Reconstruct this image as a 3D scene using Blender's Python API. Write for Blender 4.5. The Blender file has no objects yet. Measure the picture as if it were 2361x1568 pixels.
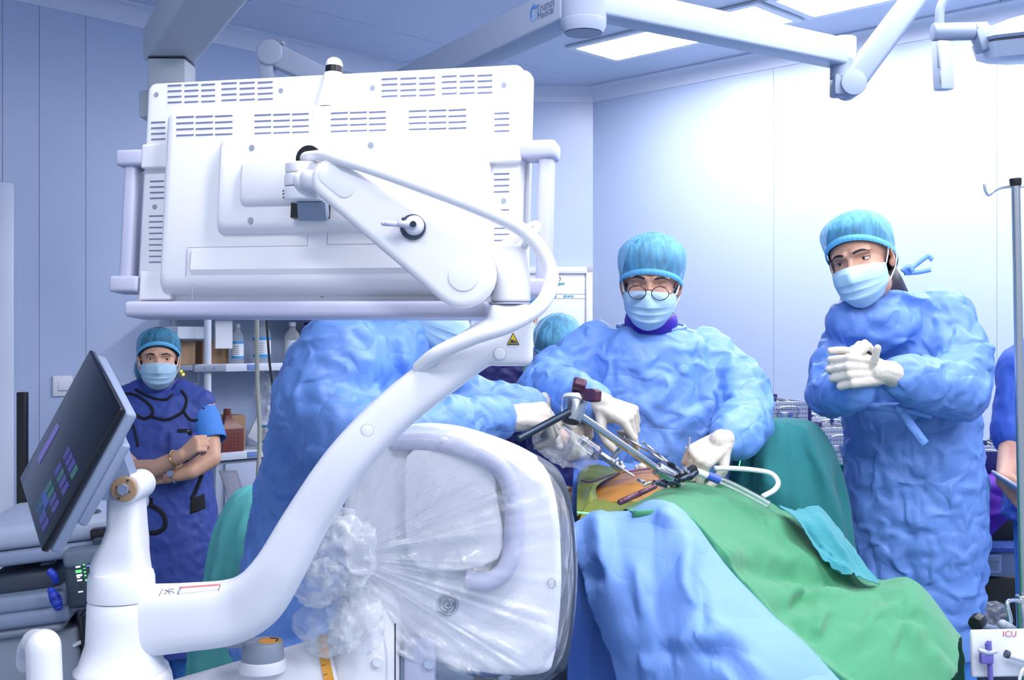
import bpy, bmesh, math, random
import numpy as np
from mathutils import Vector, Matrix, Euler

# ------------------------------------------------------------------ camera, world, lights, exposure
F, CX, CY, CAMH = 2600.0, 1180.5, 784.0, 1.45      # focal length in pixels of the 2361x1568 frame
SC = bpy.context.scene
COL = SC.collection
cam = bpy.data.cameras.new('camera'); cam.sensor_width = 36.0; cam.lens = 36.0 * F / 2361.0
cam.clip_start = 0.05
camo = bpy.data.objects.new('camera', cam); COL.objects.link(camo)
camo.location = (0, 0, CAMH); camo.rotation_euler = (math.pi / 2, 0, 0)
SC.camera = camo
W = bpy.data.worlds.new('world'); SC.world = W; W.use_nodes = True
W.node_tree.nodes['Background'].inputs[0].default_value = (0.70, 0.82, 1.0, 1)
W.node_tree.nodes['Background'].inputs[1].default_value = 0.45
SC.view_settings.view_transform = 'Standard'; SC.view_settings.look = 'None'
SC.view_settings.gamma = 1.0; SC.view_settings.use_curve_mapping = False
SC.view_settings.exposure = 0.76
PANEL_STRENGTH = 16.0
CEIL = 2.95
SC.cycles.max_bounces = 5; SC.cycles.diffuse_bounces = 2; SC.cycles.glossy_bounces = 2; SC.cycles.transmission_bounces = 3; SC.cycles.transparent_max_bounces = 10
SC.cycles.caustics_reflective = False; SC.cycles.caustics_refractive = False
# ceiling light panels: (centre x, centre y) ; length runs along the right wall
WA = math.radians(46.0)
DL = Vector((math.cos(WA), math.sin(WA), 0))        # direction of the left wall (away from the camera)
DR = Vector((math.sin(WA), -math.cos(WA), 0))       # direction of the right wall (towards the camera)
CORL = Vector((-0.156, 6.71, 0)); CORR = Vector((0.483, 6.74, 0))
PANELS = []
for row, off, cnt in ((0, 0.0, 3), (1, -1.75, 3), (2, -3.3, 3), (3, -4.7, 1)):  # all but the first two panels are unseen, added to light room and monitor
    base = Vector((0.82, 5.52, 0)) + DL * off * 1.0
    for k in range(cnt):
        s0 = 0.0 if row == 0 else (0, 1.9, 2.4, 2.6)[row]
        c = base + DR * (s0 + 1.16 * k if row == 0 else s0 + 1.35 * k)
        PANELS.append((c.x, c.y))

# ------------------------------------------------------------------ helpers
def P(u, v, Y):
    """world point that lies at depth Y on the view line of photo pixel (u, v)"""
    return Vector(((u - CX) / F * Y, Y, CAMH - (v - CY) / F * Y))

def tag(o, label=None, cat=None, group=None, kind=None):
    if label: o['label'] = label
    if cat: o['category'] = cat
    if group: o['group'] = group
    if kind: o['kind'] = kind
    return o

def empty(name, loc=(0, 0, 0), label=None, cat=None, group=None, kind=None, rot=(0, 0, 0)):
    o = bpy.data.objects.new(name, None); COL.objects.link(o)
    o.location = loc; o.rotation_euler = rot; o.empty_display_size = 0.05
    return tag(o, label, cat, group, kind)

def setparent(o, parent):
    if parent is not None:
        o.parent = parent
        o.matrix_parent_inverse = WM(parent).inverted()

def WM(o):
    m = o.matrix_basis.copy()
    if o.parent is not None:
        m = WM(o.parent) @ o.matrix_parent_inverse @ m
    return m

def newobj(name, me, mat, parent=None, smooth=None, kind=None):
    """mesh given in world coordinates -> object, parented without moving"""
    o = bpy.data.objects.new(name, me); COL.objects.link(o)
    if mat is not None:
        for m in (mat if isinstance(mat, (list, tuple)) else [mat]): me.materials.append(m)
    if smooth is True: me.shade_smooth()
    elif smooth is not None and smooth is not False: me.set_sharp_from_angle(angle=math.radians(smooth)) if smooth_all(me) else None
    setparent(o, parent)
    if kind: o['kind'] = kind
    return o

def smooth_all(me):
    me.shade_smooth(); return True

class MB:
    """collects shapes into one bmesh (world coordinates, or local ones moved by self.M)"""
    def __init__(s, M=None): s.bm = bmesh.new(); s.M = M or Matrix.Identity(4); s.mi = 0
    def _fin(s, bm2, M=None):
        me = bpy.data.meshes.new('t'); bm2.to_mesh(me); bm2.free()
        me.transform(s.M @ (M or Matrix.Identity(4)))
        n = len(s.bm.faces)
        s.bm.from_mesh(me); bpy.data.meshes.remove(me)
        s.bm.faces.ensure_lookup_table()
        for f in s.bm.faces[n:]: f.material_index = s.mi
        return s
    def box(s, c, size, rot=None, bev=0.0, seg=2):
        b = bmesh.new(); bmesh.ops.create_cube(b, size=1.0)
        bmesh.ops.scale(b, vec=Vector(size), verts=b.verts)
        if bev > 0:
            bmesh.ops.bevel(b, geom=list(b.edges), offset=bev, segments=seg, profile=0.5, affect='EDGES', clamp_overlap=True)
        R = rot.to_matrix().to_4x4() if isinstance(rot, Euler) else (rot.to_4x4() if rot is not None else Matrix.Identity(4))
        return s._fin(b, Matrix.Translation(Vector(c)) @ R)
    def cyl(s, p0, p1, r0, r1=None, seg=24, bev=0.0, cap=True):
        p0, p1 = Vector(p0), Vector(p1); r1 = r0 if r1 is None else r1
        d = p1 - p0; L = d.length
        b = bmesh.new()
        bmesh.ops.create_cone(b, cap_ends=cap, segments=seg, radius1=r0, radius2=r1, depth=L)
        if bev > 0:
            es = [e for e in b.edges if abs(e.verts[0].co.z - e.verts[1].co.z) < 1e-7]
            bmesh.ops.bevel(b, geom=es, offset=bev, segments=3, profile=0.5, affect='EDGES', clamp_overlap=True)
        q = Vector((0, 0, 1)).rotation_difference(d.normalized())
        return s._fin(b, Matrix.Translation((p0 + p1) / 2) @ q.to_matrix().to_4x4())
    def ell(s, c, r, rot=None, u=24, v=14):
        b = bmesh.new(); bmesh.ops.create_uvsphere(b, u_segments=u, v_segments=v, radius=1.0)
        r = (r, r, r) if not hasattr(r, '__len__') else r
        R = rot.to_matrix().to_4x4() if isinstance(rot, Euler) else (rot.to_4x4() if rot is not None else Matrix.Identity(4))
        return s._fin(b, Matrix.Translation(Vector(c)) @ R @ Matrix.Diagonal((r[0], r[1], r[2], 1)))
    def cone(s, p0, p1, r0, r1, seg=14):
        """round cone (capsule with two radii)"""
        p0, p1 = Vector(p0), Vector(p1)
        s.ell(p0, r0, u=seg, v=8); s.ell(p1, r1, u=seg, v=8)
        if (p1 - p0).length > 1e-5: s.cyl(p0, p1, r0, r1, seg=seg)
        return s
    def chain(s, pts, rad, seg=14):
        for i in range(len(pts) - 1): s.cone(pts[i], pts[i + 1], rad[i], rad[i + 1], seg)
        return s
    def tube(s, pts, r, seg=10, res=8, closed=False, cap=True, flat=None):
        """round tube through points (Catmull-Rom); r number or list"""
        pts = [Vector(p) for p in pts]
        C = spline(pts, res, closed)
        n = len(C)
        if hasattr(r, '__len__'):
            rr = np.interp(np.linspace(0, 1, n), np.linspace(0, 1, len(r)), r)
        else: rr = [r] * n
        T = [(C[(i + 1) % n] - C[i - 1] if closed else C[min(i + 1, n - 1)] - C[max(i - 1, 0)]).normalized() for i in range(n)]
        N = T[0].orthogonal().normalized() if flat is None else (Vector(flat) - T[0] * T[0].dot(Vector(flat))).normalized()
        b = bmesh.new(); rings = []
        for i in range(n):
            N = (N - T[i] * N.dot(T[i])).normalized() if flat is None else (Vector(flat) - T[i] * T[i].dot(Vector(flat))).normalized()
            B = T[i].cross(N)
            rings.append([b.verts.new(C[i] + (N * math.cos(a) + B * math.sin(a)) * rr[i]) for a in [2 * math.pi * k / seg for k in range(seg)]])
        for i in range(n if closed else n - 1):
            A, D = rings[i], rings[(i + 1) % n]
            for k in range(seg): b.faces.new((A[k], A[(k + 1) % seg], D[(k + 1) % seg], D[k]))
        if cap and not closed:
            b.faces.new(rings[0][::-1]); b.faces.new(rings[-1])
        return s._fin(b)
    def loft(s, rings, cap=True, closed=False):
        b = bmesh.new(); R = [[b.verts.new(Vector(p)) for p in ring] for ring in rings]
        n = len(R[0])
        for i in range(len(R) - 1 + (1 if closed else 0)):
            A, D = R[i], R[(i + 1) % len(R)]
            for k in range(n): b.faces.new((A[k], A[(k + 1) % n], D[(k + 1) % n], D[k]))
        if cap and not closed:
            b.faces.new(R[0][::-1]); b.faces.new(R[-1])
        bmesh.ops.recalc_face_normals(b, faces=b.faces)
        return s._fin(b)
    def prism(s, outline, depth, M=None, bev=0.0, seg=2):
        """outline: list of (x, z) ; extruded along +y by depth ; M places it"""
        b = bmesh.new(); n = len(outline)
        a = [b.verts.new((x, 0, z)) for x, z in outline]; c = [b.verts.new((x, depth, z)) for x, z in outline]
        f1 = b.faces.new(a); f2 = b.faces.new(c[::-1])
        for k in range(n): b.faces.new((a[k], c[k], c[(k + 1) % n], a[(k + 1) % n]))
        bmesh.ops.recalc_face_normals(b, faces=b.faces)
        if bev > 0:
            es = list({e for f in (f1, f2) for e in f.edges})
            bmesh.ops.bevel(b, geom=es, offset=bev, segments=seg, profile=0.5, affect='EDGES', clamp_overlap=True)
        return s._fin(b, M)
    def lathe(s, prof, seg=28, M=None):
        """prof: list of (r, z)"""
        b = bmesh.new(); R = []
        for r, z in prof:
            R.append([b.verts.new((max(r, 1e-5) * math.cos(2 * math.pi * k / seg), max(r, 1e-5) * math.sin(2 * math.pi * k / seg), z)) for k in range(seg)])
        for i in range(len(R) - 1):
            for k in range(seg): b.faces.new((R[i][k], R[i][(k + 1) % seg], R[i + 1][(k + 1) % seg], R[i + 1][k]))
        bmesh.ops.remove_doubles(b, verts=b.verts, dist=2e-5)
        bmesh.ops.recalc_face_normals(b, faces=b.faces)
        return s._fin(b, M)
    def quad(s, pts):
        b = bmesh.new(); b.faces.new([b.verts.new(Vector(p)) for p in pts]); return s._fin(b)
    def mesh(s, name='m'):
        me = bpy.data.meshes.new(name); s.bm.to_mesh(me); s.bm.free(); return me
    def build(s, name, mat, parent=None, smooth=40, kind=None):
        return newobj(name, s.mesh(name), mat, parent, smooth, kind)
    def remesh(s, voxel, smooth_it=6, fac=0.5, tris=None):
        """fuse everything into ONE continuous surface"""
        me = s.mesh('fuse'); o = bpy.data.objects.new('fuse', me); COL.objects.link(o)
        m = o.modifiers.new('r', 'REMESH'); m.mode = 'VOXEL'; m.voxel_size = voxel; m.use_smooth_shade = True
        if smooth_it:
            k = o.modifiers.new('s', 'SMOOTH'); k.factor = fac; k.iterations = smooth_it
        if tris:
            dm = o.modifiers.new('d', 'DECIMATE'); dm.ratio = tris
        bpy.context.view_layer.update()
        dg = bpy.context.evaluated_depsgraph_get()
        out = bpy.data.meshes.new_from_object(o.evaluated_get(dg))
        bpy.data.objects.remove(o); bpy.data.meshes.remove(me)
        return out

def spline(pts, res=8, closed=False):
    n = len(pts); out = []
    if n < 3 and not closed:
        return [pts[0].lerp(pts[-1], k / res) for k in range(res + 1)]
    for i in range(n if closed else n - 1):
        if closed: p = [pts[(i + k) % n] for k in (-1, 0, 1, 2)]
        else: p = [pts[max(i - 1, 0)], pts[i], pts[i + 1], pts[min(i + 2, n - 1)]]
        for k in range(res):
            t = k / res
            out.append(0.5 * ((2 * p[1]) + (p[2] - p[0]) * t + (2 * p[0] - 5 * p[1] + 4 * p[2] - p[3]) * t * t + (3 * p[1] - p[0] - 3 * p[2] + p[3]) * t ** 3))
    if not closed: out.append(pts[-1].copy())
    return out

def getco(me):
    a = np.empty(len(me.vertices) * 3); me.vertices.foreach_get('co', a); return a.reshape(-1, 3)
def getno(me):
    a = np.empty(len(me.vertices) * 3); me.vertex_normals.foreach_get('vector', a); return a.reshape(-1, 3)
def setco(me, a):
    me.vertices.foreach_set('co', np.ascontiguousarray(a).reshape(-1)); me.update()

def vnoise(p, seed=0):
    """smooth value noise, p (n,3) -> (n,) in -1..1"""
    i = np.floor(p).astype(np.int64); f = p - i; f = f * f * (3 - 2 * f)
    def h(x, y, z):
        n = (x * 374761393 + y * 668265263 + z * 2147483647 + seed * 974634777) & 0xffffffff
        n = ((n ^ (n >> 13)) * 1274126177) & 0xffffffff
        return ((n ^ (n >> 16)) & 0xffff) / 32767.5 - 1.0
    r = 0
    for dx in (0, 1):
        for dy in (0, 1):
            for dz in (0, 1):
                w = (f[:, 0] if dx else 1 - f[:, 0]) * (f[:, 1] if dy else 1 - f[:, 1]) * (f[:, 2] if dz else 1 - f[:, 2])
                r = r + w * h(i[:, 0] + dx, i[:, 1] + dy, i[:, 2] + dz)
    return r

def creases(me, segs, sharp=True):
    """segs: (A, B, width, amp) ridges (amp>0) or valleys (amp<0) pressed into the surface"""
    co = getco(me); no = getno(me); d = np.zeros(len(co))
    for A, B, w, amp in segs:
        A = np.array(A); B = np.array(B); ab = B - A; L2 = max(ab @ ab, 1e-9)
        t = np.clip(((co - A) @ ab) / L2, 0, 1)
        q = co - (A + t[:, None] * ab); r = np.sqrt((q * q).sum(1))
        prof = np.exp(-r / w) if sharp else np.exp(-(r / w) ** 2)
        d += amp * prof * (1 - np.abs(2 * t - 1) ** 4 * 0.8)
    setco(me, co + no * d[:, None])

def crumple(me, seed, count, lens=(0.08, 0.26), width=(0.010, 0.022), amp=(0.006, 0.016), axis=None, axw=0.5, zmin=-9, noise=0.006, nscale=5.0):
    """random creases over a cloth surface, biased along an axis"""
    rg = np.random.RandomState(seed); co = getco(me); no = getno(me)
    idx = np.where(co[:, 2] > zmin)[0]
    segs = []
    for k in range(count):
        i = idx[rg.randint(len(idx))]; A = co[i]; n = no[i]
        v = rg.normal(size=3)
        if axis is not None: v = v * (1 - axw) + np.array(axis) * axw * rg.choice((-1, 1)) * 2
        v -= n * (v @ n); v /= max(np.linalg.norm(v), 1e-6)
        L = rg.uniform(*lens); w = rg.uniform(*width); a = rg.uniform(*amp) * rg.choice((1, -1))
        mid = A + v * L * 0.5 + np.cross(n, v) * L * rg.uniform(-0.2, 0.2)
        segs += [(A, mid, w, a), (mid, A + v * L, w, a * 0.8)]
    if noise:
        d = vnoise(co * nscale, seed) * 0.6 + vnoise(co * nscale * 2.3, seed + 1) * 0.4
        setco(me, co + no * (d * noise)[:, None])
    creases(me, segs)

def buckle(me, grow=(1.10, 1.10, 1.10), iters=110, bend=0.22, tether=0.012, seed=0, kick=0.006, kscale=9.0, lim_in=0.018, lim_out=0.045, mask=None):
    """give the cloth more material than the shape needs and let it relax into folds"""
    x0 = getco(me); n0 = getno(me).copy(); x = x0.copy(); n = len(x)
    q = np.empty(len(me.polygons) * 4, dtype=np.int64) if all(len(p.vertices) == 4 for p in me.polygons) else None
    ed = np.empty(len(me.edges) * 2, dtype=np.int64); me.edges.foreach_get('vertices', ed); ed = ed.reshape(-1, 2)
    if q is not None:
        me.polygons.foreach_get('vertices', q); q = q.reshape(-1, 4); dg = np.vstack([q[:, (0, 2)], q[:, (1, 3)]])
    else: dg = np.empty((0, 2), dtype=np.int64)
    E = np.vstack([ed, dg]); a, b = E[:, 0], E[:, 1]
    d = x0[b] - x0[a]; L0 = np.linalg.norm(d * np.array(grow), axis=1) if mask is None else np.linalg.norm(d * (1 + (np.array(grow) - 1) * mask[a][:, None]), axis=1)
    val = np.bincount(a, minlength=n) + np.bincount(b, minlength=n)
    ea, eb = ed[:, 0], ed[:, 1]; ev = np.maximum(np.bincount(ea, minlength=n) + np.bincount(eb, minlength=n), 1)
    x = x + n0 * ((vnoise(x0 * kscale, seed) + 0.6 * vnoise(x0 * kscale * 2.1, seed + 1)) * kick)[:, None]
    acc = lambda i, w: np.stack([np.bincount(i, weights=w[:, k], minlength=n) for k in range(3)], 1)
    for it in range(iters):
        d = x[b] - x[a]; l = np.linalg.norm(d, axis=1) + 1e-9
        c = d * (0.5 * (l - L0) / l)[:, None]
        x = x + (acc(a, c) - acc(b, c)) / val[:, None] * 1.7
        bk = bend * (1.0 if it < iters * 0.7 else 0.45)
        lap = (acc(ea, x[eb]) + acc(eb, x[ea])) / ev[:, None] - x
        lap2 = (acc(ea, lap[eb]) + acc(eb, lap[ea])) / ev[:, None] - lap
        x = x - lap2 * bk
        x = x + (x0 - x) * tether
        o = x - x0; h = (o * n0).sum(1); hc = np.clip(h, -lim_in, lim_out); x = x + n0 * (hc - h)[:, None]
    setco(me, x)

def subdiv(me, levels=1):
    o = bpy.data.objects.new('sd', me); COL.objects.link(o)
    m = o.modifiers.new('s', 'SUBSURF'); m.levels = levels; m.render_levels = levels
    bpy.context.view_layer.update()
    out = bpy.data.meshes.new_from_object(o.evaluated_get(bpy.context.evaluated_depsgraph_get()))
    bpy.data.objects.remove(o); bpy.data.meshes.remove(me); return out

def irregular(me, ratio, jit=0.0025):
    co = getco(me); no = getno(me); rj = np.random.RandomState(1).uniform(-1, 1, len(co)); setco(me, co + no * (rj * jit)[:, None])
    o = bpy.data.objects.new('ir', me); COL.objects.link(o)
    m = o.modifiers.new('d', 'DECIMATE'); m.ratio = ratio
    bpy.context.view_layer.update()
    out = bpy.data.meshes.new_from_object(o.evaluated_get(bpy.context.evaluated_depsgraph_get()))
    bpy.data.objects.remove(o); bpy.data.meshes.remove(me); return out

def pcrease(me, segs):
    """folds given by photo pixels ((u0,v0),(u1,v1),width px,amp m); pressed along the normal of the visible sheet"""
    co = getco(me); no = getno(me); u = CX + co[:, 0] / co[:, 1] * F; v = CY - (co[:, 2] - CAMH) / co[:, 1] * F
    # amplitude is meant towards the camera side
    d = np.zeros(len(co)); sg = np.sign(-(no * (co - np.array((0, 0, CAMH)))).sum(1))
    for (a, b_, w, amp) in segs:
        A = np.array(a, float); B = np.array(b_, float); ab = B - A; L2 = max(ab @ ab, 1e-6)
        t = np.clip(((u - A[0]) * ab[0] + (v - A[1]) * ab[1]) / L2, 0, 1)
        r = np.hypot(u - A[0] - t * ab[0], v - A[1] - t * ab[1])
        d += amp * np.exp(-(r / w) ** 1.4) * (1 - np.abs(2 * t - 1) ** 4 * 0.7)
    setco(me, co + no * (d * sg)[:, None])

def grid_mesh(name, G, nu=40, nv=40):
    """G: rows of Vectors (control grid) -> smooth patch through them"""
    rows = [resample([Vector(p) for p in r], nu) for r in G]
    cols = [resample([rows[i][k] for i in range(len(rows))], nv) for k in range(nu)]
    vs = [cols[k][j] for j in range(nv) for k in range(nu)]
    fs = [(j * nu + k, j * nu + k + 1, (j + 1) * nu + k + 1, (j + 1) * nu + k) for j in range(nv - 1) for k in range(nu - 1)]
    me = bpy.data.meshes.new(name); me.from_pydata([tuple(v) for v in vs], [], fs); me.update()
    return me

def resample(pts, n):
    C = spline(pts, 12); m = len(C) - 1
    out = []
    for k in range(n):
        t = k / (n - 1) * m; i = min(int(t), m - 1); out.append(C[i].lerp(C[i + 1], t - i))
    return out

def solidify(o, t, offset=0.0):
    m = o.modifiers.new('thick', 'SOLIDIFY'); m.thickness = t; m.offset = offset
    return o

def frame(fwd, up):
    """matrix with columns x, y=fwd, z~up"""
    y = Vector(fwd).normalized(); x = y.cross(Vector(up)).normalized(); z = x.cross(y)
    return Matrix((x, y, z)).transposed()

def text_mesh(body, size, extrude=0.0004, align='CENTER'):
    cu = bpy.data.curves.new('txt', 'FONT'); cu.body = body; cu.size = size; cu.extrude = extrude
    cu.align_x = align; cu.align_y = 'CENTER'; cu.resolution_u = 2
    o = bpy.data.objects.new('txt', cu); COL.objects.link(o)
    bpy.context.view_layer.update()
    me = bpy.data.meshes.new_from_object(o.evaluated_get(bpy.context.evaluated_depsgraph_get()))
    bpy.data.objects.remove(o); bpy.data.curves.remove(cu)
    return me

def lettering(name, body, size, M, mat, parent, align='CENTER'):
    """flat text; M maps text x -> reading direction, text y -> up, text z -> out of the surface"""
    me = text_mesh(body, size, align=align); me.transform(M)
    return newobj(name, me, mat, parent)

# ------------------------------------------------------------------ materials
def srgb(r, g, b):
    f = lambda c: ((c / 255 + 0.055) / 1.055) ** 2.4 if c > 10 else c / 255 / 12.92
    return (f(r), f(g), f(b), 1)

def mat(name, col, rough=0.5, metal=0.0, spec=0.5, bump=0.0, bscale=40.0, vary=0.0, vscale=3.0, crease=0.0, cscale=9.0, weave=0.0, alpha=1.0, emit=None, es=0.0, sheen=0.0, trans=0.0, coat=0.0, sss=0.0):
    m = bpy.data.materials.new(name); m.use_nodes = True
    nt = m.node_tree; n = nt.nodes; L = nt.links
    b = n['Principled BSDF']
    c = srgb(*col) if max(col) > 1.001 else (*col, 1)
    b.inputs['Base Color'].default_value = c; b.inputs['Roughness'].default_value = rough
    b.inputs['Metallic'].default_value = metal; b.inputs['Specular IOR Level'].default_value = spec
    b.inputs['Alpha'].default_value = alpha; b.inputs['Sheen Weight'].default_value = sheen
    b.inputs['Transmission Weight'].default_value = trans; b.inputs['Coat Weight'].default_value = coat
    if sss: b.inputs['Subsurface Weight'].default_value = sss; b.inputs['Subsurface Radius'].default_value = (0.01, 0.004, 0.002)
    if emit is not None:
        b.inputs['Emission Color'].default_value = (*emit, 1) if len(emit) == 3 else emit; b.inputs['Emission Strength'].default_value = es
    tc = n.new('ShaderNodeTexCoord')
    if vary:
        t = n.new('ShaderNodeTexNoise'); t.inputs['Scale'].default_value = vscale; t.inputs['Detail'].default_value = 4
        L.new(tc.outputs['Object'], t.inputs['Vector'])
        mx = n.new('ShaderNodeMix'); mx.data_type = 'RGBA'
        mx.inputs[6].default_value = c; mx.inputs[7].default_value = tuple(x * (1 - vary) for x in c[:3]) + (1,)
        L.new(t.outputs['Fac'], mx.inputs[0]); L.new(mx.outputs[2], b.inputs['Base Color'])
    last = None
    def addbump(h, strength, dist):
        nonlocal last
        bp = n.new('ShaderNodeBump'); bp.inputs['Strength'].default_value = strength; bp.inputs['Distance'].default_value = dist
        L.new(h, bp.inputs['Height'])
        if last is not None: L.new(last, bp.inputs['Normal'])
        last = bp.outputs['Normal']
    if crease:
        # crisp folded-sheet relief: warped Voronoi cells at two sizes
        w = n.new('ShaderNodeTexNoise'); w.inputs['Scale'].default_value = cscale * 0.5; w.inputs['Detail'].default_value = 2
        L.new(tc.outputs['Object'], w.inputs['Vector'])
        ad = n.new('ShaderNodeVectorMath'); ad.operation = 'MULTIPLY_ADD'
        L.new(w.outputs['Color'], ad.inputs[0]); ad.inputs[1].default_value = (0.16, 0.16, 0.16); L.new(tc.outputs['Object'], ad.inputs[2])
        for sc, st in ((cscale * 0.8, 1.0), (cscale * 2.0, 0.6)):
            v = n.new('ShaderNodeTexNoise'); v.inputs['Scale'].default_value = sc; v.inputs['Detail'].default_value = 1.5; v.inputs['Roughness'].default_value = 0.4
            L.new(ad.outputs[0], v.inputs['Vector'])
            s1 = n.new('ShaderNodeMath'); s1.operation = 'SUBTRACT'; s1.inputs[1].default_value = 0.5; L.new(v.outputs['Fac'], s1.inputs[0])
            s2 = n.new('ShaderNodeMath'); s2.operation = 'ABSOLUTE'; L.new(s1.outputs[0], s2.inputs[0])
            s3 = n.new('ShaderNodeMath'); s3.operation = 'POWER'; s3.inputs[1].default_value = 0.7; L.new(s2.outputs[0], s3.inputs[0])
            addbump(s3.outputs[0], min(1.0, crease * st), 0.20 / sc)
    if bump:
        t = n.new('ShaderNodeTexNoise'); t.inputs['Scale'].default_value = bscale; t.inputs['Detail'].default_value = 3
        L.new(tc.outputs['Object'], t.inputs['Vector']); addbump(t.outputs['Fac'], bump, 0.01)
    if last is not None: L.new(last, b.inputs['Normal'])
    return m

M_ = {}
M_['wall'] = mat('wall_enamel', (188, 205, 239), rough=0.32)
M_['ceil'] = mat('ceiling_enamel', (200, 213, 240), rough=0.38, vary=0.03, vscale=1.2)
M_['cove'] = mat('cove_white', (212, 222, 245), rough=0.4)
M_['floor'] = mat('floor_vinyl', (120, 140, 165), rough=0.35, vary=0.15, vscale=6)
M_['panel'] = mat('light_diffuser', (255, 255, 255), rough=0.6, emit=(1.0, 0.98, 0.985), es=PANEL_STRENGTH)
M_['panelframe'] = mat('light_frame', (226, 236, 250), rough=0.4)
M_['white'] = mat('machine_white', (240, 240, 248), rough=0.38, spec=0.4)
M_['white2'] = mat('machine_white_satin', (234, 236, 247), rough=0.33, spec=0.45)
M_['lav'] = mat('handle_lavender_grey', (196, 199, 226), rough=0.36)
M_['grey'] = mat('grey_plastic', (150, 160, 178), rough=0.45)
M_['midgrey'] = mat('mid_grey_plastic', (112, 126, 146), rough=0.5)
M_['dgrey'] = mat('dark_grey_plastic', (62, 72, 90), rough=0.5)
M_['slot'] = mat('vent_slot_grey', (112, 120, 158), rough=0.7)
M_['black'] = mat('black_plastic', (20, 21, 28), rough=0.35)
M_['blackcloth'] = mat('black_binding', (24, 25, 34), rough=0.85)
M_['armgrey'] = mat('arm_grey_paint', (142, 157, 186), rough=0.42)
M_['armwhite'] = mat('arm_white_paint', (182, 194, 220), rough=0.38)
M_['steel'] = mat('brushed_steel', (190, 196, 205), rough=0.26, metal=1.0, bump=0.03, bscale=120)
M_['steel2'] = mat('polished_steel', (215, 218, 224), rough=0.24, metal=1.0)
M_['darksteel'] = mat('dark_steel', (70, 80, 96), rough=0.35, metal=1.0)
M_['maroon'] = mat('maroon_anodised', (84, 40, 66), rough=0.35, spec=0.6)
M_['chrome'] = mat('chrome', (230, 232, 236), rough=0.16, metal=1.0)
M_['seam'] = mat('seam_joint_pale', (170, 190, 230), rough=0.8)  # pale joint colour of the backing behind wall and ceiling panels
M_['line'] = mat('thin_grey_line', (178, 184, 205), rough=0.6)
# ------------------------------------------------------------------ the room
def wall(name, A, B, z0, z1, seams, mtl, thick=0.08):
    """panelled wall from A to B (seen side on its left when walking A->B is outward normal n)"""
    A, B = Vector(A), Vector(B); d = (B - A); L = d.length; d.normalize()
    n = Vector((-d.y, d.x, 0))            # points away from the room
    b = MB(); c = (A + B) / 2 + n * (thick / 2 + 0.004)
    R = Matrix((d, n, Vector((0, 0, 1)))).transposed()
    b.box((c.x, c.y, (z0 + z1) / 2), (L, thick, z1 - z0), R)
    o = b.build(name, M_['seam']); o['kind'] = 'structure'
    cuts = [0.0] + list(seams) + [L]
    for a, e in zip(cuts[:-1], cuts[1:]):
        m = MB(); g = 0.0009
        pc = A + d * (a + e) / 2 + n * 0.002
        m.box((pc.x, pc.y, (z0 + z1) / 2), (e - a - 2 * g, 0.004, z1 - z0), R, bev=0.0008, seg=1)
        m.build('wall_panel', mtl, o, smooth=30)
    return o

LW0 = CORL - DL * 7.2          # wall runs past the frame on both sides
RW1 = CORR + DR * 6.6
wl = wall('wall_left', LW0, CORL, 0, CEIL, [7.2 - s for s in (2.82, 2.667, 2.462, 1.3)], M_['wall'])
wb = wall('wall_back', CORL, CORR + Vector((0.02,0,0)), 0, CEIL, [], M_['wall'])
wr = wall('wall_right', CORR, RW1, 0, CEIL, [1.226, 2.372, 3.52, 4.67], M_['wall'])
fl = MB(); fl.box((0, 3.4, -0.05), (13, 9, 0.1)); fl = fl.build('floor', M_['floor']); fl['kind'] = 'structure'
# ceiling: backing slab and separate enamel panels with recessed joints, laid along the right wall
cb = MB(); cb.box((0, 3.4, CEIL + 0.075), (13, 9, 0.11)); cei = cb.build('ceiling', M_['seam']); cei['kind'] = 'structure'
Rc = Matrix((DR, DL, Vector((0, 0, 1)))).transposed()
def inside(p, m=0.0):
    nl = Vector((-DL.y, DL.x, 0)); nr = Vector((DL.x, DL.y, 0))
    return (p - CORL).dot(nl) < m and (p - CORR).dot(nr) < m
for i in range(-3, 10):
    for j in range(0, 6):
        # panels 1.16 x 1.2 ; first row starts at the right wall
        c = CORR + DR * (0.10 + 1.16 * (i + 0.5)) - DL * (0.6 + 1.2 * j)
        if not (-6.2 < c.x < 6.2 and 0.2 < c.y < 7.4): continue
        if (c - CORL).dot(Vector((-DL.y, DL.x, 0))) > 0.9 or c.y < 1.0: continue
        m = MB(); m.box((c.x, c.y, CEIL + 0.012), (1.16 - 0.005, 1.2 - 0.005, 0.016), Rc, bev=0.001, seg=1)
        m.build('ceiling_panel', M_['ceil'], cei, smooth=30)
# coved mouldings where walls meet the ceiling
def cove(name, A, B, r=0.075):
    A, B = Vector(A), Vector(B); d = (B - A).normalized(); n = Vector((d.y, -d.x, 0))   # into the room
    prof = [(0.0, 0.0), (0.006, 0.0)] + [(0.006 + r * (1 - math.cos(a)), r * math.sin(a)) for a in [math.pi / 2 * k / 6 for k in range(7)]] + [(r + 0.006, r + 0.01), (0, r + 0.01)]
    b = MB()
    ring = lambda O: [O + n * x + Vector((0, 0, CEIL - r - 0.006 + z)) for x, z in prof]
    b.loft([ring(A), ring(B)])
    o = b.build(name, M_['cove'], smooth=30); o['kind'] = 'structure'
cove('trim_1', LW0, CORL); cove('trim_2', CORL, CORR); cove('trim_3', CORR, RW1)
# pale upright door jamb at the left edge
jb = MB(); jp = CORL - DL * 2.80
Rj = Matrix((DL, Vector((-DL.y, DL.x, 0)), Vector((0, 0, 1)))).transposed()
jc = jp - DL * 0.03 + Vector((DL.y, -DL.x, 0)) * 0.03
jb.box((jc.x, jc.y, 1.05), (0.07, 0.06, 2.1), Rj, bev=0.008)
jb = jb.build('trim_4', mat('jamb_white', (226, 234, 255), rough=0.35)); jb['kind'] = 'structure'

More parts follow.
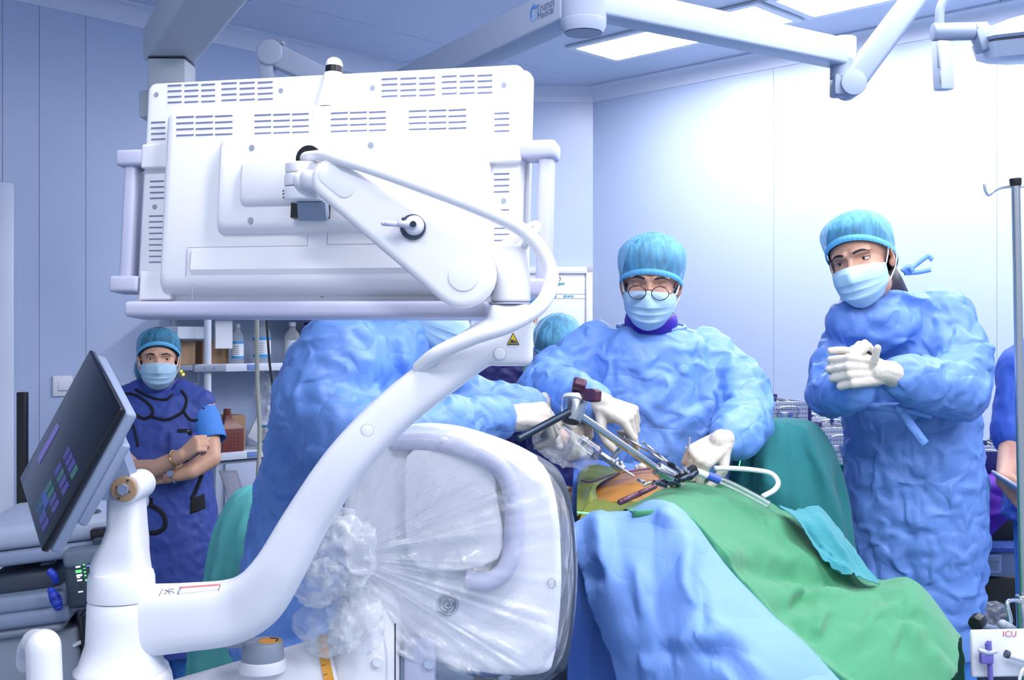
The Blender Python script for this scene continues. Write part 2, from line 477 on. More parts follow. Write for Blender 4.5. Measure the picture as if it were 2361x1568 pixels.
# ceiling light panels
PL, PW = 1.05, 0.33
for k, (x, y) in enumerate(PANELS):
    lab = 'bright rectangular ceiling light panel beside the white wall' if k == 0 else ('ceiling light panel partly behind the grey surgical arm' if k == 1 else 'unseen flush ceiling light panel added to light the room')
    t = empty('ceiling_light', (x, y, CEIL), lab, 'ceiling light', 'ceiling light panels')
    f = MB()
    for s in (-1, 1):
        c = Vector((x, y, CEIL - 0.004)) + DR * s * (PL / 2 + 0.02); f.box(c, (0.04, PW + 0.08, 0.014), Rc, bev=0.002, seg=1)
        c = Vector((x, y, CEIL - 0.004)) + DL * s * (PW / 2 + 0.02); f.box(c, (PL, 0.04, 0.014), Rc, bev=0.002, seg=1)
    f.build('frame', M_['panelframe'], t)
    d = MB(); d.box((x, y, CEIL - 0.001), (PL, PW, 0.006), Rc); d.build('diffuser', M_['panel'], t)
# ------------------------------------------------------------------ mobile x-ray machine in the foreground
XR = empty('x_ray_machine', (-0.55, 1.9, 0), 'white mobile x-ray machine with large monitor, curved arm and tilted touch tablet', 'x-ray machine')
Wt, W2, LV = M_['white'], M_['white2'], M_['lav']
# --- monitor: local frame x right, y away from the camera (towards its screen), z up
MC = Vector((-0.325, 1.925, 1.707))
MR = (Matrix.Rotation(math.radians(-13.6), 4, 'Z') @ Matrix.Rotation(math.radians(-4.5), 4, 'X') @ Matrix.Rotation(math.radians(0.4), 4, 'Y'))
MM = Matrix.Translation(MC) @ MR
def ml(u, v, off=0.0):
    """photo pixel -> local (x, z) on the plane y = -off of the monitor back"""
    n = MR.to_3x3() @ Vector((0, 1, 0)); o = MM @ Vector((0, -off, 0)); c = Vector((0, 0, CAMH))
    d = P(u, v, 1.0) - c
    t = (o - c).dot(n) / d.dot(n)
    q = MM.inverted() @ (c + d * t)
    return q.x, q.z
def rrect(x0, z0, x1, z1, r, n=5):
    x0, x1 = min(x0, x1), max(x0, x1); z0, z1 = min(z0, z1), max(z0, z1); o = []
    for cx, cz, a0 in ((x1 - r, z1 - r, 0), (x0 + r, z1 - r, 90), (x0 + r, z0 + r, 180), (x1 - r, z0 + r, 270)):
        for k in range(n + 1):
            a = math.radians(a0 + 90 * k / n); o.append((cx + r * math.cos(a), cz + r * math.sin(a)))
    return o
def mplate(b, p0, p1, y0, y1, r=0.01, bev=0.004):
    """rounded plate spanning pixels p0..p1, from local depth y0 (front, nearer camera) to y1"""
    a = ml(*p0, -y0); c = ml(*p1, -y0)
    b.prism(rrect(*a, *c, r), y1 - y0, MM @ Matrix.Translation((0, y0, 0)), bev=bev, seg=3)
def mbox(b, p0, p1, y0, y1, bev=0.0):
    a = ml(*p0, -y0); c = ml(*p1, -y0)
    b.box(((a[0] + c[0]) / 2, (y0 + y1) / 2, (a[1] + c[1]) / 2), (abs(a[0] - c[0]), y1 - y0, abs(a[1] - c[1])), bev=bev)

b = MB(); XL, ZT = ml(333, 176); XR_, ZB = ml(1199, 716)
XL = ml(328, 440)[0]; ZT = ml(760, 170)[1]; ZB = ml(760, 712)[1]; XR_ = ml(1200, 440)[0]
b.prism(rrect(XL, ZB, XR_, ZT, 0.016), 0.034, MM, bev=0.006, seg=3)
mon = b.build('monitor', Wt, XR, smooth=35)
b = MB(); b.prism(rrect(XL - 0.002, ZB - 0.002, XR_ + 0.006, ZT + 0.002, 0.016), 0.022, MM @ Matrix.Translation((0, 0.036, 0)), bev=0.005, seg=3)
b.build('screen_bezel', Wt, mon, smooth=35)
b = MB(); b.box(((XL + XR_) / 2, 0.0585, (ZT + ZB) / 2), (XR_ - XL - 0.03, 0.002, ZT - ZB - 0.03)); 
for v in b.bm.verts: v.co = MM @ v.co
b.build('screen', M_['black'], mon)
b = MB(); b.M = MM
a0 = ml(388, 262, 0.03); a1 = ml(1108, 640, 0.03)
# raised equipment bay: slab with a sloped underside
def bay(b, x0, x1, z0, z1, y, slope, r=0.014):
    b.M = MM
    rings = []
    for yy, g, s in ((0.0, 0.006, 0.0), (-y * 0.7, 0.003, slope * 0.55), (-y * 0.92, -0.002, slope * 0.9), (-y, -0.007, slope + 0.004)):
        rings.append([Vector((px, yy, pz)) for px, pz in rrect(x0 - g, z0 - g + s, x1 + g, z1 + g, r)])
    b.loft(rings)
b = MB(); bay(b, a0[0], a1[0], a1[1] - 0.02, a0[1], 0.036, 0.012); b.build('rear_housing', Wt, mon, smooth=35)
b = MB(); q0 = ml(448, 575, 0.02); q1 = ml(1108, 680, 0.02)
b.M = MM
rings = []
for x in (q0[0], q0[0] + 0.006, q1[0] - 0.006, q1[0]):
    e = 0.006 if x in (q0[0], q1[0]) else 0.0
    rings.append([Vector((x, 0, q0[1] - e)), Vector((x, -0.040 + e, q0[1] - 0.004 - e)), Vector((x, -0.041 + e, q0[1] - 0.038)), Vector((x, -0.030 + e, q0[1] - 0.058)), Vector((x, -0.010, q1[1] + 0.004)), Vector((x, 0, q1[1]))])
b.loft(rings); b.build('connector_cover', Wt, mon, smooth=25)
b = MB(); c0 = ml(507, 318, 0.05); c1 = ml(948, 530, 0.05); bay(b, c0[0], c1[0] - 0.0, c1[1], c0[1], 0.056, 0.006)
b.build('mount_plate', Wt, mon, smooth=35)
b = MB(); c0 = ml(556, 372, 0.06); c1 = ml(842, 474, 0.06); bay(b, c0[0], c1[0], c1[1], c0[1], 0.068, 0.006, 0.01)
b.build('mount_cover', Wt, mon, smooth=35)
# handle brackets of the shell
b = MB()
for u0, u1, v0, v1 in ((326, 386, 332, 386), (322, 392, 624, 692), (1112, 1200, 320, 372), (1112, 1200, 640, 700)):
    b = MB(); mplate(b, (u0, v0), (u1, v1), -0.014, 0.03, r=0.004, bev=0.004); b.build('handle_bracket', Wt, mon)
for side in (0, 1):
    b = MB(); b.M = MM
    if side == 0:
        xa, za = ml(298, 366); xb, zb = ml(292, 656); xi = ml(330, 366)[0]
    else:
        xa, za = ml(1254, 345); xb, zb = ml(1254, 664); xi = ml(1198, 345)[0]
    for z in (za, zb):
        b.box(((xa + xi) / 2 + (-0.006 if side == 0 else 0.006), 0.012, z), (abs(xa - xi) + 0.03, 0.05, 0.029), bev=0.006, seg=3)
    b.box(((xa + xb) / 2, 0.012, (za + zb) / 2), (0.024, 0.034, abs(za - zb)), bev=0.007, seg=3)
    b.build('side_handle', LV, mon, smooth=40)
b = MB(); b.M = MM
xa, za = ml(294, 714, 0.02); xb, zb = ml(1130, 714, 0.02)
b.box(((xa + xb) / 2, -0.005, za), (xb - xa, 0.062, 0.028), bev=0.009, seg=4)
b.build('bottom_rail', LV, mon, smooth=40)
# vent slots: dark rectangular grooves
def vents(u0, u1, vs, off, segs=3, gap=7, tilt=0.0, h=2.5):
    b = MB(); b.M = MM
    for v in vs:
        w = (u1 - u0 - gap * (segs - 1)) / segs
        for k in range(segs):
            ua = u0 + k * (w + gap)
            p = ml(ua, v + tilt * (ua - u0), off); q = ml(ua + w, v + h + tilt * (ua + w - u0), off)
            b.box(((p[0] + q[0]) / 2, -off, (p[1] + q[1]) / 2), (abs(q[0] - p[0]), 0.0016, abs(q[1] - p[1])))
    b.build('vent_slots', M_['slot'], mon)
T = -0.026
vents(387, 496, (196, 209, 222, 235), 0.0003, 3, 7, T); vents(511, 629, (191, 204, 217, 230), 0.0003, 3, 7, T)
vents(880, 1003, (181, 194, 208, 221), 0.0003, 3, 7, T); vents(1019, 1135, (175, 188, 202, 215), 0.0003, 3, 7, T)
for (ua, ub) in ((407, 536), (587, 712), (763, 890), (943, 1075)):
    vents(ua, ub, [269 + T * (ua - 407) + 14 * k for k in range(4)], 0.0361, 3, 5, T)
for u0, u1, vs in ((349, 381, (281, 294, 307, 320)), (346, 378, (417, 430, 443, 456)), (344, 376, [497 + 13.3 * k for k in range(9)]),
                   (1140, 1174, (260, 273, 287, 301)), (1139, 1174, (400, 413, 427, 441)), (1139, 1174, [483 + 14 * k for k in range(7)])):
    vents(u0, u1, vs, 0.0003, 1, 0, -0.02)
# screws
def screw(u, v, off, r=0.0048):
    b = MB(); b.M = MM; x, z = ml(u, v, off)
    b.cyl((x, -off + 0.001, z), (x, -off - 0.0012, z), r, r * 0.9, seg=16)
    s = b.build('screw', M_['grey'], mon)
    return s
for u, v in ((361, 218), (648, 209), (859, 203), (1162, 196), (357, 477), (1161, 463), (357, 686)):
    screw(u, v, 0.0)
for u, v, o in ((470, 676, 0.0), (743, 680, 0.0)): screw(u, v, o)
for u, v in ((581, 341), (855, 335), (578, 508)): screw(u, v, 0.056, 0.0056)
# panel joint lines
b = MB(); b.M = MM
for p0, p1 in (((430, 575), (430, 638)), ((432, 571), (709, 566)), ((709, 540), (709, 566)), ((755, 537), (755, 564)), ((755, 564), (880, 562)), ((444, 655), (444, 690))):
    x0, z0 = ml(*p0, 0.0362); x1, z1 = ml(*p1, 0.0362)
    b.box(((x0 + x1) / 2, -0.0362, (z0 + z1) / 2), (max(abs(x1 - x0), 0.0009), 0.0006, max(abs(z1 - z0), 0.0009)))
b.build('joint_lines', M_['line'], mon)
# beacon on the top edge
b = MB(); b.M = MM
x0, z0 = ml(754, 240, 0.02); zt = ml(754, 160, 0.02)[1]
prof = [(0.032, z0 - 0.004), (0.030, z0 + 0.01), (0.020, z0 + 0.045), (0.0185, zt - 0.006), (0.016, zt)]
b.lathe([(r, z) for r, z in prof], 28, Matrix.Translation((x0, 0.004, 0)))
b.build('beacon_base', Wt, mon, smooth=50)
b = MB(); b.M = MM; b.cyl((x0, 0.004, zt - 0.001), (x0, 0.004, zt + 0.012), 0.0148, seg=28); b.build('beacon_band', M_['black'], mon)
b = MB(); b.M = MM; b.lathe([(0.0148, zt + 0.012), (0.0146, zt + 0.017), (0.012, zt + 0.0235), (0.007, zt + 0.027), (0, zt + 0.028)], 28, Matrix.Translation((x0, 0.004, 0)))
b.build('beacon_dome', W2, mon, smooth=60)
# --- pivot block on the mount plate
def mp(u, v, off):
    x, z = ml(u, v, off); return MM @ Vector((x, -off, z))
b = MB(); q = mp(712, 366, 0.07); nrm = MR.to_3x3() @ Vector((0, -1, 0))
b.cyl(q + nrm * -0.004, q + nrm * 0.003, 0.022, seg=28); b.build('cable_port', M_['black'], mon)
b = MB(); mbox(b, (672, 440), (752, 500), -0.072, -0.05)
for v_ in b.bm.verts: v_.co = MM @ v_.co
b.build('hinge_recess', M_['black'], mon)
Yp = 1.775
zc = lambda v: CAMH - (v - CY) / F * Yp
px = (697 - CX) / F * Yp
piv = MB()
for v0, v1, r in ((374, 399, 0.0290), (400, 429, 0.0305), (431, 462, 0.0315)):
    piv.cyl((px, Yp + 0.012, zc(v1)), (px, Yp + 0.012, zc(v0)), r, seg=36, bev=0.003)
pv = piv.build('pivot_stack', W2, XR, smooth=45)
b = MB(); b.box((px + 0.012, Yp + 0.03, zc(478)), (0.046, 0.03, 0.032), Euler((0.35, 0, 0)), bev=0.003); b.build('hinge_tongue', M_['armgrey'], pv)
b = MB()
for k, v in enumerate((440, 447, 455)):
    a = math.radians(200); b.ell((px + 0.0318 * math.cos(a), Yp + 0.012 + 0.0318 * math.sin(a), zc(v)), 0.0016)
b.build('level_marks', M_['dgrey'], pv)
# --- flat tapered link arm
Ya = 1.735
A1, A2 = P(773, 418, Ya), P(1068, 634, Ya)
def taper_outline(a, c, r0, r1, n=14):
    """outline (x, z) hull of two circles in the x-z plane"""
    d = Vector((c.x - a.x, c.z - a.z)); L = d.length; th = math.atan2(d.y, d.x); be = math.asin((r1 - r0) / L)
    o = []
    for k in range(n + 1):
        t = th + math.pi / 2 + be + (math.pi - 2 * be) * k / n; o.append((a.x + r0 * math.cos(t), a.z + r0 * math.sin(t)))
    for k in range(n + 1):
        t = th - math.pi / 2 - be + (math.pi + 2 * be) * k / n; o.append((c.x + r1 * math.cos(t), c.z + r1 * math.sin(t)))
    return o
b = MB(); b.prism(taper_outline(A1, A2, 0.0335, 0.052), 0.06, Matrix.Translation((0, Ya - 0.026, 0)), bev=0.012, seg=4)
arm = b.build('link_arm', Wt, XR, smooth=45)
b = MB(); b.prism(taper_outline(P(765, 408, Ya), P(800, 438, Ya), 0.016, 0.0155), 0.004, Matrix.Translation((0, Ya - 0.0275, 0)), bev=0.0012)
b.build('end_cover', W2, arm, smooth=45)
b = MB(); c = P(1068, 637, Ya - 0.027); b.cyl(c + Vector((0, 0.004, 0)), c - Vector((0, 0.0012, 0)), 0.0225, seg=40, bev=0.0008); b.build('axle_cap', W2, arm, smooth=45)
b = MB(); c = P(952, 524, Ya - 0.027)
b.cyl(c + Vector((0, 0.004, 0)), c - Vector((0, 0.003, 0)), 0.0195, seg=36); b.build('knob_seat', M_['dgrey'], arm)
b = MB(); b.cyl(c + Vector((0.002, 0.002, 0.0025)), c + Vector((0.002, -0.011, 0.0025)), 0.0175, 0.012, seg=36, bev=0.002)
kn = b.build('lock_knob', W2, arm)
b = MB(); c2 = P(952, 518, Ya - 0.04); b.chain([c2, P(915, 516, Ya - 0.045), P(884, 515, Ya - 0.05)], [0.007, 0.0045, 0.004]); b.build('lock_lever', LV, arm, smooth=True)
b = MB(); b.cyl(c2 + Vector((0.001, -0.004, 0)), c2 + Vector((0.001, -0.0085, 0)), 0.0048, seg=20); b.cyl(P(930, 502, Ya - 0.04), P(933, 512, Ya - 0.04), 0.003, seg=12); b.build('lever_bolt', M_['darksteel'], arm)
b = MB(); b.chain([P(700, 416, Ya + 0.02), P(760, 418, Ya + 0.01)], [0.0165, 0.02]); b.build('arm_yoke', W2, arm, smooth=True)
# --- upright post that carries the link arm
Yq = 1.765
qx = (1176 - CX) / F * Yq; zq = lambda v: CAMH - (v - CY) / F * Yq
b = MB(); b.cyl((qx + 0.001, Yq, zq(697)), (qx + 0.001, Yq, zq(566)), 0.0315, 0.0285, seg=40, bev=0.005)
post = b.build('post', Wt, XR, smooth=45)
b = MB(); b.cyl((qx - 0.001, Yq, zq(702)), (qx - 0.001, Yq, zq(698)), 0.0322, seg=40); b.build('post_joint', M_['line'], post)
# cable guide ring on top of the post
b = MB(); b.tube([P(1150, 575, Yq), P(1185, 552, Yq - 0.005), P(1212, 528, Yq - 0.01), P(1234, 516, Yq - 0.015), P(1240, 525, Yq - 0.025), P(1222, 545, Yq - 0.03), P(1205, 572, Yq - 0.01)], [0.009, 0.0085, 0.0055, 0.005, 0.005, 0.0055, 0.007], seg=12)
b.build('cable_guide', Wt, post, smooth=True)
# swept swan-neck arm from the base pivot to the post
def sweep(b, ctr, hw, dw, depths, res=10, seg=28, ex=3.2):
    """closed super-ellipse section swept along photo points; hw half width in the picture plane (m), dw half depth"""
    pts = [P(u, v, y) for (u, v), y in zip(ctr, depths)]
    C = spline(pts, res); n = len(C); t = np.linspace(0, 1, len(pts)); s = np.linspace(0, 1, n)
    H = np.interp(s, t, hw); D = np.interp(s, t, dw); rings = []
    for i in range(n):
        T = (C[min(i + 1, n - 1)] - C[max(i - 1, 0)]).normalized()
        Nn = Vector((T.z, 0, -T.x)).normalized(); ring = []
        for k in range(seg):
            a = 2 * math.pi * k / seg; ca, sa = math.cos(a), math.sin(a)
            ring.append(C[i] + Nn * (H[i] * math.copysign(abs(ca) ** (2 / ex), ca)) + Vector((0, 1, 0)) * (D[i] * math.copysign(abs(sa) ** (2 / ex), sa)))
        rings.append(ring)
    b.loft(rings)
b = MB()
sweep(b, [(1180, 768), (1120, 790), (1010, 868), (905, 952), (800, 1062), (712, 1192), (645, 1310), (592, 1380), (530, 1411), (440, 1422), (350, 1429), (280, 1432)],
      [0.030, 0.034, 0.034, 0.034, 0.0345, 0.036, 0.040, 0.0475, 0.051, 0.053, 0.056, 0.056], [0.030] * 3 + [0.033] * 3 + [0.037] * 6, [1.765, 1.762, 1.76, 1.76, 1.76, 1.77, 1.78, 1.79, 1.80, 1.80, 1.80, 1.80])
b.box(((1177 - CX) / F * 1.765, 1.765, zq(772)), (0.0705, 0.062, 0.097), bev=0.012, seg=4)
swan = MB(); swan.bm = b.bm
me = swan.remesh(0.004, 8, 0.5)
# widen the neck of the base pivot end into a drum
neck = newobj('swan_neck_arm', me, W2, XR, smooth=True)
for (u, v, y) in ((1153, 815, 1.733), (847, 992, 1.727)):
    b = MB(); c = P(u, v, y); b.cyl(c + Vector((0, 0.004, 0)), c - Vector((0, 0.0006, 0)), 0.0092, seg=28, bev=0.0003); b.build('screw_plug', Wt, neck)
    b = MB(); b.tube([c + Vector((0.0096 * math.cos(a), -0.0002, 0.0096 * math.sin(a))) for a in [k * math.pi / 8 for k in range(16)]], 0.0004, seg=6, res=2, closed=True); b.build('plug_ring', M_['line'], neck)
# yellow warning triangle and printed hazard label
M_['yellow'] = mat('warning_yellow', (235, 205, 40), rough=0.5)
M_['ink'] = mat('printed_ink', (60, 66, 90), rough=0.6)
M_['redprint'] = mat('printed_red', (205, 120, 130), rough=0.6)
M_['labelw'] = mat('label_white', (232, 236, 248), rough=0.5)
b = MB(); ty = 1.7328
tri = lambda s, y: [P(1183 + s * dx, 784 + s * dz, y) for dx, dz in ((-14.5, 11), (14.5, 11), (0, -17))]
b.loft([tri(1.0, ty), tri(1.0, ty + 0.001)]); b.build('warning_border', M_['black'], neck, smooth=False)
b = MB(); b.loft([tri(0.8, ty - 0.0004), tri(0.8, ty + 0.001)]); b.build('warning_sign', M_['yellow'], neck, smooth=False)
b = MB()
for u0, v0, u1, v1 in ((1177, 783, 1185, 786), (1175, 788, 1192, 791), (1178, 785, 1191, 788)):
    b.loft([[P(u0, v0, ty - 0.0008), P(u1, v0 + 1, ty - 0.0008), P(u1, v1, ty - 0.0008), P(u0, v1, ty - 0.0008)], [P(u0, v0, ty), P(u1, v0 + 1, ty), P(u1, v1, ty), P(u0, v1, ty)]])
b.build('crush_hand_mark', M_['ink'], neck, smooth=False)
# base pivot drum, tablet column, tablet
Yb = 1.80; bx = (280 - CX) / F * Yb; zb = lambda v: CAMH - (v - CY) / F * Yb
b = MB(); b.lathe([(0, zb(1382)), (0.050, zb(1382)), (0.0525, zb(1390)), (0.0535, zb(1430)), (0.055, zb(1480)), (0.066, zb(1530)), (0.073, zb(1540)), (0.073, zb(1546)), (0, zb(1546))], 48, Matrix.Translation((bx, Yb, 0)))
drum = b.build('pivot_drum', W2, XR, smooth=50)
b = MB(); b.lathe([(0, zb(1542)), (0.064, zb(1542)), (0.070, zb(1545)), (0.074, zb(1560)), (0.078, zb(1600)), (0.085, 0.55), (0.085, 0.30), (0, 0.30)], 48, Matrix.Translation((bx + 0.004, Yb, 0)))
b.build('base_column', Wt, XR, smooth=50)
b = MB(); b.M = Matrix.Identity(4)
b.lathe([(0, zb(1380)), (0.0518, zb(1380)), (0.0522, zb(1376)), (0.0515, zb(1330)), (0.049, zb(1318)), (0, zb(1318))], 44, Matrix.Translation((bx, Yb, 0)))
tcol = b.build('tablet_turntable', W2, XR, smooth=40)
b = MB()
rings = []
for v, u0, u1, d in ((1330, 222, 342, 0.040), (1300, 218, 338, 0.038), (1275, 228, 335, 0.037), (1245, 246, 333, 0.040), (1215, 256, 331, 0.036), (1150, 257, 327, 0.034), (1110, 262, 324, 0.030), (1098, 270, 316, 0.026)):
    a, c = P(u0, v, Yb), P(u1, v, Yb); r = []
    for px_, pz_ in rrect(0, 0, 1, 1, 0.25, 4): r.append(Vector((a.x + (c.x - a.x) * px_, Yb - d + 2 * d * pz_, a.z)))
    rings.append(r)
b.loft(rings); b.build('tablet_column', W2, tcol, smooth=40)
b = MB()
ax = P(291, 1128, Yb - 0.04)
b.cyl(ax + Vector((0, 0.075, 0)), ax + Vector((0, 0.0, 0)), 0.0235, seg=40, bev=0.003); b.build('tilt_hub', W2, tcol)
M_['tan'] = mat('tan_friction_disc', (186, 152, 120), rough=0.55, vary=0.2, vscale=60)
b = MB(); c = P(286, 1128, Yb - 0.044)
b.cyl(c + Vector((0, 0.006, 0)), c - Vector((0, 0.004, 0)), 0.0198, seg=40, bev=0.001); dsc = b.build('friction_disc', M_['tan'], tcol)
b = MB(); b.cyl(c - Vector((0, 0.003, 0)), c - Vector((0, 0.0075, 0)), 0.0098, 0.009, seg=6); b.build('hex_bolt', M_['armgrey'], tcol, smooth=False)
b = MB()
for s in (-1, 1): b = MB(); b.cyl(c + Vector((0.007 * s, -0.0035, 0.0138 * s)), c + Vector((0.007 * s, -0.0046, 0.0138 * s)), 0.0021, seg=12); b.build('disc_hole', M_['dgrey'], tcol)
b = MB()
for s in (-1, 1): b.box(c + Vector((-0.006 * s, -0.0042, -0.001 * s)), (0.016, 0.001, 0.0022), Euler((0, 0.9, 0)))
b.build('disc_spring', M_['dgrey'], tcol)
# warning label on the top of the arm
b = MB()
lt = lambda u, v: P(u, v, 1.80 - (v - 1346) * 0.0009)
# --- tablet: plane through four corners seen in the photo
TR_, BR_ = P(276, 941, 1.66), P(94, 1272, 1.68)
TL_ = P(152, 905, 1.86)
ex = (BR_ - TR_).normalized(); eb = (TL_ - TR_); eb = (eb - ex * eb.dot(ex)); tw = eb.length; eb.normalize(); tl = (BR_ - TR_).length
en = ex.cross(eb).normalized()          # screen normal
if en.x > 0: en = -en
TM = Matrix((ex, eb, en)).transposed().to_4x4(); TM.translation = TR_
def tbox(x0, x1, y0, y1, z0, z1, name, m, par, bev=0.0):
    b = MB(TM); b.box(((x0 + x1) / 2, (y0 + y1) / 2, (z0 + z1) / 2), (abs(x1 - x0), abs(y1 - y0), abs(z1 - z0)), bev=bev, seg=3); return b.build(name, m, par)
M_['glassblk'] = mat('tablet_glass', (10, 12, 28), rough=0.08, spec=0.5)
tab = tbox(0, tl, 0, tw, -0.012, 0, 'tablet', M_['glassblk'], XR, 0.004)
tbox(0.002, tl - 0.002, 0.002, tw - 0.002, -0.032, -0.0125, 'tablet_back', M_['armgrey'], tab, 0.006)
tbox(0.05, tl - 0.055, 0.0, tw - 0.01, -0.046, -0.03, 'tablet_back_ridge', M_['armgrey'], tab, 0.006)
sc_e = lambda n, c, s: mat(n, c, rough=0.2, emit=srgb(*c)[:3], es=s)
M_['ui_p'] = sc_e('screen_violet', (52, 46, 112), 0.25); M_['ui_g'] = sc_e('screen_green', (34, 80, 76), 0.25); M_['ui_b'] = sc_e('screen_blue', (36, 58, 124), 0.3); M_['ui_l'] = sc_e('screen_lilac', (92, 86, 150), 0.3)
seq = [(0.135, 'pppg'), (0.165, 'pgpp'), (0.198, 'ggpp'), (0.232, 'ggpp')]
for xi, (xx, cols) in enumerate(seq):
    for k, ch in enumerate(cols):
        y = tw * (0.42 - 0.09 * k)
        tbox(xx * tl / 0.26 - 0.010, xx * tl / 0.26 + 0.010, y - tw * 0.036, y + tw * 0.036, 0.0, 0.0006, 'screen_button', M_['ui_p' if ch == 'p' else 'ui_g'], tab)
tbox(tl * 0.80, tl * 0.93, tw * 0.28, tw * 0.46, 0.0, 0.0006, 'screen_button', M_['ui_b'], tab)
tbox(tl * 0.50, tl * 0.78, tw * 0.78, tw * 0.86, 0.0, 0.0006, 'screen_button', M_['ui_l'], tab)
# bracket from tablet back to the tilt hub
b = MB()
bk = TM @ Vector((tl * 0.48, tw * 0.35, -0.045)); 
rings = []
for p, h in ((TM @ Vector((tl * 0.40, tw * 0.3, -0.028)), 0.075), (bk, 0.066), (bk.lerp(ax, 0.45), 0.046), (ax + Vector((-0.004, 0.02, 0)), 0.021)):
    r = []
    for sx, sy in ((-1, -1), (-1, 1), (1, 1), (1, -1)): r.append(p + ex * h * sx + Vector((0, 1, 0)) * 0.017 * sy)
    rings.append(r)
b.loft(rings); b.build('tablet_bracket', M_['armgrey'], tab, smooth=30)
# hazard label lying on the top face of the swan-neck arm
ltp = lambda u, v, k=0: P(u, v, 1.80) + Vector((0, -0.035 + 0.0017 * (1372 - v), 0.0))
# --- cable from monitor to the arm
b = MB()
b.tube([mp(704, 366, 0.066), mp(712, 362, 0.095), P(760, 362, 1.72), P(850, 387, 1.70), P(1000, 440, 1.695), P(1110, 483, 1.70), P(1200, 528, 1.725), P(1250, 580, 1.735), P(1271, 640, 1.735), P(1250, 700, 1.72), P(1180, 747, 1.70), P(1090, 778, 1.70), P(1010, 815, 1.715), P(965, 850, 1.745)],
       [0.0095, 0.0095, 0.0096, 0.0098, 0.0108, 0.0112, 0.0112, 0.0112, 0.0114, 0.0118, 0.0122, 0.0122, 0.012, 0.011], seg=16, res=10)
b.build('monitor_cable', Wt, XR, smooth=True)
# ------------------------------------------------------------------ people: shared builders
from mathutils.bvhtree import BVHTree
M_['gown'] = mat('gown_blue', (112, 158, 238), rough=0.46, spec=0.5, crease=0.45, cscale=9, vary=0.06, vscale=5)
M_['gown2'] = mat('gown_blue_deep', (104, 146, 224), rough=0.48, spec=0.45, crease=0.42, cscale=8, vary=0.06, vscale=4)
M_['skin'] = mat('skin_warm', (226, 178, 152), rough=0.5, vary=0.12, vscale=25, bump=0.03, bscale=160, sss=0.15)
M_['skin2'] = mat('skin_tan', (206, 158, 138), rough=0.5, vary=0.14, vscale=25, bump=0.03, bscale=160, sss=0.15)
M_['lip'] = mat('skin_lid_shadow', (176, 128, 114), rough=0.5)
M_['hair'] = mat('black_hair', (28, 28, 34), rough=0.55, bump=0.3, bscale=120)
M_['hairgrey'] = mat('grey_hair', (96, 98, 108), rough=0.6, bump=0.3, bscale=120)
M_['eyewhite'] = mat('eye_white', (225, 222, 225), rough=0.25)
M_['iris'] = mat('iris_dark', (34, 24, 22), rough=0.15)
M_['mask'] = mat('mask_pale_blue', (178, 214, 240), rough=0.7)
M_['maskw'] = mat('mask_white_edge', (222, 232, 248), rough=0.7)
M_['glove'] = mat('latex_glove', (206, 200, 192), rough=0.5, spec=0.35, crease=0.25, cscale=32, bump=0.03, bscale=90)
M_['glovecuff'] = mat('latex_cuff', (206, 208, 190), rough=0.5, bump=0.05, bscale=60)
M_['navy'] = mat('lead_apron_navy', (58, 80, 164), rough=0.6, crease=0.2, cscale=6, bump=0.05, bscale=60)
M_['indigo'] = mat('lead_apron_indigo', (46, 48, 122), rough=0.55, crease=0.35, cscale=6)
M_['collarp'] = mat('thyroid_collar_violet', (58, 30, 170), rough=0.5)
M_['collark'] = mat('thyroid_collar_black', (28, 28, 50), rough=0.5)
M_['scrub'] = mat('scrub_bright_blue', (74, 142, 232), rough=0.7, crease=0.3, cscale=9)

def cap_material(name, col, dens):
    m = bpy.data.materials.new(name); m.use_nodes = True; nt = m.node_tree; n = nt.nodes; L = nt.links
    b = n['Principled BSDF']; b.inputs['Base Color'].default_value = srgb(*col); b.inputs['Roughness'].default_value = 0.75
    tr = n.new('ShaderNodeBsdfTransparent'); tr.inputs[0].default_value = (0.93, 0.97, 1, 1)
    mx = n.new('ShaderNodeMixShader'); tc = n.new('ShaderNodeTexCoord')
    t = n.new('ShaderNodeTexNoise'); t.inputs['Scale'].default_value = 34; t.inputs['Detail'].default_value = 2; t.inputs['Distortion'].default_value = 0.5
    mp_ = n.new('ShaderNodeMapping'); mp_.inputs['Scale'].default_value = (2.2, 1.0, 0.45)
    L.new(tc.outputs['Object'], mp_.inputs[0]); L.new(mp_.outputs[0], t.inputs['Vector'])
    r = n.new('ShaderNodeMapRange'); r.inputs[1].default_value = 0.35; r.inputs[2].default_value = 0.7; r.inputs[3].default_value = dens - 0.08; r.inputs[4].default_value = min(1, dens + 0.22)
    L.new(t.outputs['Fac'], r.inputs[0]); L.new(r.outputs[0], mx.inputs[0]); L.new(tr.outputs[0], mx.inputs[1]); L.new(b.outputs[0], mx.inputs[2])
    bp = n.new('ShaderNodeBump'); bp.inputs['Strength'].default_value = 0.5; bp.inputs['Distance'].default_value = 0.01
    L.new(t.outputs['Fac'], bp.inputs['Height']); L.new(bp.outputs[0], b.inputs['Normal'])
    L.new(mx.outputs[0], n['Material Output'].inputs[0]); return m
M_['cap'] = cap_material('bouffant_cap_blue', (112, 196, 244), 0.50)
M_['cap2'] = cap_material('bouffant_cap_teal', (92, 178, 222), 0.48)
M_['lens'] = None
M_['caprim'] = mat('cap_elastic_blue', (104, 190, 242), rough=0.7)
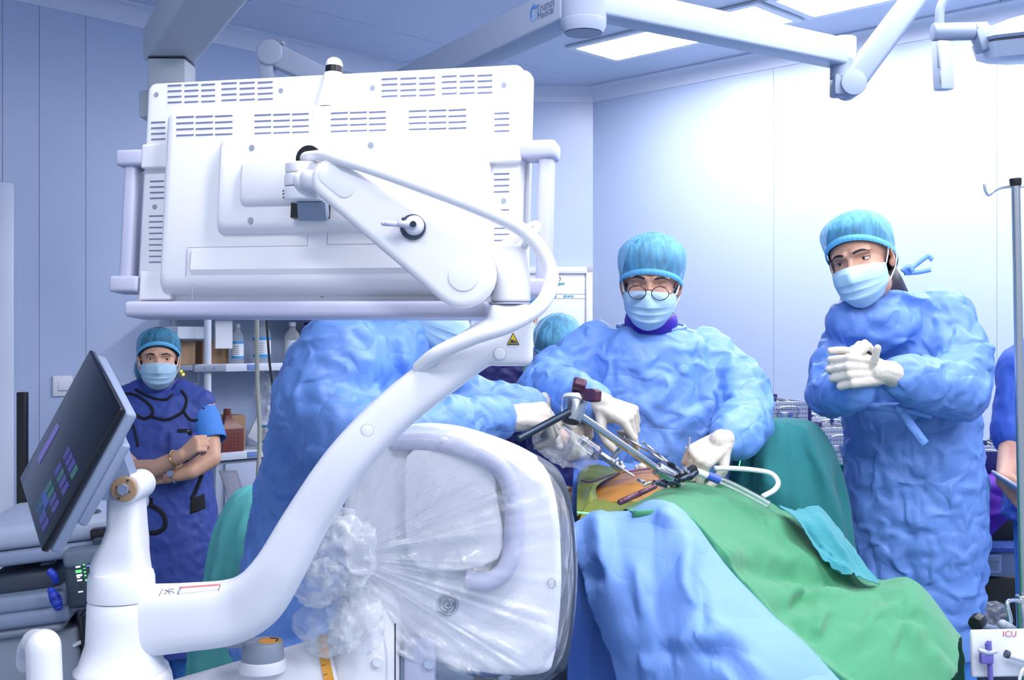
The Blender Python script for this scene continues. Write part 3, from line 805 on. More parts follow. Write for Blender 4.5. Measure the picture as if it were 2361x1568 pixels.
def glassy(name, tint, gloss=0.12, rough=0.05):
    m = bpy.data.materials.new(name); m.use_nodes = True; nt = m.node_tree; n = nt.nodes; L = nt.links
    n.remove(n['Principled BSDF'])
    tr = n.new('ShaderNodeBsdfTransparent'); tr.inputs[0].default_value = (*tint, 1)
    gl = n.new('ShaderNodeBsdfGlossy'); gl.inputs['Roughness'].default_value = rough
    fr = n.new('ShaderNodeFresnel'); fr.inputs[0].default_value = 1.4
    ad = n.new('ShaderNodeMath'); ad.operation = 'ADD'; ad.inputs[1].default_value = gloss; L.new(fr.outputs[0], ad.inputs[0])
    mx = n.new('ShaderNodeMixShader'); L.new(ad.outputs[0], mx.inputs[0]); L.new(tr.outputs[0], mx.inputs[1]); L.new(gl.outputs[0], mx.inputs[2])
    L.new(mx.outputs[0], n['Material Output'].inputs[0]); return m
M_['lens'] = glassy('spectacle_lens', (0.97, 0.97, 1.0), 0.02)
M_['clear'] = glassy('clear_bottle_plastic', (0.90, 0.94, 0.98), 0.10, 0.3)

def head_matrix(c, yaw, pitch=0, roll=0, s=1.0):
    return Matrix.Translation(c) @ Matrix.Rotation(math.radians(yaw), 4, 'Z') @ Matrix.Rotation(math.radians(roll), 4, 'Y') @ Matrix.Rotation(math.radians(pitch), 4, 'X') @ Matrix.Scale(s, 4)

def add_head(b, M):
    old = b.M; b.M = M
    b.ell((0, 0.012, 0.035), (0.076, 0.096, 0.085)); b.ell((0, -0.026, -0.028), (0.064, 0.064, 0.085))
    b.ell((0, -0.056, -0.096), (0.034, 0.030, 0.024))
    for s in (-1, 1):
        b.ell((s * 0.034, -0.018, -0.074), (0.031, 0.05, 0.036)); b.ell((s * 0.041, -0.056, -0.034), (0.023, 0.026, 0.022))
        b.cone((s * 0.012, -0.083, 0.020), (s * 0.044, -0.068, 0.020), 0.0105, 0.010)
        b.cone((s * 0.010, -0.100, -0.042), (s * 0.012, -0.09, -0.042), 0.0085, 0.0085)
        b.ell((s * 0.079, 0.012, -0.010), (0.0065, 0.019, 0.031), Euler((0.15, 0, s * 0.35)))
        b.ell((s * 0.074, 0.004, -0.032), (0.007, 0.010, 0.013))
    b.cone((0, -0.082, 0.010), (0, -0.106, -0.036), 0.0085, 0.0115)
    b.cone((0, -0.080, -0.072), (0, -0.078, -0.062), 0.014, 0.012)
    b.M = old

def sculpt_head(me, M):
    """press the eye sockets and the ear bowls in"""
    co = getco(me); no = getno(me); Mi = np.array(M.inverted()); l = co @ Mi[:3, :3].T + Mi[:3, 3]
    d = np.zeros(len(co))
    for s in (-1, 1):
        r2 = ((l[:, 0] - s * 0.031) / 0.016) ** 2 + ((l[:, 2] - 0.001) / 0.010) ** 2 + ((l[:, 1] + 0.08) / 0.05) ** 2
        d -= 0.0075 * np.exp(-r2)
        r2 = ((l[:, 0] - s * 0.086) / 0.012) ** 2 + ((l[:, 1] - 0.008) / 0.009) ** 2 + ((l[:, 2] + 0.008) / 0.016) ** 2
        d -= 0.004 * np.exp(-r2)
    sc = M.to_scale().x
    setco(me, co + no * (d * sc)[:, None])

def shell(name, fn, nu, nv, m, parent, closed_u=False, thick=0.0):
    vs = [fn(i / (nu if closed_u else nu - 1), j / (nv - 1)) for j in range(nv) for i in range(nu)]
    fs = []
    for j in range(nv - 1):
        for i in range(nu if closed_u else nu - 1):
            fs.append((j * nu + i, j * nu + (i + 1) % nu, (j + 1) * nu + (i + 1) % nu, (j + 1) * nu + i))
    me = bpy.data.meshes.new(name); me.from_pydata([tuple(v) for v in vs], [], fs); me.update()
    o = newobj(name, me, m, parent, smooth=True)
    if thick: solidify(o, thick)
    return o

def dress_head(body, M, capm='cap', hairm='hair', eyes='open', gaze=(0, 0), skinm='skin', glasses=False, seed=0, mask=True, puff=1.0, capfront=0.046, hairback=False, browm='hair'):
    tree = BVHTree.FromPolygons([v.co.copy() for v in body.data.vertices], [p.vertices[:] for p in body.data.polygons])
    Mi = M.inverted(); sc = M.to_scale().x
    def surf(x, z, dflt=-0.08):
        o = M @ Vector((x, -0.3, z)); d = (M.to_3x3() @ Vector((0, 1, 0))).normalized()
        h = tree.ray_cast(o, d)
        return (Mi @ h[0]).y if h[0] is not None else dflt
    rg = np.random.RandomState(seed + 5)
    # hair shell over the cranium
    def hairf(u, v):
        ph = 2 * math.pi * u; fr = (1 - math.cos(ph)) / 2      # ph=0 front -> fr=0
        zr = 0.052 * (1 - fr) + (-0.075 if hairback else -0.055) * fr
        t = v * math.pi / 2
        r = math.sin(t) ** 0.8; z = zr + (0.127 - zr) * math.cos(t)
        return M @ Vector((0.0805 * r * math.sin(ph), 0.014 - 0.101 * r * math.cos(ph), z))
    shell('hair', hairf, 40, 14, M_[hairm], body, True)
    # bouffant cap: gathered rim, pleated crown
    ph0 = rg.uniform(0, 6)
    def capf(u, v):
        ph = 2 * math.pi * u; fr = (1 - math.cos(ph)) / 2
        zr = capfront * (1 - fr) - 0.058 * fr
        t = v * 0.5 * math.pi
        bul = 1 + 0.30 * puff * math.sin(min(v * 1.05, 1) * math.pi) ** 1.2 + 0.05 * puff * fr
        r = (math.sin(t) ** 0.86) * bul
        pl = 0.012 * math.sin(34 * ph + ph0) * v ** 3 + 0.014 * math.sin(9 * ph + ph0 + 5 * v) * (v * (1 - v) * 4) + 0.01 * math.sin(17 * ph + 2 + 9 * v) * (v * (1 - v) * 4)
        r *= 1 + pl
        top = 0.120 + 0.012 * puff
        z = zr + (top - zr) * math.cos(t) ** 0.95 + 0.003 * math.sin(34 * ph) * v ** 4
        sx, sy = 0.0835, 0.104
        return M @ Vector((sx * r * math.sin(ph), 0.012 - sy * r * math.cos(ph) + 0.014 * puff * (1 - v), z))
    cp = shell('bouffant_cap', capf, 140, 26, M_[capm], body, True)
    def rimf(u, v):
        ph = 2 * math.pi * u; fr = (1 - math.cos(ph)) / 2
        zr = capfront * (1 - fr) - 0.058 * fr
        r = 1.0 + 0.03 * math.sin(v * math.pi) + 0.02 * math.sin(46 * ph) * v
        return M @ Vector((0.0845 * r * math.sin(ph), 0.012 - 0.105 * r * math.cos(ph), zr + 0.008 - 0.016 * v))
    shell('elastic_rim', rimf, 140, 6, M_['caprim'], cp, True)
    # eyes
    for s in (-1, 1):
        ex_, ez_ = s * 0.0315, 0.000
        ey = surf(ex_, ez_) + 0.0095
        if eyes == 'open':
            b = MB(M); b.ell((ex_, ey, ez_), 0.0122, u=20, v=12); eye = b.build('eyeball', M_['eyewhite'], body, smooth=True)
            g = Vector((math.sin(math.radians(gaze[0])), -1, math.sin(math.radians(gaze[1])))).normalized()
            b = MB(M); c = Vector((ex_, ey, ez_)) + g * 0.0086; q = Vector((0, 0, 1)).rotation_difference(g).to_matrix()
            b.ell(c, (0.0060, 0.0060, 0.0040), q); b.build('iris', M_['iris'], eye, smooth=True)
        up, lo = (16, 14) if eyes == 'open' else (-24, 34)
        for nm, e0, e1 in (('eyelid', up, 88), ('eyelid', -lo, -88)):
            def lid(u, v, e0=e0, e1=e1):
                az = math.radians(-82 + 164 * u); k = math.cos(az) ** 0.6
                e = math.radians((e0 * k if eyes == 'open' else e0 - 8 * k) * (1 - v) + e1 * v)
                R = 0.0137
                return M @ Vector((ex_ + R * 1.12 * math.sin(az) * math.cos(e), ey - R * math.cos(az) * math.cos(e), ez_ + R * 0.95 * math.sin(e)))
            shell(nm, lid, 17, 7, M_[skinm], body)
        def lash(u, v):
            az = math.radians(-78 + 156 * u); k = math.cos(az) ** 0.6; e = math.radians((up * k if eyes == 'open' else -24 - 8 * k) + 6 * v); R = 0.0142
            return M @ Vector((ex_ + R * 1.12 * math.sin(az) * math.cos(e), ey - R * math.cos(az) * math.cos(e), ez_ + R * 0.95 * math.sin(e)))
        shell('lash_line', lash, 17, 2, M_['hair'], body)
        pts = [(s * 0.013, 0.0200), (s * 0.022, 0.0225), (s * 0.036, 0.0230), (s * 0.050, 0.0165)]
        b = MB(M); b.tube([Vector((x, surf(x, z) - 0.0002, z)) for x, z in pts], [0.0026, 0.0034, 0.0030, 0.0012], seg=8); b.build('eyebrow', M_[browm], body, smooth=True)
    # pleated mask
    if mask:
        def maskf(u, v):
            a = (u * 2 - 1); ph = math.radians(80) * a
            front = float(np.interp(v, [0, 0.12, 0.3, 0.55, 0.8, 1.0], [0.103, 0.116, 0.122, 0.116, 0.107, 0.078]))
            wx = float(np.interp(v, [0, 0.3, 0.7, 1.0], [0.0715, 0.0715, 0.067, 0.052]))
            z = float(np.interp(v, [0, 1], [-0.012, -0.123]))
            z += (-0.016 * (1 - v) + 0.030 * v) * abs(a) ** 1.6
            nose = 0.010 * math.exp(-(a / 0.16) ** 2) * math.exp(-((v - 0.22) / 0.22) ** 2)
            pleat = sum(0.0035 * max(0, 1 - abs(v - c - 0.03 * abs(a)) / 0.05) for c in (0.36, 0.55, 0.74)) * (1 - 0.5 * abs(a))
            wr = 0.0016 * math.sin(9 * a + 14 * v + seed) * (1 - v * 0.4)
            x = wx * math.sin(ph); y = -(0.018 + (front - 0.018 + nose + pleat + wr) * (math.cos(ph) ** 0.85)) if abs(a) < 0.999 else -0.018 - 0.2 * (front - 0.018) * 0.9
            return M @ Vector((x, y, z))
        mk = shell('face_mask', maskf, 41, 44, M_['mask'], body, thick=0.0012)
        b = MB(); b.tube([maskf(k / 16, 0.0) for k in range(17)], 0.0016, seg=6, res=2); b.build('mask_top_hem', M_['maskw'], mk, smooth=True)
        for s in (0, 1):
            sg = -1 if s == 0 else 1
            A, B_ = maskf(s, 0.02), maskf(s, 0.93)
            E1 = M @ Vector((sg * 0.0805, 0.006, 0.022)); E2 = M @ Vector((sg * 0.085, 0.034, -0.006)); E3 = M @ Vector((sg * 0.078, 0.012, -0.044))
            b = MB(); b.tube([A, A.lerp(E1, 0.5) + (M.to_3x3() @ Vector((sg * 0.002, 0, 0))), E1, E2, E3, B_], 0.0018 if not glasses else 0.0024, seg=8, res=6)
            b.build('ear_loop', M_['maskw'], mk, smooth=True)
    if glasses:
        gz, gy = -0.012, -0.127
        gg = None
        for s in (-1, 1):
            c = Vector((s * 0.0300, gy + 0.002, gz))
            b = MB(M); b.tube([c + Vector((0.0215 * math.cos(a) * (1 + 0.06 * math.cos(2 * a)), 0.002 * math.cos(a) * s * 0, 0.0185 * math.sin(a))) for a in [k * math.pi / 10 for k in range(20)]], 0.00115, seg=8, res=3, closed=True)
            f = b.build('spectacle_rim', M_['black'], body, smooth=True)
            b = MB(M); b.lathe([(0.0, 0.0), (0.0205, 0.0), (0.0205, 0.0008), (0, 0.0008)], 28, Matrix.Translation(c) @ Matrix.Rotation(math.pi / 2, 4, 'X') @ Matrix.Diagonal((1.03, 0.88, 1, 1)))
            b.build('lens', M_['lens'], f)
            b = MB(M); b.tube([c + Vector((s * 0.0215, 0, 0.003)), c + Vector((s * 0.030, 0.002, 0.003)), Vector((s * 0.076, -0.03, 0.010)), Vector((s * 0.083, 0.012, 0.018))], 0.0011, seg=8, res=5); b.build('temple', M_['black'], f, smooth=True)
        b = MB(M); b.tube([Vector((-0.0092, gy, gz + 0.004)), Vector((-0.005, gy - 0.003, gz + 0.009)), Vector((0.005, gy - 0.003, gz + 0.009)), Vector((0.0092, gy, gz + 0.004))], 0.0011, seg=8, res=5); b.build('spectacle_bridge', M_['black'], body, smooth=True)

FING = ((0.031, 0.088, (0.044, 0.026, 0.020)), (0.011, 0.092, (0.048, 0.030, 0.021)), (-0.0095, 0.089, (0.044, 0.028, 0.021)), (-0.0285, 0.082, (0.034, 0.021, 0.018)))
def add_hand(b, M, curl, thumb=((0.75, 0.62, -0.25), (0.45, 0.85, -0.3), (0.3, 0.9, -0.35)), spread=(0.10, 0.02, -0.05, -0.14), s=1.0, fr=1.0, tside=1):
    """M: wrist frame, +y to the fingers, +z back of the hand, thumb towards +x*tside ; curl: four (a, b, c) bends in degrees"""
    V = lambda x, y, z: M @ (Vector((x * tside, y, z)) * s)
    for x, y, _ in FING: b.cone(V(x * 0.62, 0.012, 0), V(x, y, 0.001), 0.0135 * s, 0.0118 * s)
    b.cone(V(0.02, 0.02, -0.006), V(0.022, 0.055, -0.008), 0.016 * s, 0.013 * s); b.cone(V(-0.02, 0.02, -0.006), V(-0.022, 0.06, -0.006), 0.014 * s, 0.012 * s)
    for (x, y, ls), cu, sp in zip(FING, curl, spread):
        p = Vector((x, y, 0.001)); a = 0.0; r = 0.0102 * fr
        for L_, c in zip(ls, cu):
            a += math.radians(c)
            d = Vector((math.sin(sp) * math.cos(a), math.cos(sp) * math.cos(a), -math.sin(a)))
            q = p + d * L_; b.cone(V(*p), V(*q), r * s, r * 0.9 * s, seg=12); p = q; r *= 0.9
    p = Vector((0.024, 0.026, -0.008)); r = 0.0145
    for L_, d in zip((0.042, 0.032, 0.026), thumb):
        q = p + Vector(d).normalized() * L_; b.cone(V(*p), V(*q), r * s, r * 0.86 * s, seg=12); p = q; r *= 0.86

def hframe(wrist, fwd, dorsal):
    y = Vector(fwd).normalized(); z = Vector(dorsal); z = (z - y * z.dot(y)).normalized(); x = y.cross(z)
    m = Matrix((x, y, z)).transposed().to_4x4(); m.translation = Vector(wrist); return m

def glove(name, parent, wrist, fwd, dorsal, curl, tside, back, s=1.06, thumb=None, spread=(0.10, 0.02, -0.05, -0.14), cuff_r=0.040):
    """gloved hand with five fingers ; back: point up the forearm where the cuff ends"""
    M = hframe(wrist, fwd, dorsal); b = MB()
    kw = {} if thumb is None else {'thumb': thumb}
    add_hand(b, M, curl, s=s, tside=tside, spread=spread, fr=1.02, **kw)
    w, bk = Vector(wrist), Vector(back)
    b.cone(w + (M.to_3x3() @ Vector((0, 0.02, 0))), w, 0.030, 0.031); b.chain([w, w.lerp(bk, 0.5), bk], [0.031, 0.036, cuff_r])
    me = b.remesh(0.0026, 5, 0.5)
    crumple(me, 11 + len(name), 26, lens=(0.02, 0.05), width=(0.003, 0.005), amp=(0.0008, 0.0018), noise=0.0008, nscale=40)
    g = newobj(name, me, M_['glove'], parent, smooth=True)
    d = (bk - w).normalized()
    c = MB(); c.tube([bk + (d.orthogonal().normalized() * math.cos(a) + d.cross(d.orthogonal().normalized()) * math.sin(a)) * (cuff_r + 0.001) for a in [k * math.pi / 6 for k in range(12)]], 0.0025, seg=8, res=4, closed=True)
    c.build('cuff_roll', M_['glovecuff'], g, smooth=True)
    return g

def ering(c, rx, ry, yaw=0, n=28, tilt=0.0):
    R = Matrix.Rotation(math.radians(yaw), 3, 'Z'); o = []
    for k in range(n):
        a = 2 * math.pi * k / n
        p = R @ Vector((rx * math.copysign(abs(math.cos(a)) ** 0.85, math.cos(a)), ry * math.copysign(abs(math.sin(a)) ** 0.85, math.sin(a)), 0)); p.z = tilt * p.x
        o.append(Vector(c) + p)
    return o

def make_body(root, headM, neck0, torso, arms, skin, legs=None, vox=0.0045, hands=()):
    """one continuous skin surface: head, neck, trunk, arms and legs"""
    b = MB(); add_head(b, headM)
    b.cone(headM @ Vector((0, 0.012, -0.05)), neck0, 0.055, 0.058)
    b.cone(headM @ Vector((0, -0.01, -0.085)), neck0, 0.045, 0.056)
    b.loft([ering(c, rx * 0.80, ry * 0.80, yw) for c, rx, ry, yw in torso])
    b.cone(neck0, torso[0][0] - Vector((0, 0, 0.06)), 0.06, 0.07)
    for pts, rad in arms: b.chain(pts, rad)
    if legs: 
        for pts, rad in legs: b.chain(pts, rad)
    for h in hands: add_hand(b, **h)
    me = b.remesh(vox, 4, 0.5); sculpt_head(me, headM)
    bo = newobj('body', me, M_[skin], root, smooth=True)
    if legs:
        for pts, rad in legs:
            t = MB(); lo = pts[-1].copy(); lo.z = 0.11; t.tube([pts[0], pts[0].lerp(lo, 0.5), lo], [rad[0] + 0.02, rad[0] + 0.008, rad[-1] + 0.03], seg=20, res=6); tr = t.build('trouser_leg', M_['scrub'], bo, smooth=True)
            t = MB(); t.ell(Vector((pts[-1].x, pts[-1].y - 0.06, 0.035)), (0.048, 0.13, 0.034)); t.build('clog', M_['dgrey'], bo, smooth=True)
    return bo

def make_gown(name, parent, torso, sleeves, mtl, seed, vox=0.012, n_crease=70, extra=(), zmin=-9, smooth=8, folds=(), grow=(1.16, 1.16, 1.15), iters=100, tris=0.38, bend=0.045, tether=0.006):
    b = MB(); b.loft([ering(c, rx, ry, yw) for c, rx, ry, yw in torso])
    for pts, rad in sleeves: b.chain(pts, rad)
    for f in extra: b.ell(*f)
    me = b.remesh(vox, smooth, 0.5)
    if folds: creases(me, folds, sharp=False)
    me = irregular(me, tris, 0.003)
    if grow: buckle(me, grow, seed=seed, iters=iters, bend=bend, tether=tether)
    me = subdiv(me, 1)
    crumple(me, seed, n_crease // 2, zmin=zmin, amp=(0.003, 0.008), noise=0.002)
    return newobj(name, me, mtl, parent, smooth=True)
# ------------------------------------------------------------------ the surgeon behind the patient
def person(loc, label, group=None):
    return empty('person', loc, label, 'person', group)
Y0 = 3.15
S1 = person(P(1505, 784, Y0) * 1, 'surgeon in blue gown and round black glasses looking down at the wound')
S1.location.z = 0
hM = head_matrix(P(1501, 648, 3.06), -9, 12, 3, 0.99)
T = lambda u, v, Y, rx, ry, yaw=0: (P(u, v, Y), rx, ry, yaw)
tor = [T(1498, 756, Y0 - .01, .088, .075), T(1499, 768, Y0, .150, .10), T(1502, 798, Y0, .195, .125), T(1508, 850, Y0, .215, .14), T(1512, 950, Y0, .215, .15), T(1512, 1080, Y0, .215, .15), T(1512, 1300, Y0, .22, .16), T(1512, 1600, Y0, .22, .16)]
aL = [P(1378, 803, Y0), P(1290, 868, 3.12), P(1262, 905, 3.05), P(1330, 925, 2.88), P(1378, 928, 2.80)]
aR = [P(1622, 818, Y0), P(1705, 890, 3.08), P(1718, 965, 3.0), P(1700, 1000, 2.86), P(1672, 1012, 2.80)]
body = make_body(S1, hM, P(1505, 745, Y0), tor, [([p for p in aL], [.05, .045, .042, .035, .028]), ([p for p in aR], [.05, .045, .042, .035, .028])], 'skin2',
                 legs=[([P(1512 + s * 90, 1560, Y0), Vector((P(1512 + s * 90, 1560, Y0).x, Y0, 0.06))], [.08, .05]) for s in (-1, 1)])
dress_head(body, hM, 'cap', 'hairgrey', eyes='closed', skinm='skin2', glasses=True, seed=1, puff=1.0, capfront=0.040)
fl_ = [(P(1320, 830, 3.0), P(1365, 760, 3.0), .02, .012), (P(1385, 760, 3.02), P(1390, 930, 3.0), .014, -.016), (P(1610, 790, 3.02), P(1618, 960, 3.0), .016, -.012), (P(1450, 800, 3.0), P(1470, 860, 3.0), .02, .008),
       (P(1470, 950, 2.99), P(1560, 900, 3.0), .018, .008), (P(1660, 850, 3.0), P(1700, 920, 2.95), .014, .012), (P(1680, 830, 3.02), P(1655, 900, 2.97), .012, -.010)]
gw = make_gown('surgical_gown', body, tor, [(aL[:4] + [aL[3].lerp(aL[4], 0.6)], [.075, .085, .080, .066, .054]), (aR[:4] + [aR[3].lerp(aR[4], 0.5)], [.075, .078, .076, .064, .055])], M_['gown'], 3, n_crease=95, folds=fl_)
b = MB(); b.lathe([(0.058, -0.032), (0.069, -0.030), (0.0705, 0.0), (0.066, 0.018), (0.060, 0.020)], 36, Matrix.Translation(P(1501, 738, Y0 - 0.045)) @ Matrix.Rotation(0.12, 4, 'X') @ Matrix.Diagonal((1.04, 1.08, 1, 1)))
b.build('thyroid_collar', M_['collarp'], body, smooth=True)
b = MB(); b.tube([P(1500, 755, Y0) + Vector((0.092 * math.cos(a), 0.082 * math.sin(a) - 0.018, 0.002 + 0.012 * math.sin(a))) for a in [k * math.pi / 8 for k in range(16)]], 0.0065, seg=10, res=4, closed=True); b.build('neck_binding', M_['gown2'], gw, smooth=True)
w = aL[4]
glove('glove', body, w, Vector((0.085, -0.05, -0.035)), Vector((0.25, -0.65, 0.8)), [(40, 28, 12), (66, 66, 40), (70, 66, 36), (72, 60, 34)], 1, P(1352, 920, 2.86), thumb=((0.75, 0.5, -0.5), (0.35, 0.8, -0.55), (0.1, 0.9, -0.4)), s=1.06)
w = aR[4]
glove('glove', body, w, Vector((-0.088, -0.045, -0.050)), Vector((-0.35, -0.75, 0.66)), [(52, 48, 26), (58, 50, 28), (62, 52, 28), (64, 50, 26)], -1, P(1698, 992, 2.86), thumb=((0.55, 0.65, -0.5), (0.1, 0.9, -0.4), (-0.1, 0.9, -0.3)), s=1.08)

# ------------------------------------------------------------------ the man standing with clasped hands
Y0 = 3.3
S2 = person((P(2105, 784, Y0).x, Y0, 0), 'man in blue gown leaning forward with gloved hands clasped at chest')
hM = head_matrix(P(1984, 596, 3.16), -36, 10, -13, 1.06)
tor = [T(2020, 674, 3.22, .092, .094, -30), T(2046, 690, 3.26, .125, .118, -30), T(2082, 722, 3.3, .175, .14, -28), T(2096, 780, 3.3, .205, .16, -26), T(2094, 860, 3.3, .205, .16, -24), T(2096, 930, 3.3, .190, .15, -20), T(2102, 1000, 3.3, .192, .15, -20), T(2110, 1120, 3.3, .200, .16, -20), T(2112, 1260, 3.3, .198, .16, -20), T(2108, 1400, 3.3, .185, .15, -20), T(2106, 1492, 3.3, .175, .145, -20)]
aR = [P(2165, 738, 3.22), P(2212, 830, 3.15), P(2208, 900, 3.08), P(2110, 880, 2.99), P(2040, 858, 2.94)]
aL = [P(1972, 775, 3.28), P(1928, 850, 3.22), P(1918, 905, 3.16), P(1950, 905, 3.04), P(1985, 892, 2.97)]
body = make_body(S2, hM, P(2030, 690, 3.24), tor, [(aR, [.05, .046, .042, .035, .028]), (aL, [.05, .045, .042, .035, .028])], 'skin2',
                 legs=[([P(2106 + s * 70, 1480, 3.3), Vector((P(2106 + s * 75, 1480, 3.3).x, 3.3, 0.06))], [.075, .05]) for s in (-1, 1)])
dress_head(body, hM, 'cap', 'hair', eyes='open', gaze=(-14, 4), skinm='skin2', seed=2, puff=0.75, capfront=0.062)
fl_ = [(P(2030, 800, 3.05), P(2110, 860, 3.05), .02, .012), (P(2110, 760, 3.08), P(2090, 860, 3.08), .018, -.014), (P(2140, 790, 3.05), P(2190, 850, 3.02), .016, -.012), (P(1970, 1120, 3.1), P(2240, 1150, 3.1), .022, .010),
       (P(1990, 980, 3.1), P(2070, 935, 3.1), .02, .01), (P(1960, 1105, 3.1), P(2120, 1160, 3.1), .012, -.012), (P(2080, 1040, 3.1), P(2230, 1010, 3.1), .02, .009), (P(2060, 1290, 3.1), P(2200, 1200, 3.1), .025, .010)]
gw = make_gown('surgical_gown', body, tor, [(aR[:4] + [aR[3].lerp(aR[4], 0.35)], [.092, .088, .084, .070, .060]), (aL[:4] + [aL[3].lerp(aL[4], 0.75)], [.085, .074, .070, .060, .052])], M_['gown2'], 8, n_crease=120, folds=fl_, extra=((P(2016, 748, 3.20), (.135, .105, .095)), (P(2040, 702, 3.22), (.085, .085, .045))))
b = MB(); b.lathe([(0.060, -0.052), (0.074, -0.048), (0.0735, 0.0), (0.070, 0.034), (0.060, 0.036)], 36, Matrix.Translation(P(2018, 668, 3.21)) @ Matrix.Rotation(math.radians(-26), 4, 'Y') @ Matrix.Rotation(0.10, 4, 'X') @ Matrix.Diagonal((1.08, 1.1, 1.15, 1))); b.build('thyroid_collar', M_['collark'], body, smooth=True)
b = MB(); b.tube([P(2063, 640, 3.165), P(2068, 655, 3.165), P(2066, 672, 3.17)], 0.0075, seg=8, flat=(0, 1, 0)); b.build('collar_strap', M_['labelw'], body, smooth=True)
def ribbon(name, pts, wdt, parent, m, th=0.004):
    """flat fabric tie lying along points"""
    C = spline([Vector(p) for p in pts], 6); rings = []
    for i, c in enumerate(C):
        t = (C[min(i + 1, len(C) - 1)] - C[max(i - 1, 0)]).normalized(); n_ = t.cross(Vector((0, 1, 0))).normalized(); k = Vector((0, th / 2, 0))
        rings.append([c + n_ * wdt / 2 - k, c - n_ * wdt / 2 - k, c - n_ * wdt / 2 + k, c + n_ * wdt / 2 + k])
    b = MB(); b.loft(rings); return b.build(name, m, parent, smooth=True)
yk = 3.05
ribbon('waist_tie', [P(1996, 940, yk + .005), P(2030, 941, yk - .02), P(2072, 944, yk - .03)], .018, gw, M_['gown'])
ribbon('waist_tie', [P(2072, 942, yk - .03), P(2110, 950, yk - .035), P(2148, 960, yk - .03)], .016, gw, M_['gown'])
ribbon('waist_tie', [P(2076, 945, yk - .03), P(2105, 985, yk - .04), P(2134, 1024, yk - .045)], .022, gw, M_['gown'])
ribbon('waist_tie', [P(2076, 948, yk - .03), P(2098, 985, yk - .032), P(2122, 1015, yk - .036)], .016, gw, M_['gown2'])
b = MB(); b.ell(P(2073, 943, yk - .038), (.012, .010, .012)); b.build('tie_knot', M_['gown'], gw, smooth=True)
b = MB(); wy = P(2096, 930, 3.3); b.tube([wy + Matrix.Rotation(math.radians(-20), 3, 'Z') @ Vector((.198 * math.cos(a), .158 * math.sin(a), 0.004 * math.sin(3 * a))) for a in [k * math.pi / 12 for k in range(24)]], 0.007, seg=8, res=3, closed=True); b.build('waist_belt', M_['gown'], gw, smooth=True)
for pts in ([P(2085, 628, 3.2), P(2110, 612, 3.22), P(2138, 592, 3.24), P(2150, 600, 3.24)], [P(2085, 630, 3.2), P(2115, 628, 3.22), P(2146, 622, 3.22)], [P(2080, 626, 3.2), P(2095, 614, 3.2), P(2105, 626, 3.2)]):
    ribbon('neck_tie', pts, .013, gw, M_['gown'])
w = aR[4]
glove('glove', body, w, Vector((-1, -0.18, 0.02)), Vector((-0.12, -1, 0.22)), [(48, 72, 40), (52, 74, 40), (54, 76, 40), (56, 76, 40)], 1, P(2088, 872, 2.97), s=1.12, thumb=((0.6, 0.75, -0.35), (0.25, 0.9, -0.3), (0.0, 1.0, -0.3)), spread=(0.08, 0.03, -0.03, -0.09), cuff_r=0.045)
w = aL[4] + Vector((0, 0.015, 0))
glove('glove', body, w, Vector((-0.25, -0.12, 0.75)), Vector((-0.8, -0.2, -0.3)), [(70, 80, 40)] * 4, 1, P(1965, 900, 3.02), s=1.0, cuff_r=0.046)

# ------------------------------------------------------------------ the assistant bending over, back to the wall of shelves
Y0 = 2.62
S3 = person((P(790, 784, Y0).x, Y0, 0), 'assistant in crumpled blue gown reaching right behind the curved white arm')
hM = head_matrix(P(988, 676, 2.60), 62, 22, 6, 1.05)
tor = [T(900, 728, Y0, .085, .09, 20), T(872, 748, Y0, .135, .14, 20), T(838, 800, Y0, .160, .185, 20), T(812, 880, Y0, .172, .20, 20), T(800, 960, Y0, .172, .20, 15), T(775, 1060, Y0, .172, .19, 10), T(748, 1180, Y0, .168, .19, 5), T(722, 1330, Y0, .165, .19, 0), T(712, 1480, Y0, .165, .19, 0), T(708, 1640, Y0, .165, .19, 0)]
aN = [P(790, 830, 2.44), P(735, 945, 2.38), P(800, 1010, 2.34), P(1010, 990, 2.46), P(1150, 962, 2.58)]
aF = [P(950, 800, 2.80), P(1040, 900, 2.85), P(1075, 935, 2.85), P(1190, 940, 2.88), P(1292, 945, 2.90)]
body = make_body(S3, hM, P(930, 735, Y0), tor, [(aN, [.05, .046, .043, .036, .029]), (aF, [.05, .045, .04, .035, .028])], 'skin2',
                 legs=[([P(712 + s * 60, 1600, Y0), Vector((P(712 + s * 60, 1600, Y0).x, Y0, 0.06))], [.08, .05]) for s in (-1, 1)])
dress_head(body, hM, 'cap', 'hair', eyes='open', skinm='skin2', seed=3)
fl_ = [(P(645, 900, 2.5), P(800, 1000, 2.35), .03, .016), (P(700, 890, 2.45), P(830, 870, 2.4), .022, -.014), (P(820, 780, 2.45), P(890, 870, 2.42), .022, .014), (P(720, 930, 2.4), P(830, 960, 2.35), .02, -.012), (P(640, 1000, 2.5), P(760, 930, 2.36), .025, .012),
       (P(900, 770, 2.5), P(950, 860, 2.45), .02, .014), (P(620, 1100, 2.5), P(740, 1040, 2.42), .025, .010), (P(1040, 900, 2.7), P(1060, 960, 2.65), .014, .012), (P(1090, 925, 2.7), P(1080, 980, 2.6), .012, -.010)]
gw = make_gown('surgical_gown', body, tor, [(aN[:4] + [aN[3].lerp(aN[4], 0.92)], [.105, .100, .098, .072, .052]), (aF[:4] + [aF[3].lerp(aF[4], 0.3)], [.10, .085, .078, .06, .052])], M_['gown'], 21, n_crease=130, folds=fl_)
b = MB(); b.lathe([(0.056, -0.04), (0.070, -0.036), (0.072, 0.0), (0.068, 0.03), (0.060, 0.032)], 36, Matrix.Translation(P(945, 722, Y0)) @ Matrix.Rotation(math.radians(28), 4, 'Y')); b.build('thyroid_collar', M_['collarp'], body, smooth=True)
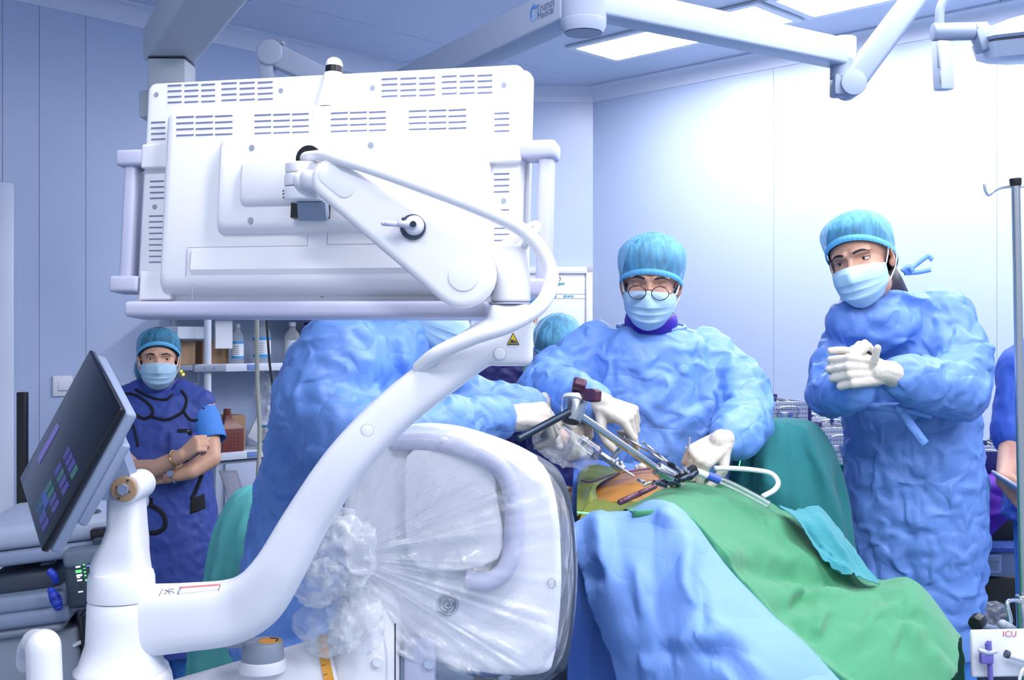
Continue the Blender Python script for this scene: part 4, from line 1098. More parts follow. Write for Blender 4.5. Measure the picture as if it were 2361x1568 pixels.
glove('glove', body, aN[4] + Vector((.012, .0, 0.0)), Vector((1, 0.22, 0.02)), Vector((0.1, -0.6, 1)), [(52, 50, 28), (58, 54, 30), (62, 56, 30), (66, 56, 30)], -1, P(1146, 968, 2.575), s=1.12, cuff_r=0.041)
glove('glove', body, aF[4], Vector((0.42, -0.45, -0.30)), Vector((0.3, -0.5, 0.8)), [(55, 40, 22), (60, 42, 24), (62, 44, 24), (64, 44, 24)], 1, P(1262, 938, 2.9), s=0.98)
for pts in ([P(742, 735, 2.52), P(728, 760, 2.50), P(724, 790, 2.5)],): ribbon('neck_tie', pts, .010, gw, M_['gown'])

# ------------------------------------------------------------------ the woman with crossed arms
Y0 = 4.4
S4 = person((P(380, 784, Y0).x, Y0, 0), 'woman in navy lead apron standing with bare arms crossed')
hM = head_matrix(P(366, 826, 4.36), 16, 3, 0, 0.95)
tor = [T(372, 902, Y0, .085, .075), T(374, 916, Y0, .150, .10), T(376, 945, Y0, .180, .115), T(378, 1000, Y0, .175, .125), T(382, 1080, Y0, .165, .13), T(390, 1160, Y0, .170, .135), T(400, 1260, Y0, .180, .14), T(405, 1400, Y0, .185, .15), T(408, 1500, Y0, .185, .15)]
aA = [P(287, 940, 4.38), P(292, 1030, 4.34), P(302, 1084, 4.26), P(360, 1080, 4.18), P(420, 1050, 4.14)]
aB = [P(470, 940, 4.38), P(482, 1010, 4.34), P(486, 1056, 4.26), P(440, 1085, 4.20), P(392, 1098, 4.19)]
fist = [(70, 85, 45)] * 4
h1 = dict(thumb=((0.3, 0.8, -0.5), (0.0, 0.8, -0.6), (-0.2, 0.8, -0.6)), M=hframe(aA[4], Vector((0.062, -.02, 0.045)), Vector((-0.3, -1, 0.5))), curl=[(62, 80, 40)] * 4, tside=-1, s=0.88)
h2 = dict(M=hframe(aB[4], Vector((-0.07, 0.05, -0.004)), Vector((0, -1, 0.2))), curl=[(20, 30, 15)] * 4, tside=1, s=0.86)
body = make_body(S4, hM, P(370, 900, Y0), tor, [(aA, [.046, .042, .039, .034, .026]), (aB, [.046, .042, .039, .034, .026])], 'skin', vox=0.0042, hands=(h1, h2),
                 legs=[([P(405 + s * 45, 1480, Y0), Vector((P(405 + s * 45, 1480, Y0).x, Y0, 0.05))], [.085, .045]) for s in (-1, 1)])
dress_head(body, hM, 'cap2', 'hair', eyes='open', gaze=(12, 0), skinm='skin', seed=4, puff=0.55, capfront=0.066, hairback=True)
# hair bun under the cap
b = MB(hM); b.ell((-0.045, 0.075, -0.050), (0.050, 0.050, 0.058)); b.build('hair_bun', M_['hair'], body, smooth=True)
b = MB(hM); b.ell((-0.045, 0.077, -0.050), (0.056, 0.056, 0.064)); b.build('cap_pouch', M_['cap2'], body, smooth=True)
# scrub shirt sleeves
for pts, rad in (([P(292, 915, 4.38), P(284, 975, 4.36), P(292, 1032, 4.34)], [.050, .056, .060]), ([P(464, 928, 4.39), P(474, 965, 4.37), P(486, 1016, 4.34)], [.042, .055, .060])):
    b = MB(); b.tube(pts, [r for r in rad], seg=22, res=6, cap=False); s_ = b.build('scrub_sleeve', M_['scrub'], body, smooth=True); solidify(s_, 0.003)
apr = make_gown('lead_apron', body, [(c, rx * 1.06, ry * 1.08, y) for c, rx, ry, y in tor], [([P(282, 925, 4.39), P(330, 908, 4.39)], [.058, .06]), ([P(462, 930, 4.385), P(420, 908, 4.39)], [.060, .058])], M_['navy'], 31, n_crease=14, grow=(1.04, 1.04, 1.03), tris=0.8)
b = MB(); b.lathe([(0.058, -0.045), (0.075, -0.040), (0.072, 0.0), (0.068, 0.028), (0.058, 0.030)], 36, Matrix.Translation(P(371, 893, Y0 - 0.01)) @ Matrix.Rotation(0.15, 4, 'X')); col_ = b.build('thyroid_collar', M_['navy'], body, smooth=True)
def surf_tube(obj, pix, r, m, name, parent, depth0=3.0, lift=0.001, flat=True, res=6, closed=False):
    """tube that follows the visible front of a mesh along photo points"""
    t = BVHTree.FromPolygons([v.co.copy() for v in obj.data.vertices], [p.vertices[:] for p in obj.data.polygons])
    c = Vector((0, 0, CAMH)); pts = []; last = None
    dense = spline([Vector((u, v, 0)) for u, v in pix], res, closed)
    for q in dense:
        d = (P(q.x, q.y, 1.0) - c).normalized(); h = t.ray_cast(c + d * depth0 * 0.5, d)
        if h[0] is not None: last = (h[0] - d * lift); pts.append(last)
    if len(pts) < 3: return None
    b = MB(); b.tube(pts, r, seg=8, res=2, closed=closed); return b.build(name, m, parent, smooth=True)
BK = M_['blackcloth']
surf_tube(apr, [(258, 915), (300, 908), (335, 925), (352, 945), (348, 958), (330, 965), (300, 948), (258, 930)], .0055, BK, 'apron_binding', apr)
surf_tube(apr, [(348, 960), (380, 968), (405, 960), (424, 945), (430, 920), (418, 900)], .0055, BK, 'apron_binding', apr)
surf_tube(apr, [(424, 950), (440, 968), (460, 966), (468, 952), (470, 940)], .0055, BK, 'apron_binding', apr)
surf_tube(apr, [(312, 898), (345, 915), (380, 922), (398, 910)], .0055, BK, 'apron_binding', apr)
surf_tube(apr, [(290, 940), (308, 985), (318, 1030)], .005, BK, 'apron_binding', apr)
surf_tube(apr, [(466, 1095), (450, 1135), (440, 1150)], .008, BK, 'apron_binding', apr)
surf_tube(apr, [(330, 1160), (360, 1172), (378, 1190), (380, 1215), (360, 1228), (335, 1228)], .0085, BK, 'apron_binding', apr)
def surf_patch(obj, quad, m, name, parent, n=8, lift=0.003, depth0=2.0, th=0.002):
    """thin sewn patch following the visible front of a mesh inside a photo quad (tl, tr, br, bl)"""
    t = BVHTree.FromPolygons([v.co.copy() for v in obj.data.vertices], [p.vertices[:] for p in obj.data.polygons])
    c = Vector((0, 0, CAMH)); V = []; q = [Vector((u, v, 0)) for u, v in quad]
    for j in range(n):
        for i in range(n):
            a, e = i / (n - 1), j / (n - 1); p = (q[0].lerp(q[1], a)).lerp(q[3].lerp(q[2], a), e)
            d = (P(p.x, p.y, 1.0) - c).normalized(); h = t.ray_cast(c + d * depth0, d)
            V.append(h[0] - d * lift if h[0] is not None else (V[-1] if V else c + d * 4))
    me = bpy.data.meshes.new(name); me.from_pydata([tuple(v) for v in V], [], [(j * n + i, j * n + i + 1, (j + 1) * n + i + 1, (j + 1) * n + i) for j in range(n - 1) for i in range(n - 1)]); me.update()
    o = newobj(name, me, m, parent, smooth=True); solidify(o, th, 1.0); return o
surf_patch(apr, [(390, 998), (462, 998), (460, 1062), (388, 1060)], M_['navy'], 'chest_pocket', apr, lift=0.014)
surf_patch(apr, [(440, 1150), (472, 1138), (474, 1172), (438, 1186)], BK, 'apron_strap', apr)
surf_patch(apr, [(322, 1148), (352, 1148), (352, 1168), (322, 1164)], BK, 'apron_strap', apr)
for pc, nm in ((aA[3].lerp(aA[4], 0.75), 'bracelet'), (aB[3].lerp(aB[4], 0.85), 'wristwatch')):
    ax_ = (aA[4] - aA[3]).normalized() if nm == 'bracelet' else (aB[4] - aB[3]).normalized(); o1 = ax_.orthogonal().normalized(); o2 = ax_.cross(o1); r = 0.0315 if nm == 'bracelet' else 0.031
    b = MB(); b.tube([pc + (o1 * math.cos(a) + o2 * math.sin(a)) * r for a in [k * math.pi / 8 for k in range(16)]], 0.003, seg=8, res=3, closed=True)
    if nm == 'wristwatch': b.cyl(pc + Vector((0.0, -0.032, 0.01)), pc + Vector((0, -0.040, 0.013)), 0.013, seg=20)
    w_ = b.build(nm, mat('gold_chain', (212, 180, 120), rough=0.25, metal=1.0) if nm == 'bracelet' else M_['steel2'], S4); 
# phone in her chest pocket
b = MB()
pq = P(426, 996, 4.4)
tre = BVHTree.FromPolygons([v.co.copy() for v in apr.data.vertices], [p.vertices[:] for p in apr.data.polygons])
h_ = tre.ray_cast(Vector((0, 0, CAMH)), (pq - Vector((0, 0, CAMH))).normalized()); pq = h_[0] - Vector((0, 0.004, 0)) if h_[0] else pq
b.box(pq, (0.058, 0.010, 0.024), bev=0.004); ph_ = b.build('phone', M_['black']); tag(ph_, 'black phone peeking out of the navy chest pocket', 'phone')
b = MB(); b.cyl(pq + Vector((0.016, -0.005, 0.005)), pq + Vector((0.016, -0.0065, 0.005)), 0.003, seg=16); b.build('camera_lens', M_['grey'], ph_)

# ------------------------------------------------------------------ two staff further back
Y0 = 4.55
S5 = person((P(1170, 784, Y0).x, Y0, 0), 'staff member in dark indigo apron, face hidden behind the white post')
hM = head_matrix(P(1192, 728, Y0), 5, 10, 0, 1.0)
tor = [T(1180, 800, Y0, .09, .08), T(1175, 815, Y0, .16, .11), T(1170, 845, Y0, .20, .13), T(1166, 920, Y0, .20, .14), T(1166, 1000, Y0, .19, .14), T(1166, 1300, Y0, .2, .15)]
aA = [P(1080, 845, Y0), P(1062, 930, Y0 - .05), P(1100, 985, Y0 - .25)]; aB = [P(1262, 845, Y0), P(1285, 930, Y0 - .05), P(1240, 985, Y0 - .25)]
body = make_body(S5, hM, P(1182, 800, Y0), tor, [(aA, [.05, .045, .035]), (aB, [.05, .045, .035])], 'skin', vox=0.0065, legs=[([P(1166 + s * 45, 1290, Y0), Vector((P(1166 + s * 45, 1290, Y0).x, Y0, 0.05))], [.08, .05]) for s in (-1, 1)])
dress_head(body, hM, 'cap', 'hair', seed=6, skinm='skin')
ap5 = make_gown('lead_apron', body, [(c, rx * 1.05, ry * 1.05, y) for c, rx, ry, y in tor], [(aA[:2], [.075, .065]), (aB[:2], [.075, .065])], M_['indigo'], 41, n_crease=40, iters=50)
surf_patch(ap5, [(1207, 862), (1244, 864), (1242, 890), (1206, 886)], M_['indigo'], 'chest_pocket', ap5, lift=0.006)
Mt = Matrix.Translation(P(1222, 876, 4.36)) @ Matrix.Rotation(math.pi / 2, 4, 'X')
lettering('pocket_lettering', 'Crealtiv', 0.018, Mt, M_['labelw'], ap5)
b = MB(); b.box(P(1225, 848, 4.36), (0.062, 0.03, 0.05), Euler((0, 0.25, 0)), bev=0.008); o = b.build('folded_wipe', mat('green_wipe', (120, 180, 168), rough=0.6, crease=0.7, cscale=40)); tag(o, 'crumpled green wipe packet tucked into the indigo apron pocket', 'wipe packet')
Y0 = 4.15
S6 = person((P(1330, 784, Y0).x, Y0, 0), 'bowed staff member with blue bouffant cap behind the surgeon\'s shoulder')
hM = head_matrix(P(1284, 806, Y0 - 0.04), -12, 30, 6, 0.98)
tor = [T(1312, 848, Y0, .09, .08), T(1322, 862, Y0, .15, .11), T(1330, 890, Y0, .19, .13), T(1335, 960, Y0, .19, .14), T(1335, 1060, Y0, .18, .14), T(1335, 1350, Y0, .19, .15)]
aA = [P(1245, 895, Y0), P(1235, 970, Y0 - .05), P(1290, 1010, Y0 - .25)]; aB = [P(1420, 895, Y0), P(1435, 980, Y0 - .05), P(1380, 1020, Y0 - .25)]
body = make_body(S6, hM, P(1305, 850, Y0), tor, [(aA, [.05, .045, .035]), (aB, [.05, .045, .035])], 'skin2', vox=0.0065, legs=[([P(1335 + s * 45, 1340, Y0), Vector((P(1335 + s * 45, 1340, Y0).x, Y0, 0.05))], [.08, .05]) for s in (-1, 1)])
dress_head(body, hM, 'cap', 'hair', eyes='closed', seed=9, skinm='skin2', puff=0.8, capfront=0.035)
make_gown('scrub_shirt', body, [(c, rx * 1.05, ry * 1.05, y) for c, rx, ry, y in tor], [(aA[:2], [.072, .062]), (aB[:2], [.072, .062])], M_['indigo'], 43, n_crease=40, iters=50)

# ------------------------------------------------------------------ person at the right edge holding a phone
Y0 = 3.5
S7 = person((P(2470, 784, Y0).x, Y0, 0), 'person in blue scrubs behind the steel pole, bare forearm lowered')
hM = head_matrix(P(2455, 640, Y0), -30, 25, 0, 1.0)
tor = [T(2465, 770, Y0, .09, .08), T(2465, 790, Y0, .15, .11), T(2465, 830, Y0, .20, .13), T(2465, 950, Y0, .18, .14), T(2465, 1080, Y0, .17, .14), T(2462, 1200, Y0, .185, .15)]
aA = [P(2352, 860, Y0), P(2338, 980, Y0 - .03), P(2333, 1040, Y0 - .06), P(2325, 1085, Y0 - .20), P(2318, 1108, Y0 - .26)]
aB = [P(2570, 860, Y0), P(2590, 980, Y0), P(2540, 1050, Y0 - .15)]
hh = dict(M=hframe(aA[4], Vector((0.02, -0.05, -0.03)), Vector((-1, -0.25, 0.25))), curl=[(38, 40, 20)] * 4, tside=1, s=0.95, thumb=((0.5, 0.7, -0.6), (0.2, 0.9, -0.6), (0.1, 0.9, -0.5)))
lg = [([P(2420 + s * 75, 1190, Y0), Vector((P(2420 + s * 75, 1190, Y0).x, Y0, 0.06))], [.085, .05]) for s in (0, 1)]
body = make_body(S7, hM, P(2462, 770, Y0), tor, [(aA, [.05, .044, .040, .034, .027]), (aB, [.05, .045, .035])], 'skin2', vox=0.005, legs=lg, hands=(hh,))
dress_head(body, hM, 'cap', 'hair', seed=12, skinm='skin2')
M_['scrubd'] = mat('scrub_royal_blue', (58, 98, 200), rough=0.7, crease=0.4, cscale=6)
make_gown('scrub_shirt', body, [(c, rx * 1.06, ry * 1.06, y) for c, rx, ry, y in tor], [([P(2358, 850, Y0), P(2342, 960, Y0 - .02), P(2338, 1000, Y0 - .03)], [.078, .068, .070]), (aB[:2], [.078, .066])], M_['scrubd'], 51, n_crease=40, iters=50, grow=(1.07, 1.07, 1.07))
M_['silver'] = mat('phone_silver', (200, 206, 220), rough=0.2, metal=0.6)
ph2 = empty('phone', P(2335, 1122, 3.17), 'silver phone held in the bare hand behind the steel pole', 'phone')
RP = Euler((0.3, 0.75, 0.35))
b = MB(); b.box(P(2335, 1124, 3.17), (0.078, 0.14, 0.009), RP, bev=0.004); b.build('phone_case', M_['silver'], ph2)
b = MB(); b.box(P(2335, 1124, 3.17) + RP.to_matrix() @ Vector((0, 0, 0.005)), (0.07, 0.13, 0.001), RP); b.build('phone_screen', M_['grey'], ph2)
# ------------------------------------------------------------------ operating table, patient and drapes
M_['drape_g'] = mat('drape_green_cotton', (64, 142, 104), rough=0.85, vary=0.05, vscale=8, sheen=0.2)
M_['drape_b'] = mat('drape_blue_paper', (116, 158, 232), rough=0.6, crease=0.3, cscale=4)
M_['drape_b2'] = mat('drape_blue_paper_deep', (92, 134, 224), rough=0.6, crease=0.4, cscale=4)
M_['drape_t'] = mat('drape_teal_cotton', (28, 120, 128), rough=0.85, vary=0.08, vscale=5, sheen=0.15)
M_['drape_t2'] = mat('drape_teal_light', (46, 136, 150), rough=0.85, sheen=0.2)
M_['drape_m'] = mat('drape_mint', (112, 214, 208), rough=0.85)
M_['iodine'] = mat('iodine_skin', (196, 138, 66), rough=0.32, vary=0.22, vscale=9, spec=0.5, bump=0.03, bscale=60)
M_['olive'] = mat('incise_film_margin', (128, 142, 58), rough=0.35, vary=0.25, vscale=14, bump=0.05, bscale=40)
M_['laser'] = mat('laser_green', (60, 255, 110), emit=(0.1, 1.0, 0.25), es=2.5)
OT = empty('operating_table', (0.55, 2.75, 0), 'operating table hidden under the blue and green drapes', 'table')
def TP(u, v, Y, dz=0.0): q = P(u, v, Y); q.z += dz; return q
ta, tb_ = TP(1330, 1240, 2.75), TP(2080, 1500, 2.55)
dtab = (tb_ - ta); dtab.z = 0; dtab.normalize(); ntab = Vector((-dtab.y, dtab.x, 0))
Rt = Matrix((dtab, ntab, Vector((0, 0, 1)))).transposed()
b = MB(); c = (ta + tb_) / 2; b.box((c.x - .1, c.y + .06, 0.60), (0.85, 0.34, 0.06), Rt, bev=0.02); b.build('table_top', M_['dgrey'], OT)
b = MB(); b.box((c.x - .1, c.y + .06, 0.33), (0.26, 0.22, 0.56), Rt, bev=0.03); b.build('pedestal', M_['grey'], OT)
b = MB(); b.box((c.x, c.y + .02, 0.04), (0.8, 0.4, 0.08), Rt, bev=0.03); b.build('foot_plate', M_['grey'], OT)
# patient: one continuous prone body along the table
PT = person((c.x, c.y, 0.75), 'patient lying prone under drapes with orange iodine-painted back showing')
b = MB()
b.ell(P(1450, 1195, 2.78), (.16, .14, .085)); b.ell(P(1600, 1215, 2.77), (.17, .13, .085)); b.ell(P(1390, 1195, 2.82), (.16, .13, .075))
b.chain([P(1680, 1300, 2.76), P(1880, 1460, 2.62), P(2000, 1540, 2.52)], [.06, .05, .04]); b.chain([P(1680, 1300, 2.88), P(1880, 1440, 2.76), P(2000, 1530, 2.68)], [.06, .05, .04])
b.cone(P(1300, 1170, 3.0), P(1250, 1180, 3.08), .06, .06); b.ell(P(1215, 1170, 3.12), (.09, .085, .09))
me = b.remesh(0.008, 6); newobj('body', me, M_['iodine'], PT, smooth=True)
def sheet(name, G, m, label=None, cat='drape', nu=90, nv=60, folds=(), parent=None, thick=0.002, noise=0.004, nscale=6, seed=1, grow=0, ir=0.14, bend=0.1):
    me = grid_mesh(name, [[q if isinstance(q, Vector) else P(*q) for q in r] for r in G], nu, nv)
    if noise:
        co = getco(me); no = getno(me); d = vnoise(co * nscale, seed) * 0.6 + vnoise(co * nscale * 2.3, seed + 1) * 0.4
        setco(me, co + no * (d * noise)[:, None])
    if folds: pcrease(me, folds)
    if grow:
        me = irregular(me, ir); buckle(me, (grow,) * 3, seed=seed, iters=90, bend=bend, tether=0.01, kick=0.004, kscale=7, lim_in=0.02, lim_out=0.03); me = subdiv(me, 1)
    o = newobj(name, me, m, parent, smooth=True); solidify(o, thick)
    if label: tag(o, label, cat)
    return o
# olive film margin around the painted field
sheet('incise_film', [[(1336, 1078, 2.93), (1370, 1070, 2.93), (1410, 1078, 2.93), (1440, 1088, 2.92)], [(1332, 1110, 2.78), (1355, 1100, 2.78), (1385, 1098, 2.78), (1412, 1098, 2.79)], [(1330, 1150, 2.66), (1345, 1145, 2.66), (1362, 1130, 2.66), (1376, 1122, 2.70)], [(1330, 1190, 2.56), (1348, 1182, 2.57), (1366, 1165, 2.60), (1378, 1150, 2.64)]],
      M_['olive'], 'olive-tinted clear film margin beside the painted back', 'drape film', 30, 30, noise=0.003)
sheet('incise_film', [[(1366, 1150, 2.63), (1400, 1152, 2.62), (1440, 1152, 2.62), (1480, 1150, 2.62)], [(1350, 1168, 2.58), (1395, 1172, 2.57), (1440, 1170, 2.57), (1480, 1166, 2.57)], [(1338, 1192, 2.53), (1390, 1196, 2.52), (1440, 1190, 2.52), (1480, 1182, 2.52)], [(1335, 1230, 2.50), (1390, 1234, 2.50), (1440, 1228, 2.50), (1480, 1220, 2.50)]],
      M_['olive'], 'olive-tinted film strip under the edge of the blue paper drape', 'drape film', 30, 24, noise=0.003)
# painted skin field in view
sheet('skin_field', [[(1395, 1092, 2.95), (1450, 1082, 2.95), (1510, 1084, 2.95), (1590, 1100, 2.95), (1630, 1120, 2.95)], [(1378, 1118, 2.80), (1440, 1098, 2.80), (1510, 1092, 2.80), (1590, 1108, 2.82), (1630, 1130, 2.82)], [(1366, 1140, 2.70), (1430, 1118, 2.69), (1500, 1112, 2.69), (1580, 1125, 2.72), (1620, 1150, 2.72)], [(1360, 1160, 2.62), (1430, 1158, 2.60), (1490, 1160, 2.60), (1560, 1170, 2.62), (1610, 1190, 2.62)]],
      M_['iodine'], None, nu=50, nv=40, noise=0.004, nscale=9, parent=PT)
# blue sheet hanging at the far-left of the field
sheet('side_drape', [[(1322, 1068, 2.95), (1360, 1062, 2.97), (1420, 1066, 2.99), (1500, 1075, 3.0)], [(1322, 1090, 2.85), (1340, 1080, 2.90), (1390, 1078, 2.95), (1480, 1085, 2.98)], [(1318, 1180, 2.70), (1330, 1180, 2.72), (1340, 1190, 2.74), (1360, 1200, 2.76)], [(1318, 1330, 2.66), (1335, 1330, 2.66), (1360, 1330, 2.68), (1400, 1330, 2.70)], [(1310, 1500, 2.64), (1340, 1500, 2.62), (1380, 1500, 2.62), (1440, 1500, 2.64)], [(1300, 1800, 2.62), (1350, 1800, 2.60), (1400, 1800, 2.60), (1460, 1800, 2.62)]],
      M_['drape_b2'], 'deep blue sheet hanging beside the x-ray head below the painted back', nu=40, nv=70, seed=5, folds=[((1370, 1400), (1350, 1568), 14, .012)])
# green cotton drape over the hips and legs
GD = sheet('surgical_drape', [
    [(1440, 1300, 2.90), (1560, 1300, 2.93), (1660, 1320, 2.95), (1780, 1380, 2.92), (1900, 1450, 2.90), (2020, 1540, 2.86), (2130, 1600, 2.85), (2230, 1720, 2.75)],
    [(1440, 1172, 2.85), (1555, 1128, 2.90), (1655, 1122, 2.94), (1775, 1182, 2.88), (1892, 1262, 2.82), (2012, 1352, 2.76), (2115, 1372, 2.70), (2215, 1490, 2.62)],
    [(1436, 1168, 2.64), (1550, 1122, 2.72), (1650, 1116, 2.78), (1765, 1172, 2.74), (1885, 1252, 2.68), (2005, 1344, 2.62), (2108, 1360, 2.56), (2205, 1480, 2.50)],
    [(1448, 1174, 2.52), (1566, 1150, 2.56), (1682, 1205, 2.58), (1800, 1300, 2.53), (1900, 1368, 2.48), (2010, 1420, 2.45), (2100, 1450, 2.42), (2200, 1545, 2.40)],
    [(1460, 1180, 2.46), (1590, 1188, 2.46), (1715, 1320, 2.40), (1800, 1412, 2.36), (1868, 1476, 2.33), (1940, 1530, 2.30), (2020, 1575, 2.28), (2130, 1640, 2.28)],
    [(1462, 1186, 2.44), (1585, 1205, 2.43), (1706, 1345, 2.37), (1790, 1440, 2.32), (1860, 1510, 2.28), (1950, 1580, 2.25), (2050, 1660, 2.24), (2160, 1780, 2.24)],
    [(1466, 1260, 2.48), (1590, 1300, 2.46), (1720, 1460, 2.40), (1810, 1560, 2.36), (1880, 1640, 2.32), (1970, 1720, 2.29), (2070, 1800, 2.28), (2180, 1880, 2.28)]],
    M_['drape_g'], 'bright green cotton drape sloping down over the patient\'s legs', nu=190, nv=170, seed=7, noise=0.003, grow=1.06, ir=0.16, bend=0.22, folds=[
    ((1700, 1300), (1990, 1345), 20, -.028), ((1745, 1285), (1960, 1310), 16, .012), ((1800, 1400), (1870, 1375), 12, -.022), ((1650, 1290), (1730, 1265), 10, .014), ((1700, 1258), (1748, 1280), 8, -.014),
    ((1760, 1210), (1850, 1200), 14, .010), ((1770, 1240), (1720, 1290), 8, .008), ((1850, 1345), (1810, 1400), 9, .014), ((1880, 1370), (1960, 1340), 10, .014), ((1990, 1430), (2060, 1400), 9, .014), ((1900, 1400), (1880, 1470), 9, .012),
    ((2060, 1420), (2140, 1440), 7, -.010), ((2085, 1430), (2120, 1480), 7, .010), ((2090, 1440), (2070, 1520), 7, -.009), ((1780, 1395), (1880, 1480), 10, -.008), ((1640, 1150), (1760, 1180), 12, .008), ((1600, 1160), (1680, 1150), 8, .006), ((1930, 1480), (2040, 1440), 14, .010), ((2140, 1500), (2190, 1560), 10, .012)])
# pale blue paper drape over the near side of the table
BD = sheet('paper_drape', [
    [(1322, 1232, 2.52), (1380, 1215, 2.54), (1450, 1200, 2.54), (1505, 1175, 2.54), (1560, 1195, 2.50), (1660, 1310, 2.42), (1760, 1410, 2.35), (1880, 1520, 2.28), (2000, 1660, 2.22)],
    [(1325, 1212, 2.46), (1376, 1187, 2.48), (1448, 1182, 2.48), (1505, 1156, 2.48), (1572, 1180, 2.44), (1662, 1296, 2.37), (1755, 1398, 2.31), (1870, 1506, 2.25), (1990, 1640, 2.19)],
    [(1332, 1265, 2.42), (1382, 1245, 2.41), (1440, 1235, 2.41), (1505, 1220, 2.41), (1562, 1245, 2.37), (1640, 1340, 2.31), (1720, 1430, 2.26), (1820, 1530, 2.20), (1930, 1660, 2.15)],
    [(1345, 1330, 2.40), (1395, 1335, 2.36), (1450, 1335, 2.34), (1510, 1330, 2.33), (1565, 1345, 2.30), (1630, 1415, 2.25), (1700, 1490, 2.21), (1790, 1580, 2.16), (1890, 1700, 2.12)],
    [(1385, 1450, 2.38), (1430, 1455, 2.33), (1480, 1450, 2.30), (1530, 1450, 2.28), (1580, 1460, 2.25), (1640, 1510, 2.21), (1710, 1580, 2.17), (1790, 1660, 2.13), (1880, 1760, 2.10)],
    [(1422, 1560, 2.36), (1460, 1570, 2.32), (1510, 1570, 2.28), (1560, 1575, 2.25), (1610, 1580, 2.22), (1670, 1620, 2.19), (1740, 1690, 2.15), (1810, 1760, 2.12), (1900, 1850, 2.10)],
    [(1440, 1800, 2.36), (1480, 1810, 2.32), (1530, 1820, 2.28), (1580, 1830, 2.25), (1630, 1840, 2.22), (1690, 1870, 2.19), (1760, 1930, 2.15), (1830, 1990, 2.12), (1920, 2060, 2.10)]],
    M_['drape_b'], 'pale blue paper drape with sharp folds over the near table edge', nu=160, nv=130, seed=9, noise=0.004, nscale=4, grow=1.035, ir=0.10, bend=0.25, folds=[
    ((1375, 1187), (1400, 1340), 16, 0.0240), ((1345, 1330), (1400, 1320), 10, -0.0240), ((1470, 1300), (1480, 1400), 10, 0.0150), ((1480, 1380), (1440, 1440), 9, -0.0120), ((1520, 1185), (1560, 1215), 14, 0.0180), ((1580, 1230), (1600, 1400), 18, 0.0180),
    ((1480, 1560), (1520, 1500), 12, 0.0210), ((1505, 1515), (1560, 1500), 9, -0.0180), ((1560, 1480), (1680, 1470), 14, 0.0180), ((1600, 1300), (1620, 1430), 12, -0.0150), ((1640, 1430), (1740, 1500), 14, 0.0150), ((1610, 1500), (1720, 1520), 14, -0.0180), ((1700, 1500), (1760, 1568), 12, 0.0150)])
# small teal towel on the slope
sheet('surgical_towel', [[(1798, 1166, 2.70), (1835, 1176, 2.70), (1880, 1168, 2.72), (1905, 1182, 2.74)], [(1842, 1200, 2.62), (1870, 1205, 2.63), (1905, 1205, 2.66), (1935, 1222, 2.70)], [(1880, 1258, 2.58), (1905, 1255, 2.60), (1940, 1250, 2.63), (1965, 1262, 2.66)], [(1905, 1294, 2.56), (1935, 1302, 2.57), (1965, 1300, 2.60), (1992, 1300, 2.63)], [(1935, 1306, 2.55), (1968, 1322, 2.55), (2002, 1336, 2.57), (2028, 1344, 2.60)]],
      M_['drape_t2'], 'small teal towel lying on the green drape by the teal-covered stand', 'towel', 70, 70, seed=12, noise=0.004, grow=1.02, ir=0.3, bend=0.3, folds=[((1850, 1200), (1900, 1270), 7, -.008), ((1880, 1190), (1960, 1300), 9, .008), ((1905, 1290), (1960, 1320), 7, .008)])
# teal cover tented over a stand behind the hips
def tent(name, rings, m, label, cat='drape cover', seed=3, amp=0.02, n=140, freq=11, folds=()):
    b = MB(); R = []
    for j, (v, u0, u1, Y, ry) in enumerate(rings):
        c = P((u0 + u1) / 2, v, Y); rx = (u1 - u0) / 2 / F * Y; r = []
        for k in range(n):
            a = 2 * math.pi * k / n; f = 1 + amp * (j / (len(rings) - 1)) * (math.sin(freq * a + seed + 0.25 * j) + 0.6 * math.sin(freq * 2.3 * a + 2 * seed))
            r.append(c + Vector((rx * f * math.cos(a), ry * f * math.sin(a), 0)))
        R.append(r)
    # refine between rings
    RR = []
    for k in range(n): RR.append(resample([R[j][k] for j in range(len(R))], 60))
    b.loft([[RR[k][j] for k in range(n)] for j in range(60)])
    me = b.mesh(name); co = getco(me); no = getno(me); setco(me, co + no * (vnoise(co * 7, seed) * 0.006)[:, None])
    if folds: pcrease(me, folds)
    me = irregular(me, 0.35); buckle(me, (1.07, 1.07, 1.04), seed=seed, iters=60, bend=0.12, tether=0.01, lim_out=0.03); me = subdiv(me, 1)
    o = newobj(name, me, m, None, smooth=True); tag(o, label, cat); return o
tent('stand_cover', [(962, 1772, 1812, 3.10, .02), (968, 1740, 1852, 3.10, .05), (990, 1716, 1888, 3.10, .08), (1040, 1690, 1916, 3.10, .11), (1120, 1672, 1938, 3.10, .13), (1230, 1660, 1958, 3.10, .14), (1330, 1655, 1968, 3.10, .15), (1500, 1650, 1975, 3.10, .15), (1930, 1645, 1985, 3.10, .15)],
     M_['drape_t'], 'dark teal cloth tented over a tall stand between surgeon and standing man', seed=4, amp=.03, folds=[((1850, 985), (1900, 1120), 12, .018), ((1900, 1120), (1950, 1240), 14, .014), ((1930, 1080), (1955, 1200), 9, -.012), ((1760, 1010), (1765, 1140), 14, .01), ((1735, 1000), (1720, 1120), 8, -.010), ((1720, 1080), (1850, 1180), 20, .006)])
